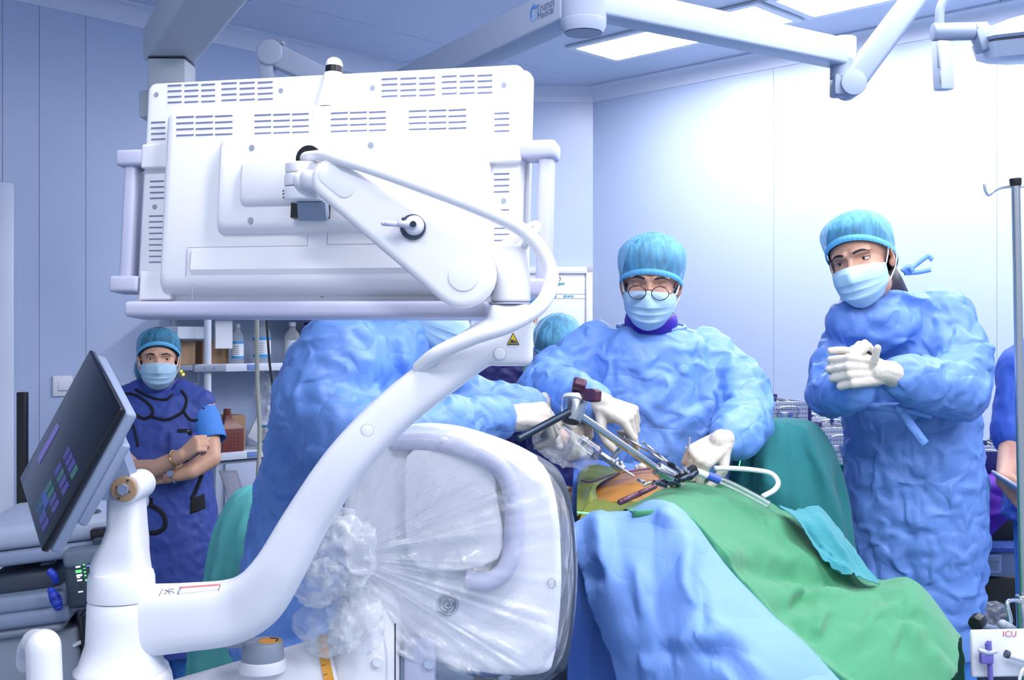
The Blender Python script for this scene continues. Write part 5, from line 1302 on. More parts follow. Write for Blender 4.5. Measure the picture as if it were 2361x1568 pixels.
sd = tent('stand_cover', [(1118, 572, 650, 3.15, .05), (1135, 538, 690, 3.15, .10), (1180, 512, 720, 3.15, .14), (1260, 492, 740, 3.15, .17), (1360, 474, 750, 3.15, .18), (1480, 450, 760, 3.15, .19), (1542, 440, 765, 3.15, .19), (1600, 438, 770, 3.15, .19)],
     M_['drape_m'], 'mint green cloth over a low trolley behind the crumpled blue gown', seed=8, amp=.03, folds=[((560, 1200), (520, 1330), 10, .012), ((545, 1240), (535, 1350), 8, -.010), ((505, 1300), (470, 1480), 9, .012)])
st = empty('trolley', (P(605, 1600, 3.15).x, 3.15, 0), 'low steel trolley standing under the mint green cloth', 'trolley')
for sx in (-1, 1):
    for sy in (-1, 1):
        b = MB(); x = P(620, 1600, 3.15).x + sx * .07; b.cyl((x, 3.15 + sy * .07, 0.0), (x, 3.15 + sy * .07, 0.78), 0.011); b.build('leg', M_['steel'], st)
b = MB(); b.box((P(620, 1600, 3.15).x, 3.15, 0.79), (.18, .18, .02), bev=.004); b.build('tray_top', M_['steel'], st)
tent('head_drape', [(1098, 1225, 1262, 3.08, .04), (1104, 1195, 1290, 3.08, .09), (1125, 1160, 1304, 3.08, .13), (1170, 1135, 1312, 3.08, .16), (1240, 1120, 1316, 3.08, .18), (1330, 1110, 1318, 3.08, .19)],
     M_['drape_b2'], 'deep blue sheet covering the patient\'s head behind the detector head', seed=6, amp=.03)
# aiming laser light on film and cloth, modelled as thin glowing tubes
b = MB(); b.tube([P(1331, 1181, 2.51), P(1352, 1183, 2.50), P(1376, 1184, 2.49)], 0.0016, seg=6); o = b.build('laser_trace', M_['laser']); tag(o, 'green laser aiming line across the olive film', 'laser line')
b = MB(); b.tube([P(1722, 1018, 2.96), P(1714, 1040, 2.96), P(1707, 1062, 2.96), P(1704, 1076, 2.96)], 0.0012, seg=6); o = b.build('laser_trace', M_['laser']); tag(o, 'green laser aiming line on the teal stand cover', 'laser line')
# ------------------------------------------------------------------ instruments in the operating field
ST, S2_, DS = M_['steel'], M_['steel2'], M_['darksteel']
# table-mounted retractor arm with conical joint
RA = empty('table_retractor', P(1325, 945, 2.55), 'jointed steel retractor arm with conical clamp and maroon wing knob', 'retractor arm')
jc_ = P(1322, 940, 2.56)
axd = Vector((0.20, 0.38, 0.9)).normalized()
b = MB(); q = Vector((0, 0, 1)).rotation_difference(axd).to_matrix().to_4x4()
b.lathe([(0, -0.034), (0.0215, -0.034), (0.0225, -0.032), (0.0285, 0.004), (0.0285, 0.012), (0.026, 0.017), (0.026, 0.028), (0.018, 0.030), (0, 0.030)], 40, Matrix.Translation(jc_) @ q); b.build('cone_joint', ST, RA, smooth=25)
b = MB(); b.lathe([(0, -0.0355), (0.019, -0.0355), (0.0195, -0.0335), (0, -0.0335)], 36, Matrix.Translation(jc_) @ q); b.build('joint_cap', DS, RA, smooth=25)
b = MB(); b.lathe([(0.027, 0.013), (0.031, 0.016), (0.027, 0.026), (0.0, 0.030)], 36, Matrix.Translation(jc_) @ q); b.build('tape_wrap', M_['labelw'], RA)
kb = jc_ + axd * 0.036
for tip, r in ((P(1338, 880, 2.54), 1), (P(1378, 913, 2.52), 1)):
    b = MB(); d = (tip - kb).normalized(); n1 = d.cross(Vector((0, 1, 0))).normalized(); n2 = d.cross(n1)
    L = (tip - kb).length; rings = []
    for t, w, h in ((0.0, .011, .012), (.45, .013, .012), (.85, .0155, .0125), (1.05, .012, .010)):
        rings.append([kb + d * L * t + n1 * w * sx + n2 * h * sy for sx, sy in ((-1, -1), (-1, 1), (1, 1), (1, -1))])
    b.loft(rings); o = b.build('wing_knob', M_['maroon'], RA, smooth=25); md = o.modifiers.new('b', 'BEVEL'); md.width = 0.003; md.segments = 2
b = MB(); b.cyl(P(1312, 950, 2.53), P(1195, 1012, 2.47), 0.0085, seg=20); b.build('rod', DS, RA)
b = MB(); b.cyl(P(1338, 958, 2.57), P(1522, 1086, 2.66), 0.0085, seg=20); b.build('rod', ST, RA)
b = MB(); b.cyl(P(1514, 1080, 2.655), P(1556, 1107, 2.675), 0.0165, 0.0185, seg=28, bev=.002); b.build('rod_sleeve', ST, RA)
b = MB(); b.cyl(P(1553, 1104, 2.675), P(1568, 1113, 2.68), 0.0125, seg=24); b.cyl(P(1565, 1098, 2.66), P(1572, 1120, 2.66), 0.004); b.build('sleeve_clamp', S2_, RA)
# blade retractor lying at the incision
RT = empty('retractor', P(1500, 1120, 2.58), 'small steel retractor with a maroon handle lying on the painted back', 'retractor')
b = MB(); b.chain([P(1510, 1122, 2.57), P(1470, 1140, 2.54), P(1430, 1158, 2.50)], [.0055, .0065, .0068]); b.build('handle', M_['maroon'], RT, smooth=True)
b = MB(); b.box(P(1522, 1116, 2.585), (.034, .014, .010), Euler((0, .3, .2)), bev=.002); b.box(P(1545, 1112, 2.60), (.03, .02, .008), Euler((0, .15, .5)), bev=.002); b.cyl(P(1505, 1118, 2.575), P(1530, 1104, 2.59), .004); b.build('ratchet', DS, RT)
b = MB(); b.cyl(P(1478, 1112, 2.585), P(1480, 1106, 2.585), .011, seg=24, bev=.001); b.cyl(P(1482, 1120, 2.58), P(1500, 1112, 2.585), .0032); b.build('thumb_screw', ST, RT)
b = MB(); b.chain([P(1560, 1108, 2.61), P(1590, 1100, 2.62), P(1605, 1090, 2.64)], [.006, .008, .006]); b.build('blade', DS, RT, smooth=True)
IN = MB(); IN.box(P(1586, 1092, 2.66), (.05, .02, .022), Euler((0, -.5, .3)), bev=.004); o = IN.build('wound_spreader', M_['black']); tag(o, 'dark wound spreader block set in the incision under the fingers', 'spreader')
b = MB()
for dx, dv in ((-10, -8), (-2, -14), (6, -4)): b.cyl(P(1580 + dx, 1090 + dv, 2.63), P(1584 + dx, 1100 + dv, 2.63), .004, seg=12)
b.build('screw_heads', S2_, o)
# forceps held by the left glove
FC = empty('forceps', P(1510, 1050, 2.72), 'long slim steel forceps held between gloved fingertips', 'forceps')
for a, c_ in (((1440, 1008), (1545, 1072)), ((1482, 1020), (1550, 1074))):
    b = MB(); b.chain([P(*a, 2.72), P((a[0] + c_[0]) / 2, (a[1] + c_[1]) / 2 - 1, 2.71), P(*c_, 2.70)], [.0030, .0034, .0022]); b.build('arm', ST, FC, smooth=True)
b = MB(); b.chain([P(1545, 1070, 2.70), P(1578, 1092, 2.68)], [.0072, .004]); b.build('jaw', DS, FC, smooth=True)
# endoscope camera in a clear sleeve
EN = empty('endoscope', P(1400, 1050, 2.7), 'steel endoscope with clear camera coupler pointing into the field', 'endoscope')
b = MB(); b.cyl(P(1385, 1048, 2.68), P(1412, 1066, 2.67), .0085, seg=20, bev=.001); b.cyl(P(1412, 1066, 2.67), P(1438, 1084, 2.66), .0105, seg=20, bev=.001); b.build('scope_body', ST, EN)
b = MB(); b.cyl(P(1416, 1062, 2.668), P(1418, 1064, 2.668), .013, seg=20); b.cyl(P(1428, 1070, 2.66), P(1434, 1066, 2.655), .004); b.build('scope_ring', S2_, EN)
b = MB(); b.cyl(P(1438, 1084, 2.66), P(1462, 1098, 2.65), .0028, seg=12); b.build('scope_tip', S2_, EN)
b = MB(); b.cyl(P(1412, 1053, 2.66), P(1428, 1034, 2.65), .0042, seg=14); b.cyl(P(1424, 1040, 2.652), P(1432, 1030, 2.648), .006, seg=14); b.build('light_port', S2_, EN)
b = MB(); b.cyl(P(1338, 1015, 2.70), P(1380, 1045, 2.685), .017, .015, seg=24); b.cyl(P(1345, 1020, 2.698), P(1350, 1024, 2.696), .0195, seg=24); b.cyl(P(1372, 1040, 2.688), P(1376, 1043, 2.687), .019, seg=24); b.build('camera_coupler', M_['clear'], EN)
def plastic(name, base, streak, scale, tint=(0.93, 0.96, 1.0), rough=0.12, aniso=(1, 1, 1)):
    """thin clear polythene: see-through sheet with glossy and milky folds"""
    m = bpy.data.materials.new(name); m.use_nodes = True; nt = m.node_tree; n = nt.nodes; L = nt.links
    pb = n['Principled BSDF']; pb.inputs['Base Color'].default_value = (*tint, 1); pb.inputs['Roughness'].default_value = rough; pb.inputs['Specular IOR Level'].default_value = 0.8
    tr = n.new('ShaderNodeBsdfTransparent'); tr.inputs[0].default_value = (0.97, 0.98, 1, 1)
    tc = n.new('ShaderNodeTexCoord'); mp_ = n.new('ShaderNodeMapping'); mp_.inputs['Scale'].default_value = aniso; L.new(tc.outputs['Object'], mp_.inputs[0])
    t = n.new('ShaderNodeTexNoise'); t.inputs['Scale'].default_value = scale; t.inputs['Detail'].default_value = 4; t.inputs['Distortion'].default_value = 1.2; L.new(mp_.outputs[0], t.inputs['Vector'])
    r = n.new('ShaderNodeMapRange'); r.inputs[1].default_value = 0.48; r.inputs[2].default_value = 0.72; r.inputs[3].default_value = base; r.inputs[4].default_value = base + streak; L.new(t.outputs['Fac'], r.inputs[0])
    lw = n.new('ShaderNodeLayerWeight'); lw.inputs[0].default_value = 0.35
    ad = n.new('ShaderNodeMath'); ad.operation = 'MULTIPLY_ADD'; ad.inputs[1].default_value = 0.22; L.new(lw.outputs['Facing'], ad.inputs[0]); L.new(r.outputs[0], ad.inputs[2]); ad.use_clamp = True
    bp = n.new('ShaderNodeBump'); bp.inputs['Strength'].default_value = 0.6; bp.inputs['Distance'].default_value = 0.02; L.new(t.outputs['Fac'], bp.inputs['Height']); L.new(bp.outputs[0], pb.inputs['Normal'])
    mx = n.new('ShaderNodeMixShader'); L.new(ad.outputs[0], mx.inputs[0]); L.new(tr.outputs[0], mx.inputs[1]); L.new(pb.outputs[0], mx.inputs[2]); L.new(mx.outputs[0], n['Material Output'].inputs[0])
    return m
M_['poly'] = plastic('polythene_cover', 0.10, 0.45, 9)
M_['poly2'] = plastic('polythene_gathered', 0.13, 0.40, 14)
b = MB(); b.chain([P(1255, 1010, 2.72), P(1295, 1030, 2.70), P(1335, 1050, 2.70), P(1370, 1062, 2.70)], [.035, .045, .035, .014]); me = b.remesh(.005, 4); crumple(me, 91, 60, lens=(.02, .07), width=(.004, .008), amp=(.003, .009), noise=.006, nscale=25)
o = newobj('camera_sleeve', me, M_['poly2'], None, smooth=True); tag(o, 'crumpled clear plastic sleeve around the endoscope camera', 'plastic sleeve')
# white suction tubing, clear suction hose with blue collar, small hook probe, marker cord
b = MB(); b.tube([P(1648, 1080, 2.72), P(1690, 1080, 2.74), P(1740, 1084, 2.76), P(1778, 1092, 2.76), P(1794, 1112, 2.74), P(1785, 1130, 2.71), P(1758, 1145, 2.69)], .0062, seg=12); o = b.build('suction_tube', M_['labelw'], smooth=True); tag(o, 'looped white tube beside the gloved right hand over teal cloth', 'tube')
SH = empty('suction_hose', P(1700, 1130, 2.66), 'clear suction hose with a blue collar running down the green drape', 'hose')
b = MB(); b.tube([P(1600, 1085, 2.68), P(1640, 1100, 2.68), P(1680, 1115, 2.68), P(1730, 1140, 2.67), P(1775, 1165, 2.66)], [.006, .008, .0085, .0088, .0088], seg=14); b.build('clear_tube', M_['clear'], SH, smooth=True)
b = MB(); b.cyl(P(1632, 1096, 2.68), P(1660, 1108, 2.68), .0102, seg=18, bev=.001); b.build('blue_collar', mat('collar_blue', (62, 96, 200), rough=.4), SH)
b = MB(); b.cyl(P(1598, 1084, 2.68), P(1634, 1098, 2.68), .0085, seg=16); b.build('hand_piece', M_['labelw'], SH)
b = MB(); b.tube([P(1586, 1040, 2.74), P(1588, 1024, 2.74), P(1590, 1008, 2.74)], .003, seg=10); o = b.build('probe', S2_, smooth=True); tag(o, 'thin upright steel probe standing beside the gloved hand', 'probe')
b = MB(); b.tube([P(1340, 1108, 2.71), P(1362, 1112, 2.69), P(1390, 1102, 2.69), P(1420, 1092, 2.70), P(1460, 1086, 2.72), P(1500, 1080, 2.76)], .0018, seg=8); o = b.build('cord', mat('purple_cord', (96, 50, 120), rough=.5), smooth=True); tag(o, 'thin purple cord lying across the painted skin', 'cord')
b = MB(); b.chain([P(1470, 1078, 2.80), P(1490, 1072, 2.80), P(1515, 1080, 2.80)], [.008, .008, .006]); o = b.build('gauze', M_['labelw'], smooth=True); tag(o, 'rolled white gauze lying behind the steel rod on the skin', 'gauze')

# ------------------------------------------------------------------ x-ray detector head of the machine, wrapped in plastic
HD = []
def pts_prism(outline, Y0, Y1, bev, m, name, parent, seg=4):
    b = MB(); o = [(P(u, v, Y0).x, P(u, v, Y0).z) for u, v in outline]
    b.prism(o, Y1 - Y0, Matrix.Translation((0, Y0, 0)), bev=bev, seg=seg); return b.build(name, m, parent, smooth=40)
def curve2(pts, res=5): return [(p.x, p.y) for p in spline([Vector((u, v, 0)) for u, v in pts], res, True)]
outl = curve2([(800, 1120), (850, 1030), (930, 1000), (1030, 1003), (1130, 1030), (1220, 1068), (1268, 1110), (1288, 1190), (1295, 1320), (1290, 1430), (1278, 1520), (1255, 1556), (1150, 1560), (1000, 1530), (880, 1480), (820, 1400), (790, 1260)])
hd = pts_prism(outl, 1.98, 2.23, .03, M_['white2'], 'detector_head', XR)
out2 = [(u + 34 if u > 1100 else u + 5, v + (2 if u > 1100 else 0)) for u, v in outl]
pts_prism(out2, 2.13, 2.26, .02, M_['dgrey'], 'rear_cover', hd)
b = MB(); b.tube([P(900, 1020, 1.975), P(1000, 1020, 1.965), P(1090, 1042, 1.96), P(1158, 1085, 1.96), P(1182, 1150, 1.96), P(1184, 1220, 1.96), P(1180, 1275, 1.96), P(1160, 1320, 1.96), P(1120, 1342, 1.96), P(1075, 1336, 1.965)], [.015, .015, .016, .0165, .0165, .0165, .0165, .017, .017, .017], seg=16, res=8); b.build('grab_handle', M_['lav'], hd, smooth=True)
b = MB(); mpn = [(955, 1035), (1120, 1070), (1148, 1150), (1150, 1290), (960, 1310), (930, 1150)]
pts_prism(curve2(mpn, 4), 1.96, 1.99, .006, M_['white'], 'front_plate', hd)
# dark round emblem: disc, pale ring, curled strokes
ec = P(1032, 1394, 1.9775); b = MB(); b.cyl(ec + Vector((0, .004, 0)), ec - Vector((0, .001, 0)), .0185, seg=40); em = b.build('emblem', M_['midgrey'], hd)
b = MB(); b.tube([ec + Vector((.0168 * math.cos(a), -.0012, .0168 * math.sin(a))) for a in [k * math.pi / 12 for k in range(24)]], .0006, seg=6, res=2, closed=True)
sp = [ec + Vector((.0014 * k * .62 * math.cos(k * .75), -.0013, .0014 * k * .62 * math.sin(k * .75))) for k in range(1, 11)]
b.tube(sp, .0007, seg=6, res=4)
for a0 in (0.4, 1.9, 3.4, 4.9):
    b.tube([ec + Vector((.0125 * math.cos(a0 + t) * (1 - .18 * t), -.0013, .0125 * math.sin(a0 + t) * (1 - .18 * t))) for t in (0, .3, .6, .9, 1.1)], .0007, seg=6, res=3)
b.build('emblem_lines', M_['labelw'], em, smooth=True)
pc_ = P(1289, 1345, 1.976)
pc_ = P(1272, 1345, 1.977)
b = MB(); b.tube([pc_ + Vector((.0072 * math.cos(a), -.0006, .0085 * math.sin(a))) for a in [k * math.pi / 10 for k in range(20)]], .0005, seg=6, res=2, closed=True)
b.tube([pc_ + Vector((.0012 + .004 * math.cos(a), -.0006, .0045 * math.sin(a))) for a in (-1.1, -.5, 0, .5, 1.1)], .0005, seg=6, res=3)
for dz in (-.0018, .0018): b.ell(pc_ + Vector((-.0028, -.0006, dz)), .0006, u=8, v=6)
b.build('orientation_mark', M_['ink'], hd, smooth=True)
# plastic cover: folds run out from the gathered knot
K = Vector((792, 1285))
bd = spline([Vector((u, v, 0)) for u, v in [(722, 1250), (738, 1180), (770, 1090), (830, 1008), (900, 984), (1000, 978), (1110, 1000), (1215, 1045), (1290, 1105), (1322, 1190), (1332, 1310), (1324, 1430), (1302, 1530), (1240, 1580), (1100, 1580), (960, 1545), (850, 1470), (770, 1400), (726, 1330)]], 18, True)
na, nr = len(bd), 46; V = []; rg = np.random.RandomState(4)
fn = np.array([vnoise(np.array([[i * 0.13, 0.5, 0.2]]), 3)[0] + 0.6 * vnoise(np.array([[i * 0.34, 2.5, 0.2]]), 4)[0] for i in range(na)]); 
for j in range(nr):
    t = j / (nr - 1)
    for i in range(na):
        r = t ** 0.9; u = K.x + (bd[i].x - K.x) * r; v = K.y + (bd[i].y - K.y) * r
        Yb_ = 1.885 + .055 * min(1, t / .35) + .27 * max(0, (t - .90) / .10) ** 1.6
        env = (1 - t) ** 0.35 * min(1, t * 4)
        fade = 0.5 * (1 + math.sin(t * 7 + fn[i] * 6))
        V.append(P(u, v, Yb_ - 0.022 * env * fn[i] * (0.55 + 0.45 * fade) - .002 * math.sin(23 * t + i * .3)))
Fq = [(j * na + i, j * na + (i + 1) % na, (j + 1) * na + (i + 1) % na, (j + 1) * na + i) for j in range(nr - 1) for i in range(na)]
me = bpy.data.meshes.new('plastic_cover'); me.from_pydata([tuple(v) for v in V], [], Fq); me.update()
PC = newobj('plastic_cover', me, M_['poly'], None, smooth=True); tag(PC, 'clear plastic cover stretched over the detector head and gathered in a knot', 'plastic cover')
def crumpled_ball(name, c, r, seed, parent, m, amp=.3):
    b = MB(); bb = bmesh.new(); bmesh.ops.create_icosphere(bb, subdivisions=5, radius=1.0); b._fin(bb); me = b.mesh(name)
    co = getco(me); n1 = 1 - np.abs(vnoise(co * 1.7, seed)); n2 = 1 - np.abs(vnoise(co * 3.6, seed + 3)); n3 = 0 * n1
    f = 1 - amp + amp * (n1 * .9 + n2 * .5) * .9 + amp * .16 * n3
    co = co * f[:, None] * np.array(r) + np.array(c); setco(me, co); return newobj(name, me, m, parent, smooth=True)
crumpled_ball('gathered_knot', P(785, 1275, 1.86), (.062, .045, .070), 3, PC, M_['poly2'], .45)
crumpled_ball('gathered_knot', P(740, 1345, 1.87), (.045, .035, .040), 7, PC, M_['poly2'], .5)
crumpled_ball('loose_tail', P(745, 1440, 1.89), (.048, .03, .055), 11, PC, M_['poly'], .5)
crumpled_ball('loose_tail', P(820, 1430, 1.88), (.05, .03, .06), 15, PC, M_['poly'], .5)
# lower carriage of the x-ray machine
b = MB(); b.chain([P(850, 1420, 1.98), P(835, 1500, 1.96), P(830, 1640, 1.96)], [.06, .068, .07]); me = b.remesh(.005, 6); car = newobj('carriage', me, Wt, XR, smooth=True)
b = MB(); b.cyl(P(370, 1655, 1.91), P(780, 1545, 1.95), .055, .062, seg=36, bev=.01); b.build('carriage_arm', Wt, car)
M_['orange'] = mat('orange_scale', (240, 168, 60), rough=.5)
b = MB(); d_ = (P(780, 1545, 1.95) - P(370, 1655, 1.91)).normalized(); rc = P(752, 1552, 1.947); b.cyl(rc, rc + d_ * .016, .0645, seg=40); b.build('angle_scale', M_['orange'], car)
b = MB()
for k in range(26):
    a = 2 * math.pi * k / 26; o1 = d_.cross(Vector((0, 0, 1))).normalized(); o2 = d_.cross(o1); b.box(rc + d_ * .004 + (o1 * math.cos(a) + o2 * math.sin(a)) * .0646, (.007, .0008, .0008), frame(d_, Vector((0, 0, 1))) @ Matrix.Rotation(math.pi / 2, 3, 'Z'))
b.build('scale_ticks', M_['ink'], car, kind='stuff')
b = MB(); kc = P(606, 1505, 1.88); b.cyl(kc - Vector((0, 0, .03)), kc - Vector((0, 0, .010)), .040, .037, seg=36, bev=.003); b.build('knob_collar', Wt, car)
b = MB(); b.cyl(kc - Vector((0, 0, .012)), kc + Vector((0, 0, .020)), .0355, .0335, seg=40, bev=.004); kno = b.build('brake_knob', M_['grey'], XR)
b = MB(); b.box(kc + Vector((-.035, 0, .016)), (.055, .03, .012), bev=.005, seg=3); b.build('knob_lever', M_['grey'], kno)
b = MB(); b.lathe([(.0, 0), (.019, 0), (.019, .0006), (0, .0006)], 30, Matrix.Translation(kc + Vector((.012, 0, .020)))); b.build('knob_label', M_['orange'], kno)
b = MB(); b.tube([kc + Vector((.012 + .013 * math.cos(a), .013 * math.sin(a), .021)) for a in (-.6, 0, .6, 1.2, 1.8)], .0012, seg=6); b.build('knob_arrow', M_['ink'], kno)
b = MB(); b.box(P(968, 1530, 1.96), (.055, .03, .09), bev=.008); b.build('latch_bracket', M_['lav'], car)
b = MB(); c = P(990, 1530, 1.94); b.cyl(c + Vector((0, .01, 0)), c - Vector((0, .002, 0)), .009, seg=24); b.build('latch_screw', M_['armwhite'], car)
b = MB(); b.box(P(911, 1520, 1.898), (.002, .004, .12)); b.build('seam', M_['black'], car)
b = MB(); c = P(870, 1527, 1.893); b.cyl(c + Vector((0, .01, 0)), c - Vector((0, .0006, 0)), .008, seg=24); b.build('screw_plug', Wt, car)
# push handle at the front-left corner
b = MB(); b.chain([P(105, 1620, 1.72), P(100, 1490, 1.72)], [.0265, .0265]); b.chain([P(98, 1492, 1.72), P(82, 1482, 1.76), P(66, 1500, 1.80), P(60, 1530, 1.82)], [.024, .022, .018, .016]); me = b.remesh(.004, 4); newobj('push_handle', me, Wt, XR, smooth=True)
b = MB(); b.box((bx + .03, 2.0, 0.40), (.42, .55, .35), bev=.05, seg=4); b.build('cart_body', Wt, XR, smooth=40)
for sx in (-1, 1):
    for sy in (-1, 1):
        b = MB(); x, y = bx + .03 + sx * .2, 2.0 + sy * .25; b.cyl((x - .02, y, .055), (x + .02, y, .055), .055, seg=28, bev=.008); b.build('wheel', M_['dgrey'], XR)
b = MB(); b.box((bx + .03, 2.0, 0.15), (.42, .52, .16), bev=.02); b.build('chassis', M_['grey'], XR)
b = MB(); b.chain([P(835, 1640, 2.03), Vector((P(835, 1640, 2.03).x + 0.0, 2.03, .35)), Vector((bx + .2, 2.02, .3))], [.07, .07, .07]); me = b.remesh(.008, 4); newobj('carriage_link', me, Wt, XR, smooth=True)
# hazard label on the arm
neck_t = BVHTree.FromPolygons([v.co.copy() for v in neck.data.vertices], [p.vertices[:] for p in neck.data.polygons])
def onneck(u, v, lift=.0012):
    c0 = Vector((0, 0, CAMH)); d = (P(u, v, 1) - c0).normalized(); h = neck_t.ray_cast(c0, d); return (h[0] - d * lift) if h[0] is not None else P(u, v, 1.77)
surf_patch(neck, [(412, 1353), (508, 1346), (503, 1359), (408, 1370)], M_['labelw'], 'hazard_label', neck, n=10, lift=.0008, depth0=.5, th=.0003)
surf_patch(neck, [(415, 1353), (508, 1346), (507, 1350), (413, 1357)], M_['redprint'], 'label_red_band', neck, n=10, lift=.0014, depth0=.5, th=.0003)
b = MB()
for (a, e) in (((366, 1374), (376, 1357)), ((409, 1370), (417, 1356)), ((503, 1362), (508, 1349)), ((380, 1361), (398, 1364)), ((398, 1364), (402, 1368)), ((384, 1366), (378, 1370)), ((388, 1359), (402, 1358)), ((382, 1360), (390, 1366)), ((390, 1366), (391, 1370))):
    b.tube([onneck(*a, .0015), onneck((a[0] + e[0]) / 2, (a[1] + e[1]) / 2, .0015), onneck(*e, .0015)], .00045, seg=5, res=2)
b.build('label_print', M_['ink'], neck, smooth=True, kind='stuff')
# ------------------------------------------------------------------ ceiling-hung arms and lamp
AG, AW = M_['armgrey'], M_['armwhite']
def beam(b, A, B, w, h, bev=.012, up=(0, 0, 1)):
    A, B = Vector(A), Vector(B); R = frame(B - A, up); b.box((A + B) / 2, (w, (B - A).length, h), R, bev=bev, seg=3)
CP = empty('ceiling_pendant', (P(540, -60, 3.0).x, 3.0, CEIL), 'broad grey-beige ceiling pendant arm above the monitor\'s far corner', 'pendant arm')
M_['pend'] = mat('pendant_grey', (212, 218, 228), rough=.5)
zp = 2.36
def hz(u, v, z): # point on a level plane z seen at pixel
    Y = (z - CAMH) * F / (CY - v); return P(u, v, Y)
e1 = hz(396, 140, zp); e0 = hz(545, -60, zp)
b = MB(); beam(b, e0 + Vector((0, 0, .06)), e1 + (e1 - e0).normalized() * .07 + Vector((0, 0, .06)), .165, .12, .018); b.build('boom', M_['pend'], CP)
b = MB(); b.cyl(e0 + Vector((0, 0, 0)), Vector((e0.x, e0.y, CEIL - .012)), .085, seg=36, bev=.01); b.build('ceiling_hub', M_['pend'], CP)
b = MB(); b.box(e1 + Vector((0, 0, -.0025)), (.118, .118, .004)); b.build('joint_gap', M_['dgrey'], CP)
b = MB(); b.box(e1 + Vector((0, 0, -.06)), (.125, .125, .112), bev=.012); b.box(e1 + Vector((0, 0, -.26)), (.11, .11, .32), bev=.02); b.build('drop_column', M_['pend'], CP)
b = MB(); b.box(e1 + Vector((-.06, .05, -.14)), (.1, .1, .09), bev=.01); b.build('side_bracket', M_['pend'], CP)
# small display arm seen beyond the monitor
AG0 = AG; AG = AW
SA = empty('display_arm', P(630, 130, 3.7), 'small grey hinged display arm beyond the monitor top edge', 'display arm')
kc2 = P(626, 126, 3.7)
b = MB(); b.cyl(kc2 + Vector((0, -.04, 0)), kc2 + Vector((0, .04, 0)), .043, seg=32, bev=.006); b.build('knuckle', AG, SA)
b = MB(); b.box(kc2 + Vector((-.012, 0, -.05)), (.045, .06, .09), bev=.006); b.cyl(kc2 + Vector((0, 0, -.09)), kc2 + Vector((0, 0, -.20)), .022, seg=24); b.build('hanger', AG, SA)
b = MB(); b.prism(taper_outline(P(630, 126, 3.7), P(900, 255, 3.7), .038, .03), .06, Matrix.Translation((0, 3.67, 0)), bev=.008, seg=3); b.build('link', AG, SA)
b = MB(); b.box(kc2 + Vector((.028, -.005, .036)), (.03, .04, .012), bev=.002); b.build('stop_block', M_['grey'], SA)
AG = AG0
# surgical light suspension: hub, two level booms, spring arm
SL = empty('surgical_light_arm', (0.18, 2.8, CEIL), 'white ceiling suspension with lettered boom, round hub and hinged lamp arm', 'lamp arm')
zt_ = 2.33
hub = Vector((P(1345, 784, 2.80).x, 2.80, 0)); hr = .058
def zat(v, Y): return CAMH - (v - CY) / F * Y
b = MB(); b.lathe([(hr, CEIL - .01), (hr, zat(45, 2.8)), (hr - .001, zat(47, 2.8)), (hr, zat(49, 2.8)), (hr - .002, zat(62, 2.8)), (hr - .010, zat(76, 2.8)), (0, zat(77, 2.8))], 48, Matrix.Translation((hub.x, hub.y, 0))); b.build('hub', AW, SL, smooth=30)
b = MB(); b.lathe([(hr - .012, zat(77, 2.8) - .0008), (0, zat(77, 2.8) - .0012)], 40, Matrix.Translation((hub.x, hub.y, 0))); b.build('hub_cap', M_['armgrey'], SL)
fe = hz(940, 163, zt_); fe.z = zt_ - .045
hb = Vector((hub.x - .02, hub.y, zt_ - .045)); 
b = MB(); beam(b, hb, fe + (fe - hb).normalized() * .25, .085, .088, .008); bm_ = b.build('boom', AW, SL)
fe2 = hz(1935, 92, zt_); fe2.z = zt_ - .04; hb2 = hub + Vector((.02, 0, 0)); hb2.z = zt_ - .04
b = MB(); beam(b, hb2, fe2, .075, .075, .008); b.build('boom', AW, SL)
dB = (fe2 - hb2).normalized()
b = MB(); b.cyl(fe2 + dB * .02 + Vector((0, 0, .05)), fe2 + dB * .02 + Vector((0, 0, -.075)), .036, seg=32, bev=.006); b.build('swivel', AW, SL)
Yk = fe2.y + .0; kk = P(1955, 197, Yk)
b = MB(); b.cyl(kk + Vector((-.018, 0, .075)), kk + Vector((-.018, 0, .02)), .034, seg=28); b.box(kk + Vector((-.02, .0, -.002)), (.055, .062, .062), bev=.008); b.build('knuckle_block', AG, SL)
b = MB(); b.cyl(kk + Vector((.006, -.042, 0)), kk + Vector((.006, .042, 0)), .037, seg=36, bev=.002); b.build('knuckle_disc', AG, SL)
b = MB(); b.prism(taper_outline(P(1962, 192, Yk), P(2150, -60, Yk), .036, .034), .07, Matrix.Translation((0, Yk - .035, 0)), bev=.012, seg=3); b.build('spring_arm', AG, SL)
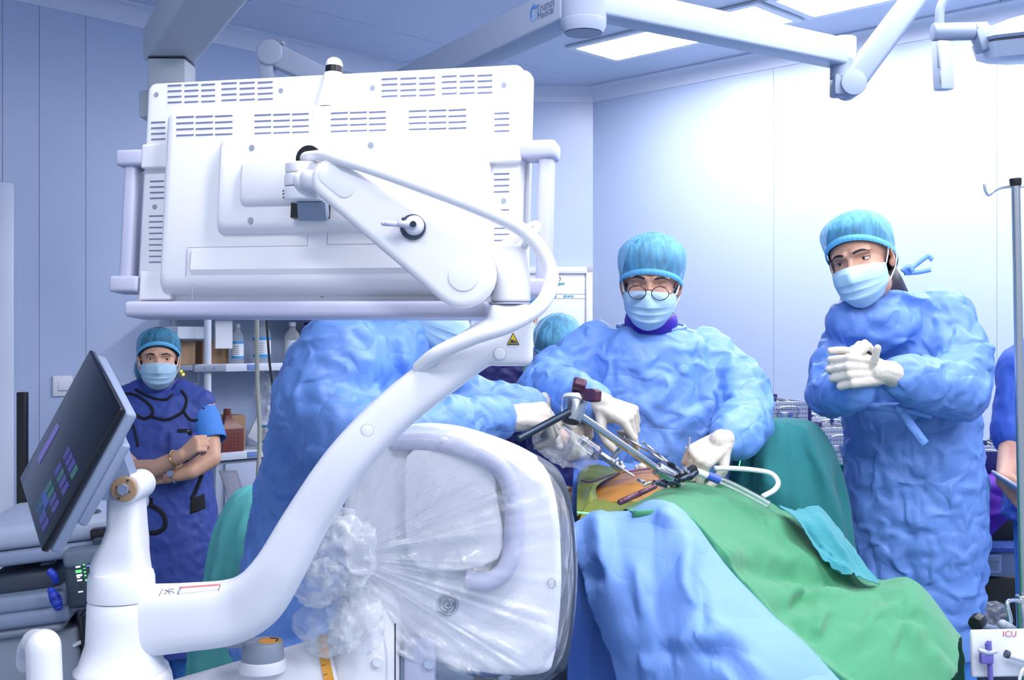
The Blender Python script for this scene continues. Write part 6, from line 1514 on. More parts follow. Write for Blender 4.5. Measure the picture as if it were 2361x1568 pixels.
# lettering on the boom side, logo beside it
M_['logo1'] = mat('logo_blue', (96, 150, 240), rough=.5); M_['logo2'] = mat('logo_pale_blue', (160, 205, 248), rough=.5); M_['letter'] = mat('letter_grey_blue', (120, 132, 168), rough=.5)
dA = (hb - fe).normalized(); nA = Vector((dA.y, -dA.x, 0)).normalized()
if nA.y > 0: nA = -nA
Mx = Matrix((dA, Vector((0, 0, 1)), nA)).transposed().to_4x4()
def on_boom(u, v):
    c0 = Vector((0, 0, CAMH)); d = P(u, v, 1) - c0; o = hb + nA * .0432; t = (o - c0).dot(nA) / d.dot(nA); return c0 + d * t
Mx.translation = on_boom(1257, 13); lettering('lettering', 'Trumpf', .030, Mx, M_['letter'], SL)
Mx.translation = on_boom(1258, 30); lettering('lettering', 'Medical', .026, Mx, M_['letter'], SL)
lc = on_boom(1231, 30)
for k in range(6):
    b = MB(); a0, a1 = math.radians(60 * k + 34), math.radians(60 * k + 86); r0, r1 = .011, .018
    q_ = [lc + dA * r * math.cos(a) * 1.1 + Vector((0, 0, r * math.sin(a) * 1.25)) for r, a in ((r0, a0), (r1, a0), (r1, a1), (r0, a1))]
    b.loft([q_, [p + nA * .0008 for p in q_]]); b.build('logo_segment', M_['logo1'] if k < 3 else M_['logo2'], SL, smooth=False)
# lamp head on its yoke
LH = empty('surgical_lamp', P(2300, 80, 3.0), 'grey surgical lamp head on a bent yoke with hanging handle plate', 'surgical lamp')
Yl = 3.0
b = MB(); b.tube([P(2205, -60, Yl), P(2182, -10, Yl), P(2168, 20, Yl), P(2166, 58, Yl)], .012, seg=16); b.build('yoke', AG, LH, smooth=True)
b = MB(); b.cyl(P(2150, 74, Yl), P(2245, 72, Yl), .0235, seg=32, bev=.003); b.build('axle', AG, LH)
b = MB(); b.cyl(P(2246, 72, Yl), P(2274, 71, Yl), .0235, seg=32, bev=.003); b.build('axle_end', AG, LH)
b = MB(); hp = P(2174, 152, Yl); b.box(hp + Vector((0, 0, 0)), (.045, .035, .13), Euler((0, -.06, .35)), bev=.006); b.build('handle_plate', AW, LH)
b = MB(); b.box(hp + Vector((-.012, -.016, .022)), (.020, .008, .060), Euler((0, -.06, .35)), bev=.002); b.box(hp + Vector((-.008, -.016, -.035)), (.016, .008, .034), Euler((0, -.06, .35)), bev=.002); b.build('handle_keys', M_['grey'], LH)
b = MB(); b.box(P(2268, 92, Yl), (.045, .05, .06), Euler((0, -.3, 0)), bev=.006); b.build('lamp_bracket', AG, LH)
# octagonal lamp body: two stacked faceted shells
lcx = P(2430, 88, Yl)
def oct_(r, z, k=8, ph=.39): return [lcx + Matrix.Rotation(.16, 3, 'X') @ Matrix.Rotation(-.05, 3, 'Y') @ Vector((r * math.cos(2 * math.pi * i / k + ph), r * math.sin(2 * math.pi * i / k + ph), z)) for i in range(k)]
b = MB(); b.loft([oct_(.11, .06), oct_(.185, .035), oct_(.205, .010), oct_(.20, .002)]); b.build('lamp_shell', AG, LH, smooth=20)
b = MB(); b.loft([oct_(.198, .001), oct_(.198, -.004)]); b.build('lamp_seam', M_['dgrey'], LH, smooth=20)
b = MB(); b.loft([oct_(.203, -.005), oct_(.19, -.045), oct_(.16, -.055)]); b.build('lamp_front', AW, LH, smooth=20)
# ------------------------------------------------------------------ left wall fittings and supply shelf
nW = Vector((DL.y, -DL.x, 0))                     # into the room from the left wall
RL = Matrix((DL, -nW, Vector((0, 0, 1)))).transposed()
def on_left(u, v, off=0.0):
    c0 = Vector((0, 0, CAMH)); d = P(u, v, 1) - c0; o = CORL + nW * off; t = (o - c0).dot(nW) / d.dot(nW); return c0 + d * t
M_['plate'] = mat('switch_plate_white', (236, 238, 250), rough=.35)
sw = on_left(143, 890); SWT = empty('light_switch', sw, 'white rocker light switch on the blue wall', 'light switch')
b = MB(); b.box(sw + nW * .006, (.088, .012, .088), RL, bev=.004); b.build('plate', M_['plate'], SWT)
b = MB(); b.box(sw + nW * .013, (.044, .005, .044), RL, bev=.002); b.build('rocker', M_['plate'], SWT)
b = MB(); b.box(sw + nW * .0155 + Vector((0, 0, -.019)), (.042, .001, .002), RL); b.build('rocker_line', M_['ink'], SWT)
so = on_left(425, 866); SO = empty('wall_socket', so, 'pale wall panel with two yellow indicator lamps behind the woman', 'wall panel')
b = MB(); b.box(so + nW * .006, (.15, .012, .09), RL, bev=.004); b.build('plate', M_['plate'], SO)
b = MB(); b.box(so + nW * .013, (.12, .003, .07), RL, bev=.001); b.build('inset', M_['armwhite'], SO)
M_['led_y'] = mat('led_yellow', (240, 225, 60), emit=(1.0, .85, .1), es=1.2); M_['led_g'] = mat('led_green', (60, 220, 130), emit=(.1, .9, .4), es=1.5)
for du in (0, 5): b = MB(); b.ell(on_left(418 + du, 855 + 8 * (du > 0), .018), .0055); b.build('indicator', M_['led_y'], SO, smooth=True)
b = MB(); bp_ = P(52, 1000, 3.9); b.box((bp_.x, 3.9, .62), (.031, .03, 1.30), bev=.003); o = b.build('stand_post', M_['black']); tag(o, 'black upright post standing before the pale door jamb', 'post')
# wire-free shelf unit
SU = empty('supply_shelf', (-1.2, 5.2, 0), 'white steel supply shelf unit crowded with bottles behind the assistant', 'shelf')
A0 = P(452, 784, 4.98); A0.z = 0; SD = .34; SLn = 1.05
M_['shelfw'] = mat('shelf_white', (222, 230, 246), rough=.4); M_['clip'] = mat('shelf_clip_blue', (110, 140, 200), rough=.5)
def sp(s, d, z): q = A0 + DL * s - nW * d; q.z = z; return q      # s along, d back from the front edge
zS = {'low': .925, 'mid': 1.325, 'top': 1.585}
for nm, z in zS.items():
    b = MB(); c = sp(SLn / 2, SD / 2, z); b.box(c, (SLn, SD, .022), RL, bev=.004); b.build('shelf_board', M_['shelfw'], SU)
    b = MB(); c = sp(SLn / 2, -.004, z); b.box(c, (SLn, .012, .036), RL, bev=.003); b.build('front_rail', M_['shelfw'], SU)
    for s in (.28, .62): b = MB(); b.box(sp(s, -.011, z), (.05, .004, .026), RL, bev=.001); b.build('label_clip', M_['clip'], SU)
for s in (.07, SLn - .03):
    for d in (.02, SD - .02):
        b = MB(); b.cyl(sp(s, d, 0.0), sp(s, d, 1.85), .016, seg=20); b.build('upright', M_['shelfw'], SU)
b = MB(); b.box(sp(.06, -.012, 1.325), (.16, .02, .032), RL, bev=.004); b.build('bracket', M_['grey'], SU)
b = MB()
for k in (-.03, .02): b.cyl(sp(.06 + k, -.024, 1.325), sp(.06 + k, -.020, 1.325), .006, seg=14)
b.build('bracket_bolts', M_['clip'], SU)
# drawer block under the lowest board
b = MB(); b.box(sp(.45, .17, .46), (.68, .30, .88), RL, bev=.008); dr = b.build('drawer_cabinet', M_['armwhite'], SU)
for k, z in enumerate((.78, .52, .26)):
    b = MB(); b.box(sp(.30, .012, z), (.30, .016, .22), RL, bev=.005); b.build('drawer', M_['armwhite'], dr)
    b = MB(); b.box(sp(.62, .012, z), (.28, .016, .22), RL, bev=.005); b.build('drawer', M_['armwhite'], dr)
# things on the shelves
M_['lblblue'] = mat('label_blue_band', (58, 160, 232), rough=.5); M_['card'] = mat('cardboard', (172, 140, 112), rough=.8, vary=.1, vscale=20); M_['ochre'] = mat('ochre_print', (190, 140, 50), rough=.7)
M_['jug'] = mat('brown_jug_plastic', (112, 54, 46), rough=.35, spec=.5); M_['saline'] = plastic('saline_plastic', .16, .12, 20)
def bottle(c, r, h, label, m=None, tall=True):
    t = empty('saline_bottle', c, label, 'bottle', 'clear bottles on the supply shelf'); c = Vector(c)
    b = MB(); b.lathe([(0, 0), (r * .95, 0), (r, .006), (r, h * .62), (r * .8, h * .74), (r * .42, h * .82), (r * .40, h * .90), (0, h * .90)], 24, Matrix.Translation(c)); b.build('body', m or M_['saline'], t, smooth=40)
    b = MB(); b.cyl(c + Vector((0, 0, h * .90)), c + Vector((0, 0, h)), r * .44, seg=20, bev=.002); b.build('stopper', M_['shelfw'], t)
    b = MB(); b.cyl(c + Vector((0, 0, h * .14)), c + Vector((0, 0, h * .56)), r * 1.012, seg=28, cap=False); lb = b.build('paper_label', M_['labelw'], t)
    if tall:
        for a, e in ((.14, .20), (.50, .56)): b = MB(); b.cyl(c + Vector((0, 0, h * a)), c + Vector((0, 0, h * e)), r * 1.022, seg=28, cap=False); b.build('blue_band', M_['lblblue'], lb)
        b = MB()
        for k in range(5): b.box(c + Vector((0, -r * 1.02, h * (.24 + .05 * k))), (r * .9, .001, .0014), None)
        b.build('label_print', M_['ink'], lb, kind='stuff')
bottle(sp(.30, .14, 1.337), .028, .19, 'slim clear saline bottle with blue-banded label beside the shelf upright')
bottle(sp(.42, .12, 1.337), .042, .225, 'wide clear saline bottle with blue-banded label, largest on the middle board')
bottle(sp(.58, .10, 1.337), .038, .20, 'clear bottle with plain white label next to the black box', tall=False)
bottle(sp(.43, .08, .937), .036, .20, 'clear saline bottle with blue bands on the lowest board by the brown jug')
def cbox(s, d, z, w, dp, h, m, label, name='carton', cat='box', rot=0, extra=None):
    R = RL @ Matrix.Rotation(rot, 3, 'Z'); b = MB(); b.box(sp(s, d, z + h / 2), (w, dp, h), R, bev=.002, seg=1); o = b.build(name, m); tag(o, label, cat)
    if extra: extra(o, R, sp(s, d, z + h / 2))
    return o
def flaps(o, R, c):
    b = MB(); b.box(c + R @ Vector((0, -.078, .02)), (.002, .002, .10), R); b.build('box_edge', M_['jug'], o)
cbox(.02, .20, 1.337, .13, .10, .11, M_['card'], 'brown cardboard carton at the open end of the middle board')
cbox(.22, .24, 1.337, .14, .08, .11, M_['card'], 'brown cardboard carton behind the bottles on the middle board')
cbox(.03, .14, 1.455, .16, .14, .055, M_['shelfw'], 'flat white carton stacked on the brown carton')
cbox(.20, .10, 1.41, .09, .012, .13, M_['labelw'], 'white paper sheet hanging from the top shelf board', 'notice_sheet', 'paper')
cbox(.83, .14, 1.337, .16, .20, .15, M_['black'], 'black box-shaped device on the middle shelf board', 'device_box', 'device')
def yband(o, R, c): b = MB(); b.box(c + R @ Vector((.02, -.0605, .0)), (.12, .002, .014), R); b.build('yellow_band', M_['ochre'], o)
cbox(.82, .14, 1.488, .20, .12, .05, mat('violet_carton', (60, 50, 130), rough=.5), 'dark violet carton with a yellow band on the black device', extra=yband)
def och(o, R, c): b = MB(); b.box(c + R @ Vector((-.055, -.0655, 0)), (.08, .002, .13), R); b.build('ochre_panel', M_['ochre'], o)
cbox(.24, .20, .937, .20, .13, .16, M_['card'], 'open cardboard box with ochre printed panel behind the brown jug', extra=och)
b = MB(); bw = sp(.67, .065, 1.337); b.lathe([(0, 0), (.03, 0), (.05, .02), (.056, .045), (.059, .046), (.053, .018), (.03, .004), (0, .004)], 32, Matrix.Translation(bw)); o = b.build('steel_bowl', M_['steel2'], smooth=50); tag(o, 'small polished steel bowl beside the black device', 'bowl')
# brown square jug
JG = empty('disinfectant_jug', sp(.20, .07, .937), 'square dark brown plastic jug with dotted relief on the lowest board', 'jug'); jc2 = sp(.20, .07, .937)
b = MB(); rings = []
for z, w in ((0, .048), (.006, .052), (.105, .052), (.112, .050), (.155, .016), (.170, .014)):
    rings.append([jc2 + RL @ Vector((x * w * 1.05, y * w, z)) for x, y in ((-1, -1), (1, -1), (1, 1), (-1, 1))])
b.loft(rings); b.build('body', M_['jug'], JG, smooth=25)
b = MB(); b.cyl(jc2 + Vector((0, 0, .168)), jc2 + Vector((0, 0, .198)), .0165, seg=20, bev=.002); b.build('cap', M_['jug'], JG)
b = MB(); b.box(jc2 + RL @ Vector((-.056, -.0, .055)), (.002, .08, .085), RL); b.build('side_label', M_['labelw'], JG)
b = MB()
for i in range(4):
    for j in range(5): b.ell(jc2 + RL @ Vector((-.028 + .018 * i, -.0525, .02 + .016 * j)), (.0035, .002, .0035), u=8, v=6)
b.build('relief_dots', M_['jug'], JG, smooth=True, kind='stuff')
DB = empty('dropper_bottle', sp(.10, .03, .937), 'small white dropper bottle left of the brown jug', 'bottle'); dc = sp(.10, .12, .937)
b = MB(); b.lathe([(0, 0), (.022, 0), (.022, .12), (.012, .135), (0, .135)], 22, Matrix.Translation(dc)); b.build('body', M_['labelw'], DB, smooth=40)
b = MB(); b.lathe([(.012, .135), (.010, .15), (.004, .175), (0, .178)], 18, Matrix.Translation(dc)); b.build('nozzle', M_['labelw'], DB, smooth=40)
b = MB(); b.box(sp(.46, .20, 1.01), (.10, .01, .11), RL @ Matrix.Rotation(.5, 3, 'Y'), bev=.001); o = b.build('folder', M_['labelw']); tag(o, 'white card leaning beside the brown jug', 'card')
crumpled_ball('plastic_bag', sp(.45, .12, 1.20), (.06, .05, .11), 21, None, M_['poly2'], .5); tag(bpy.data.objects['plastic_bag'], 'clear crinkled plastic bag hanging below the middle shelf board', 'plastic bag')
b = MB(); b.box(sp(.70, .06, 1.265), (.20, .12, .05), RL @ Matrix.Rotation(.25, 3, 'X'), bev=.004); o = b.build('steel_tray', M_['steel']); tag(o, 'angled steel tray fixed under the middle shelf board', 'tray')
M_['hose'] = mat('beige_hose', (176, 180, 170), rough=.45)
b = MB(); b.tube([P(592, 700, 4.6), P(592, 800, 4.6), P(594, 900, 4.6), P(599, 1000, 4.6), P(596, 1080, 4.58), P(590, 1180, 4.58), P(588, 1400, 4.58)], .009, seg=12); o = b.build('hanging_hose', M_['hose'], smooth=True); tag(o, 'thick beige hose hanging in front of the supply shelf', 'hose')
b = MB(); b.tube([P(612, 700, 4.55), P(616, 760, 4.55), P(622, 840, 4.55), P(632, 910, 4.55), P(640, 1000, 4.55), P(650, 1200, 4.55)], .005, seg=10); o = b.build('hanging_cable', M_['black'], smooth=True); tag(o, 'thin black cable hanging beside the beige hose', 'cable')
b = MB(); me = grid_mesh('floor_chart', [[P(505, 1085, 4.75), P(545, 1085, 4.85)], [P(520, 1130, 4.70), P(560, 1130, 4.80)], [P(530, 1200, 4.62), P(570, 1180, 4.75)]], 8, 8)
o = newobj('notice_chart', me, mat('grey_chart', (150, 155, 175), rough=.7, vary=.4, vscale=60), None, smooth=True); solidify(o, .003); tag(o, 'grey printed chart hanging beside the white drawers', 'chart')
# ------------------------------------------------------------------ cabinet and notice board on the far wall
ND = (CORR - CORL).normalized(); NN = Vector((ND.y, -ND.x, 0)); RB = Matrix((ND, -NN, Vector((0, 0, 1)))).transposed()
def on_back(u, v, off=0.0):
    c0 = Vector((0, 0, CAMH)); d = P(u, v, 1) - c0; o = CORL + NN * off; t = (o - c0).dot(NN) / d.dot(NN); return c0 + d * t
WBd = empty('notice_board', on_back(1270, 760), 'white framed notice board with faint print on the far narrow wall', 'notice board')
a_, z_ = on_back(1185, 616), on_back(1364, 900); cb_ = (a_ + z_) / 2; wd = (z_ - a_).dot(ND)
b = MB(); b.box(cb_ + NN * .02, (wd, .03, a_.z - z_.z), RB, bev=.004); b.build('backing', mat('board_white', (236, 242, 250), rough=.3), WBd)
for s in (-1, 1):
    b = MB(); b.box(cb_ + ND * s * (wd / 2 - .02) + NN * .04, (.04, .03, a_.z - z_.z), RB, bev=.006); b.build('frame_bar', M_['plate'], WBd)
    b = MB(); b.box(cb_ + Vector((0, 0, s * ((a_.z - z_.z) / 2 - .02))) + NN * .04, (wd, .03, .04), RB, bev=.006); b.build('frame_bar', M_['plate'], WBd)
b = MB()
for v in (678, 688): c = on_back(1300, v, .037); b.box(c, (wd * .7, .001, .003), RB)
b.build('ruled_lines', M_['line'], WBd)
M_['tealprint'] = mat('teal_print', (110, 180, 190), rough=.6)
b = MB()
for u, v, w in ((1303, 683, .018), (1312, 683, .018), (1320, 683, .012), (1292, 654, .05), (1285, 657, .03)): b.box(on_back(u, v, .038), (w, .001, .011), RB)
b.build('board_print', M_['tealprint'], WBd)
b = MB(); b.tube([on_back(1288 + 5 * math.cos(a), 643 + 5 * math.sin(a), .039) for a in (-1.2, -.3, .6, 1.4, 2.4)], .002, seg=6); b.build('red_mark', M_['redprint'], WBd)
GC = empty('anaesthesia_cabinet', P(1040, 784, 5.6), 'grey equipment cabinet with a small green lamp behind the assistant\'s mask', 'cabinet')
gcx = P(1035, 784, 5.6).x; b = MB(); b.box((gcx, 5.7, .80), (.24, .3, 1.6), bev=.01); b.build('body', M_['armwhite'], GC)
b = MB(); b.box((gcx - .03, 5.545, 1.43), (.15, .012, .26), bev=.004); b.build('front_panel', M_['armgrey'], GC)
b = MB(); b.box(P(1015, 772, 5.53), (.016, .006, .016), bev=.002); b.build('status_lamp', M_['led_g'], GC)
b = MB(); b.box((gcx + .105, 5.545, .9), (.006, .012, 1.5)); b.build('door_gap', M_['dgrey'], GC)

# ------------------------------------------------------------------ grey machine trolley at the left edge
GT = empty('monitor_trolley', (P(60, 784, 2.5).x, 2.5, 0), 'grey equipment trolley with vitals display behind the touch tablet', 'equipment trolley')
def gb(u0, v0, u1, v1, Y, dp, m, nm, bev=.006, rot=None, par=None):
    a = P(u0, v0, Y); c = P(u1, v1, Y); b = MB(); b.box(((a.x + c.x) / 2, Y + dp / 2, (a.z + c.z) / 2), (abs(a.x - c.x), dp, abs(a.z - c.z)), rot, bev=bev, seg=3); return b.build(nm, m, par or GT)
rt = Euler((0, -.10, .18))
gb(-120, 1205, 232, 1262, 2.5, .45, M_['armwhite'], 'work_top', .02, rt)
gb(-120, 1268, 200, 1300, 2.48, .42, M_['armgrey'], 'top_frame', .01, rt)
dsp = gb(146, 1268, 300, 1398, 2.46, .06, M_['dgrey'], 'vitals_display', .012, rt)
gb(140, 1262, 300, 1304, 2.45, .07, M_['midgrey'], 'display_hood', .012, rt)
M_['num_g'] = sc_e('vitals_green', (90, 200, 110), .8); M_['num_w'] = sc_e('vitals_white', (225, 225, 250), .8); M_['num_b'] = sc_e('vitals_blue', (110, 120, 220), .7)
for u0, v0, u1, v1, m in ((174, 1306, 184, 1309, 'num_w'), (174, 1315, 187, 1321, 'num_g'), (176, 1325, 188, 1329, 'num_w'), (177, 1331, 184, 1333, 'num_w'), (178, 1337, 188, 1340, 'num_w'), (191, 1301, 195, 1304, 'num_g'), (192, 1310, 196, 1312, 'num_g'), (193, 1318, 197, 1321, 'num_g'), (194, 1326, 198, 1329, 'num_g'), (196, 1336, 200, 1340, 'num_g'), (198, 1304, 206, 1306, 'num_b'), (180, 1364, 190, 1366, 'num_w')):
    gb(u0, v0, u1, v1, 2.432, .004, M_[m], 'screen_digits', 0, rt, dsp)
gb(-60, 1318, 98, 1378, 2.50, .35, M_['dgrey'], 'open_bay', .02, rt)
gb(-60, 1372, 112, 1412, 2.46, .40, M_['armgrey'], 'drawer', .012, rt)
gb(-60, 1412, 118, 1448, 2.45, .40, M_['armgrey'], 'drawer', .012, rt)
gb(-60, 1446, 104, 1470, 2.46, .40, M_['grey'], 'drawer', .012, rt)
gb(-80, 1462, 150, 1760, 2.48, .40, M_['grey'], 'lower_cabinet', .01, rt)
gb(151, 1420, 162, 1540, 2.47, .36, M_['black'], 'edge_strip', .003, rt)
gb(90, 1296, 122, 1400, 2.55, .05, M_['armgrey'], 'side_post', .01, rt)
gb(150, 1400, 240, 1470, 2.56, .30, M_['armwhite'], 'side_panel', .01, rt)
b = MB(); b.tube([P(112, 1316, 2.44), P(124, 1326, 2.44), P(128, 1340, 2.45)], .008, seg=10, flat=(0, 1, 0)); b.build('cable_clip', mat('clip_blue', (48, 72, 200), rough=.4), GT)
b = MB(); b.chain([P(118, 1362, 2.43), P(128, 1382, 2.43), P(134, 1398, 2.43)], [.008, .013, .010]); b.build('cable_clip', bpy.data.materials['clip_blue'], GT, smooth=True)
gb(198, 1216, 300, 1238, 2.50, .12, M_['black'], 'keyboard_shelf', .004, rt); gb(205, 1236, 300, 1256, 2.49, .12, M_['dgrey'], 'card_reader', .004, rt)
gb(190, 1180, 225, 1215, 2.55, .05, M_['dgrey'], 'mouse_holder', .012, rt)
gb(150, 1470, 260, 1530, 2.60, .2, M_['black'], 'cable_bay', .01, rt)
b = MB(); b.tube([P(170, 1490, 2.5), P(190, 1480, 2.5), P(215, 1478, 2.5), P(230, 1465, 2.5)], .005, seg=8); b.build('white_lead', M_['labelw'], GT, smooth=True)
gb(-80, 1760, 170, 2000, 2.5, .36, M_['grey'], 'plinth', .02)
# ------------------------------------------------------------------ instrument tables and trays at the right
M_['traym'] = mat('perforated_tray', (196, 204, 222), rough=.35, metal=.5); M_['navyp'] = mat('navy_plastic', (38, 44, 104), rough=.4); M_['purple'] = mat('purple_cloth', (92, 36, 168), rough=.8, bump=.05, bscale=200)
M_['hole'] = mat('tray_hole_shadow', (96, 106, 134), rough=.7)
def table(name, u0, u1, v, Y, dp, m, label, cat='table', skirt=.5):
    t = empty(name, P((u0 + u1) / 2, v, Y), label, cat); t.location.z = 0
    a, c = P(u0, v, Y), P(u1, v, Y); b = MB(); b.box(((a.x + c.x) / 2, Y + dp / 2, a.z - .015), (c.x - a.x, dp, .03), bev=.004); b.build('table_top', M_['steel'], t)
    for sx in (.04, c.x - a.x - .04):
        for sy in (.04, dp - .04): b = MB(); b.cyl((a.x + sx, Y + sy, 0), (a.x + sx, Y + sy, a.z - .02), .014, seg=16); b.build('leg', M_['steel'], t)
    return t, a, c
T1, a, c = table('instrument_table', 1690, 2160, 1075, 4.05, .55, None, 'long instrument table under a teal cloth behind the standing man')
cw = sheet('table_cloth', [[Vector((a.x + (c.x - a.x) * k / 8 - (.02 if k == 0 else 0), 4.05 + .55, a.z + .004)) for k in range(9)], [Vector((a.x + (c.x - a.x) * k / 8, 4.06, a.z + .004)) for k in range(9)], [Vector((a.x + (c.x - a.x) * k / 8, 4.03 - .012 * (k % 2), a.z - .05)) for k in range(9)], [Vector((a.x + (c.x - a.x) * k / 8, 4.02 - .04 * (k % 2), a.z - .6)) for k in range(9)]], M_['drape_t'], 'teal cloth covering the long instrument table', 'table cloth', 90, 40, noise=.004, seed=14)
def tray(u0, v0, u1, v1, Y, dp, yaw, label, where, n=5, hw=.0, lid=False, seed=1):
    """perforated steel instrument tray: floor, four walls with slots, posts, handle, instruments inside"""
    a, c = P(u0, v0, Y), P(u1, v1, Y); w = abs(c.x - a.x); h = abs(a.z - c.z); ctr = Vector(((a.x + c.x) / 2, Y + dp / 2, min(a.z, c.z)))
    t = empty('instrument_tray', ctr, label, 'tray', 'instrument trays on the back tables'); R = Matrix.Rotation(math.radians(yaw), 3, 'Z')
    q = lambda x, y, z: ctr + R @ Vector((x, y, z))
    b = MB(); b.box(q(0, 0, .004), (w, dp, .006), R); b.build('base', M_['traym'], t)
    for nm, x, y, sx, sy in (('front', 0, -dp / 2, w, .004), ('back', 0, dp / 2, w, .004), ('left', -w / 2, 0, .004, dp), ('right', w / 2, 0, .004, dp)):
        b = MB(); b.box(q(x, y, h / 2), (sx, sy, h), R, bev=.001, seg=1); sd_ = b.build('side_wall', M_['traym'], t)
        if nm in ('front', 'left', 'right'):
            b = MB(); L_ = (sx if nm == 'front' else sy); nn = max(4, int(L_ / .011))
            for i in range(nn):
                for j in range(max(2, int(h / .016))):
                    s_ = -L_ / 2 + (i + .5) * L_ / nn; z = .014 + j * .015
                    if z > h - .01: continue
                    off = -.0024 if nm != 'right' else .0024
                    p = q(s_, y + off, z) if nm == 'front' else q(x + off, s_, z)
                    b.box(p, ((.006, .001, .004) if nm == 'front' else (.001, .006, .004)), R)
            b.build('perforations', M_['hole'], sd_, smooth=False, kind='stuff')
    for sx in (-1, 1):
        for sy in (-1, 1): b = MB(); b.box(q(sx * (w / 2), sy * (dp / 2), h / 2 + .006), (.012, .012, h + .016), R, bev=.002, seg=1); b.build('corner_post', M_['navyp'], t)
    b = MB(); b.tube([q(-.035, -dp / 2 - .006, h * .3), q(-.035, -dp / 2 - .018, h * .75), q(.035, -dp / 2 - .018, h * .75), q(.035, -dp / 2 - .006, h * .3)], .003, seg=8, res=5); b.build('handle', M_['steel2'], t, smooth=True)
    b = MB(); b.box(q(0, -dp / 2 - .004, h * .45), (.05, .004, .022), R, bev=.002); b.build('name_plate', M_['steel2'], t)
    rg = random.Random(seed)
    for k in range(n):
        x = -w / 2 + w * (k + .5) / n; b = MB(); m = [M_['steel2'], M_['navyp'], M_['steel'], M_['dgrey']][k % 4]
        if k % 4 == 1: b.box(q(x, rg.uniform(-.3, .3) * dp, h * .75), (.018, .03, h * .7), R, bev=.002)
        else: b.chain([q(x + rg.uniform(-.02, .02), -dp * .38, h * .6 + .01), q(x, 0, h * .75 + .012), q(x + rg.uniform(-.02, .02), dp * .38, h * .85 + .012)], [.004, .0035, .003])
        o = b.build('surgical_tool', m, None, smooth=True)
        tag(o, ('slim metal surgical tool lying in ' if k % 4 != 1 else 'navy plastic holder block standing in ') + where, 'surgical tool', 'tools in the instrument trays')
tray(1735, 926, 1852, 982, 4.0, .26, 14, 'tall perforated tray full of tools above the teal stand cover', 'the tall tray above the teal stand cover', 9, seed=2)
tray(1870, 986, 1975, 1072, 4.06, .24, 8, 'perforated tray with shiny front plate beside the standing man\'s gown', 'the tray with the shiny front plate', 5, seed=3)
tray(1860, 962, 1960, 990, 4.34, .22, 4, 'low navy-cornered tray behind the tray with the shiny plate', 'the low tray behind the shiny-plated one', 7, seed=4)
tray(2222, 1028, 2345, 1074, 4.1, .26, -6, 'perforated tray with navy holders beyond the standing man\'s gown', 'the tray above the purple cloth', 8, seed=5)
b = MB(); b.box(P(2268, 1072, 4.02), (.10, .03, .10), bev=.006); o = b.build('sterile_case', M_['navyp']); tag(o, 'deep navy plastic case on the table with purple cloth', 'case')
sheet('purple_wrap', [[(2180, 1092, 4.0), (2230, 1098, 4.0), (2290, 1090, 4.0), (2330, 1080, 4.0), (2360, 1075, 4.0)], [(2180, 1120, 3.86), (2230, 1122, 3.85), (2290, 1115, 3.85), (2330, 1105, 3.88), (2360, 1100, 3.9)], [(2180, 1180, 3.82), (2235, 1185, 3.82), (2290, 1180, 3.82), (2330, 1168, 3.83), (2360, 1160, 3.86)], [(2180, 1270, 3.82), (2240, 1255, 3.82), (2285, 1235, 3.82), (2325, 1198, 3.83), (2360, 1175, 3.86)]], M_['purple'], 'vivid purple wrapping cloth hanging from the back table', 'cloth', 50, 40, seed=16, folds=[((2270, 1190), (2330, 1180), 8, .012), ((2275, 1130), (2330, 1150), 10, -.01)])
# grey base unit and dark gap below the purple cloth
GU = empty('base_unit', (P(2300, 784, 4.0).x, 4.0, 0), 'grey storage unit with louvred panel under the purple cloth', 'storage unit')
gb(2215, 1272, 2400, 1330, 3.95, .5, M_['armgrey'], 'body', .01, None, GU); gb(2215, 1262, 2400, 1274, 3.93, .5, mat('blue_edge', (70, 100, 190), rough=.4), 'top_edge', .004, None, GU)
gb(2268, 1278, 2310, 1322, 3.935, .02, M_['armwhite'], 'louvre_panel', .004, None, GU)
for v in (1288, 1304): gb(2272, v, 2304, v + 11, 3.930, .01, M_['grey'], 'louvre', .002, None, GU)
gb(2215, 1078, 2400, 1262, 4.06, .4, M_['black'], 'dark_bay', .01, None, GU); gb(2215, 1330, 2400, 1460, 4.2, .4, M_['black'], 'lower_bay', .01, None, GU)
gb(2215, 1460, 2400, 1714, 4.2, .4, M_['dgrey'], 'foot', .01, None, GU)
crumpled_ball('waste_bag', P(2285, 1425, 3.7), (.065, .05, .055), 31, None, M_['poly2'], .5); tag(bpy.data.objects['waste_bag'], 'crumpled clear bag near the steel pole\'s clamp', 'plastic bag')
# ------------------------------------------------------------------ infusion pole with clamp and manifold board
IV = empty('infusion_pole', (P(2352, 784, 2.75).x, 2.75, 0), 'tall steel infusion pole with black cap and hook', 'infusion pole')
pt, pb_ = P(2342, 430, 2.75), P(2364, 1568, 2.75); dv = (pb_ - pt).normalized(); ft = pt + dv * ((pt.z - .05) / -dv.z)
b = MB(); b.cyl(pt, ft, .0105, seg=24); b.build('tube', M_['steel'], IV)
b = MB(); b.cyl(P(2342, 428, 2.75), P(2341, 411, 2.75), .0135, .0145, seg=24, bev=.002); b.build('cap', M_['black'], IV)
b = MB(); b.tube([P(2334, 430, 2.75), P(2310, 433, 2.74), P(2292, 441, 2.73), P(2280, 450, 2.72), P(2272, 440, 2.71), P(2270, 424, 2.71)], .0034, seg=10); b.build('hook', M_['chrome'], IV, smooth=True)
b = MB(); b.tube([P(2350, 430, 2.75), P(2385, 432, 2.75), P(2400, 448, 2.75), P(2412, 430, 2.75)], .0034, seg=10); b.build('hook', M_['chrome'], IV, smooth=True)
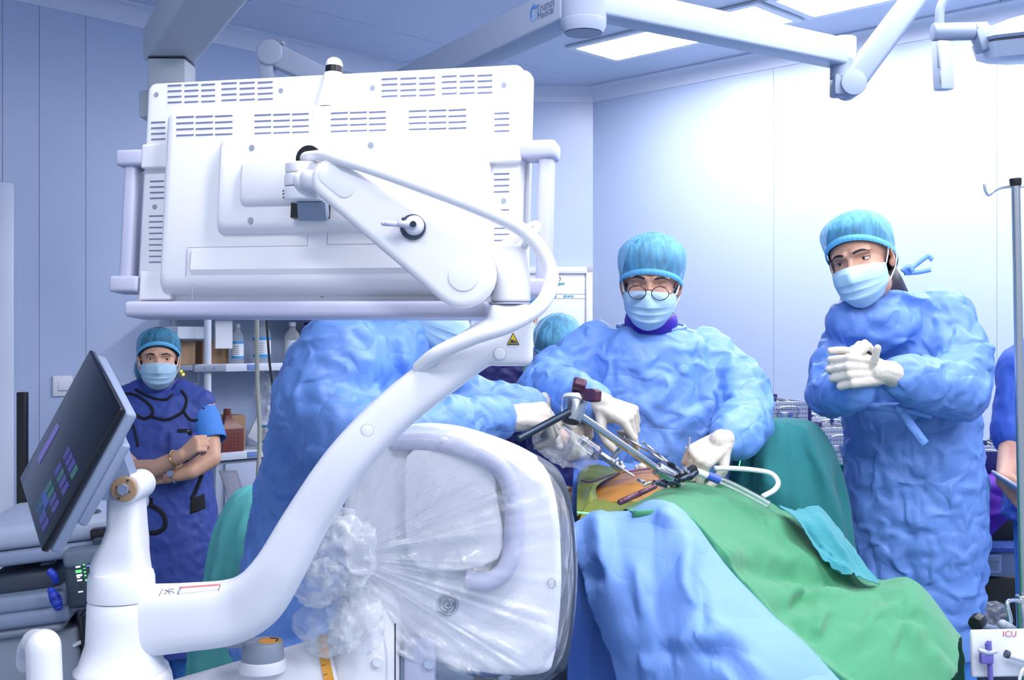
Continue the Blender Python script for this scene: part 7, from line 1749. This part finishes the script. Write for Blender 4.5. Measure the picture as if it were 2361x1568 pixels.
b = MB(); b.tube([P(2322, 1470, 2.70), P(2330, 1430, 2.70), P(2322, 1392, 2.70), P(2335, 1384, 2.72), P(2352, 1388, 2.74)], .0055, seg=12); b.build('clamp_loop', M_['chrome'], IV, smooth=True)
b = MB(); b.cyl(P(2358, 1372, 2.75), P(2362, 1450, 2.75), .017, seg=24, bev=.002); b.build('clamp_sleeve', M_['steel2'], IV)
for k in range(5):
    a = 2 * math.pi * k / 5; f = Vector((ft.x + .22 * math.cos(a), ft.y + .22 * math.sin(a), .03)); b = MB(); b.chain([Vector((ft.x, ft.y, .07)), f], [.012, .010]); b.build('foot', M_['steel'], IV, smooth=True)
MN = empty('manifold_board', P(2305, 1505, 2.6), 'white infusion manifold board with violet stopcocks clamped to the pole', 'manifold board')
gb(2240, 1452, 2400, 1562, 2.6, .012, M_['labelw'], 'board', .006, Euler((0, -.02, 0)), MN)
M_['violet'] = mat('stopcock_violet', (110, 104, 190), rough=.35)
b = MB(); b.cyl(P(2280, 1478, 2.585), P(2284, 1568, 2.585), .006, seg=12); b.cyl(P(2278, 1482, 2.583), P(2280, 1500, 2.583), .0075, seg=12); b.build('stopcock_body', M_['violet'], MN)
b = MB(); b.chain([P(2260, 1500, 2.58), P(2278, 1506, 2.578), P(2296, 1502, 2.58)], [.005, .006, .005]); b.build('stopcock_lever', M_['armwhite'], MN, smooth=True)
gb(2262, 1508, 2292, 1532, 2.575, .014, M_['violet'], 'stopcock_block', .003, None, MN)
b = MB(); b.cyl(P(2320, 1508, 2.58), P(2400, 1530, 2.58), .0085, seg=16); b.build('syringe', M_['labelw'], MN)
b = MB(); b.cyl(P(2318, 1507, 2.58), P(2326, 1510, 2.58), .0092, seg=16); b.build('syringe_plunger', M_['dgrey'], MN)
b = MB(); b.tube([P(2270, 1568, 2.575), P(2274, 1640, 2.58), P(2290, 1720, 2.6)], .003, seg=8); b.build('line', M_['clear'], MN, smooth=True)
b = MB(); b.tube([P(2350, 1568, 2.575), P(2358, 1545, 2.575), P(2380, 1530, 2.58)], .004, seg=8); b.build('line', M_['labelw'], MN, smooth=True)
lettering('board_note', 'ICU', .020, Matrix.Translation(P(2328, 1462, 2.5985)) @ Matrix.Rotation(math.pi / 2, 4, 'X'), M_['redprint'], MN)
b = MB(); b.cyl(P(2262, 1441, 2.65), P(2330, 1452, 2.70), .0055, seg=12); b.build('clamp_rod', M_['steel2'], MN)
b = MB(); kq = P(2254, 1434, 2.645); b.cyl(kq + Vector((-.010, -.01, -.004)), kq + Vector((.010, .01, .004)), .0185, seg=8, bev=.003); b.build('clamp_knob', M_['black'], MN)
b = MB(); b.chain([P(2312, 1440, 2.68), P(2335, 1450, 2.70)], [.012, .009]); b.build('clamp_jaw', M_['grey'], MN, smooth=True)
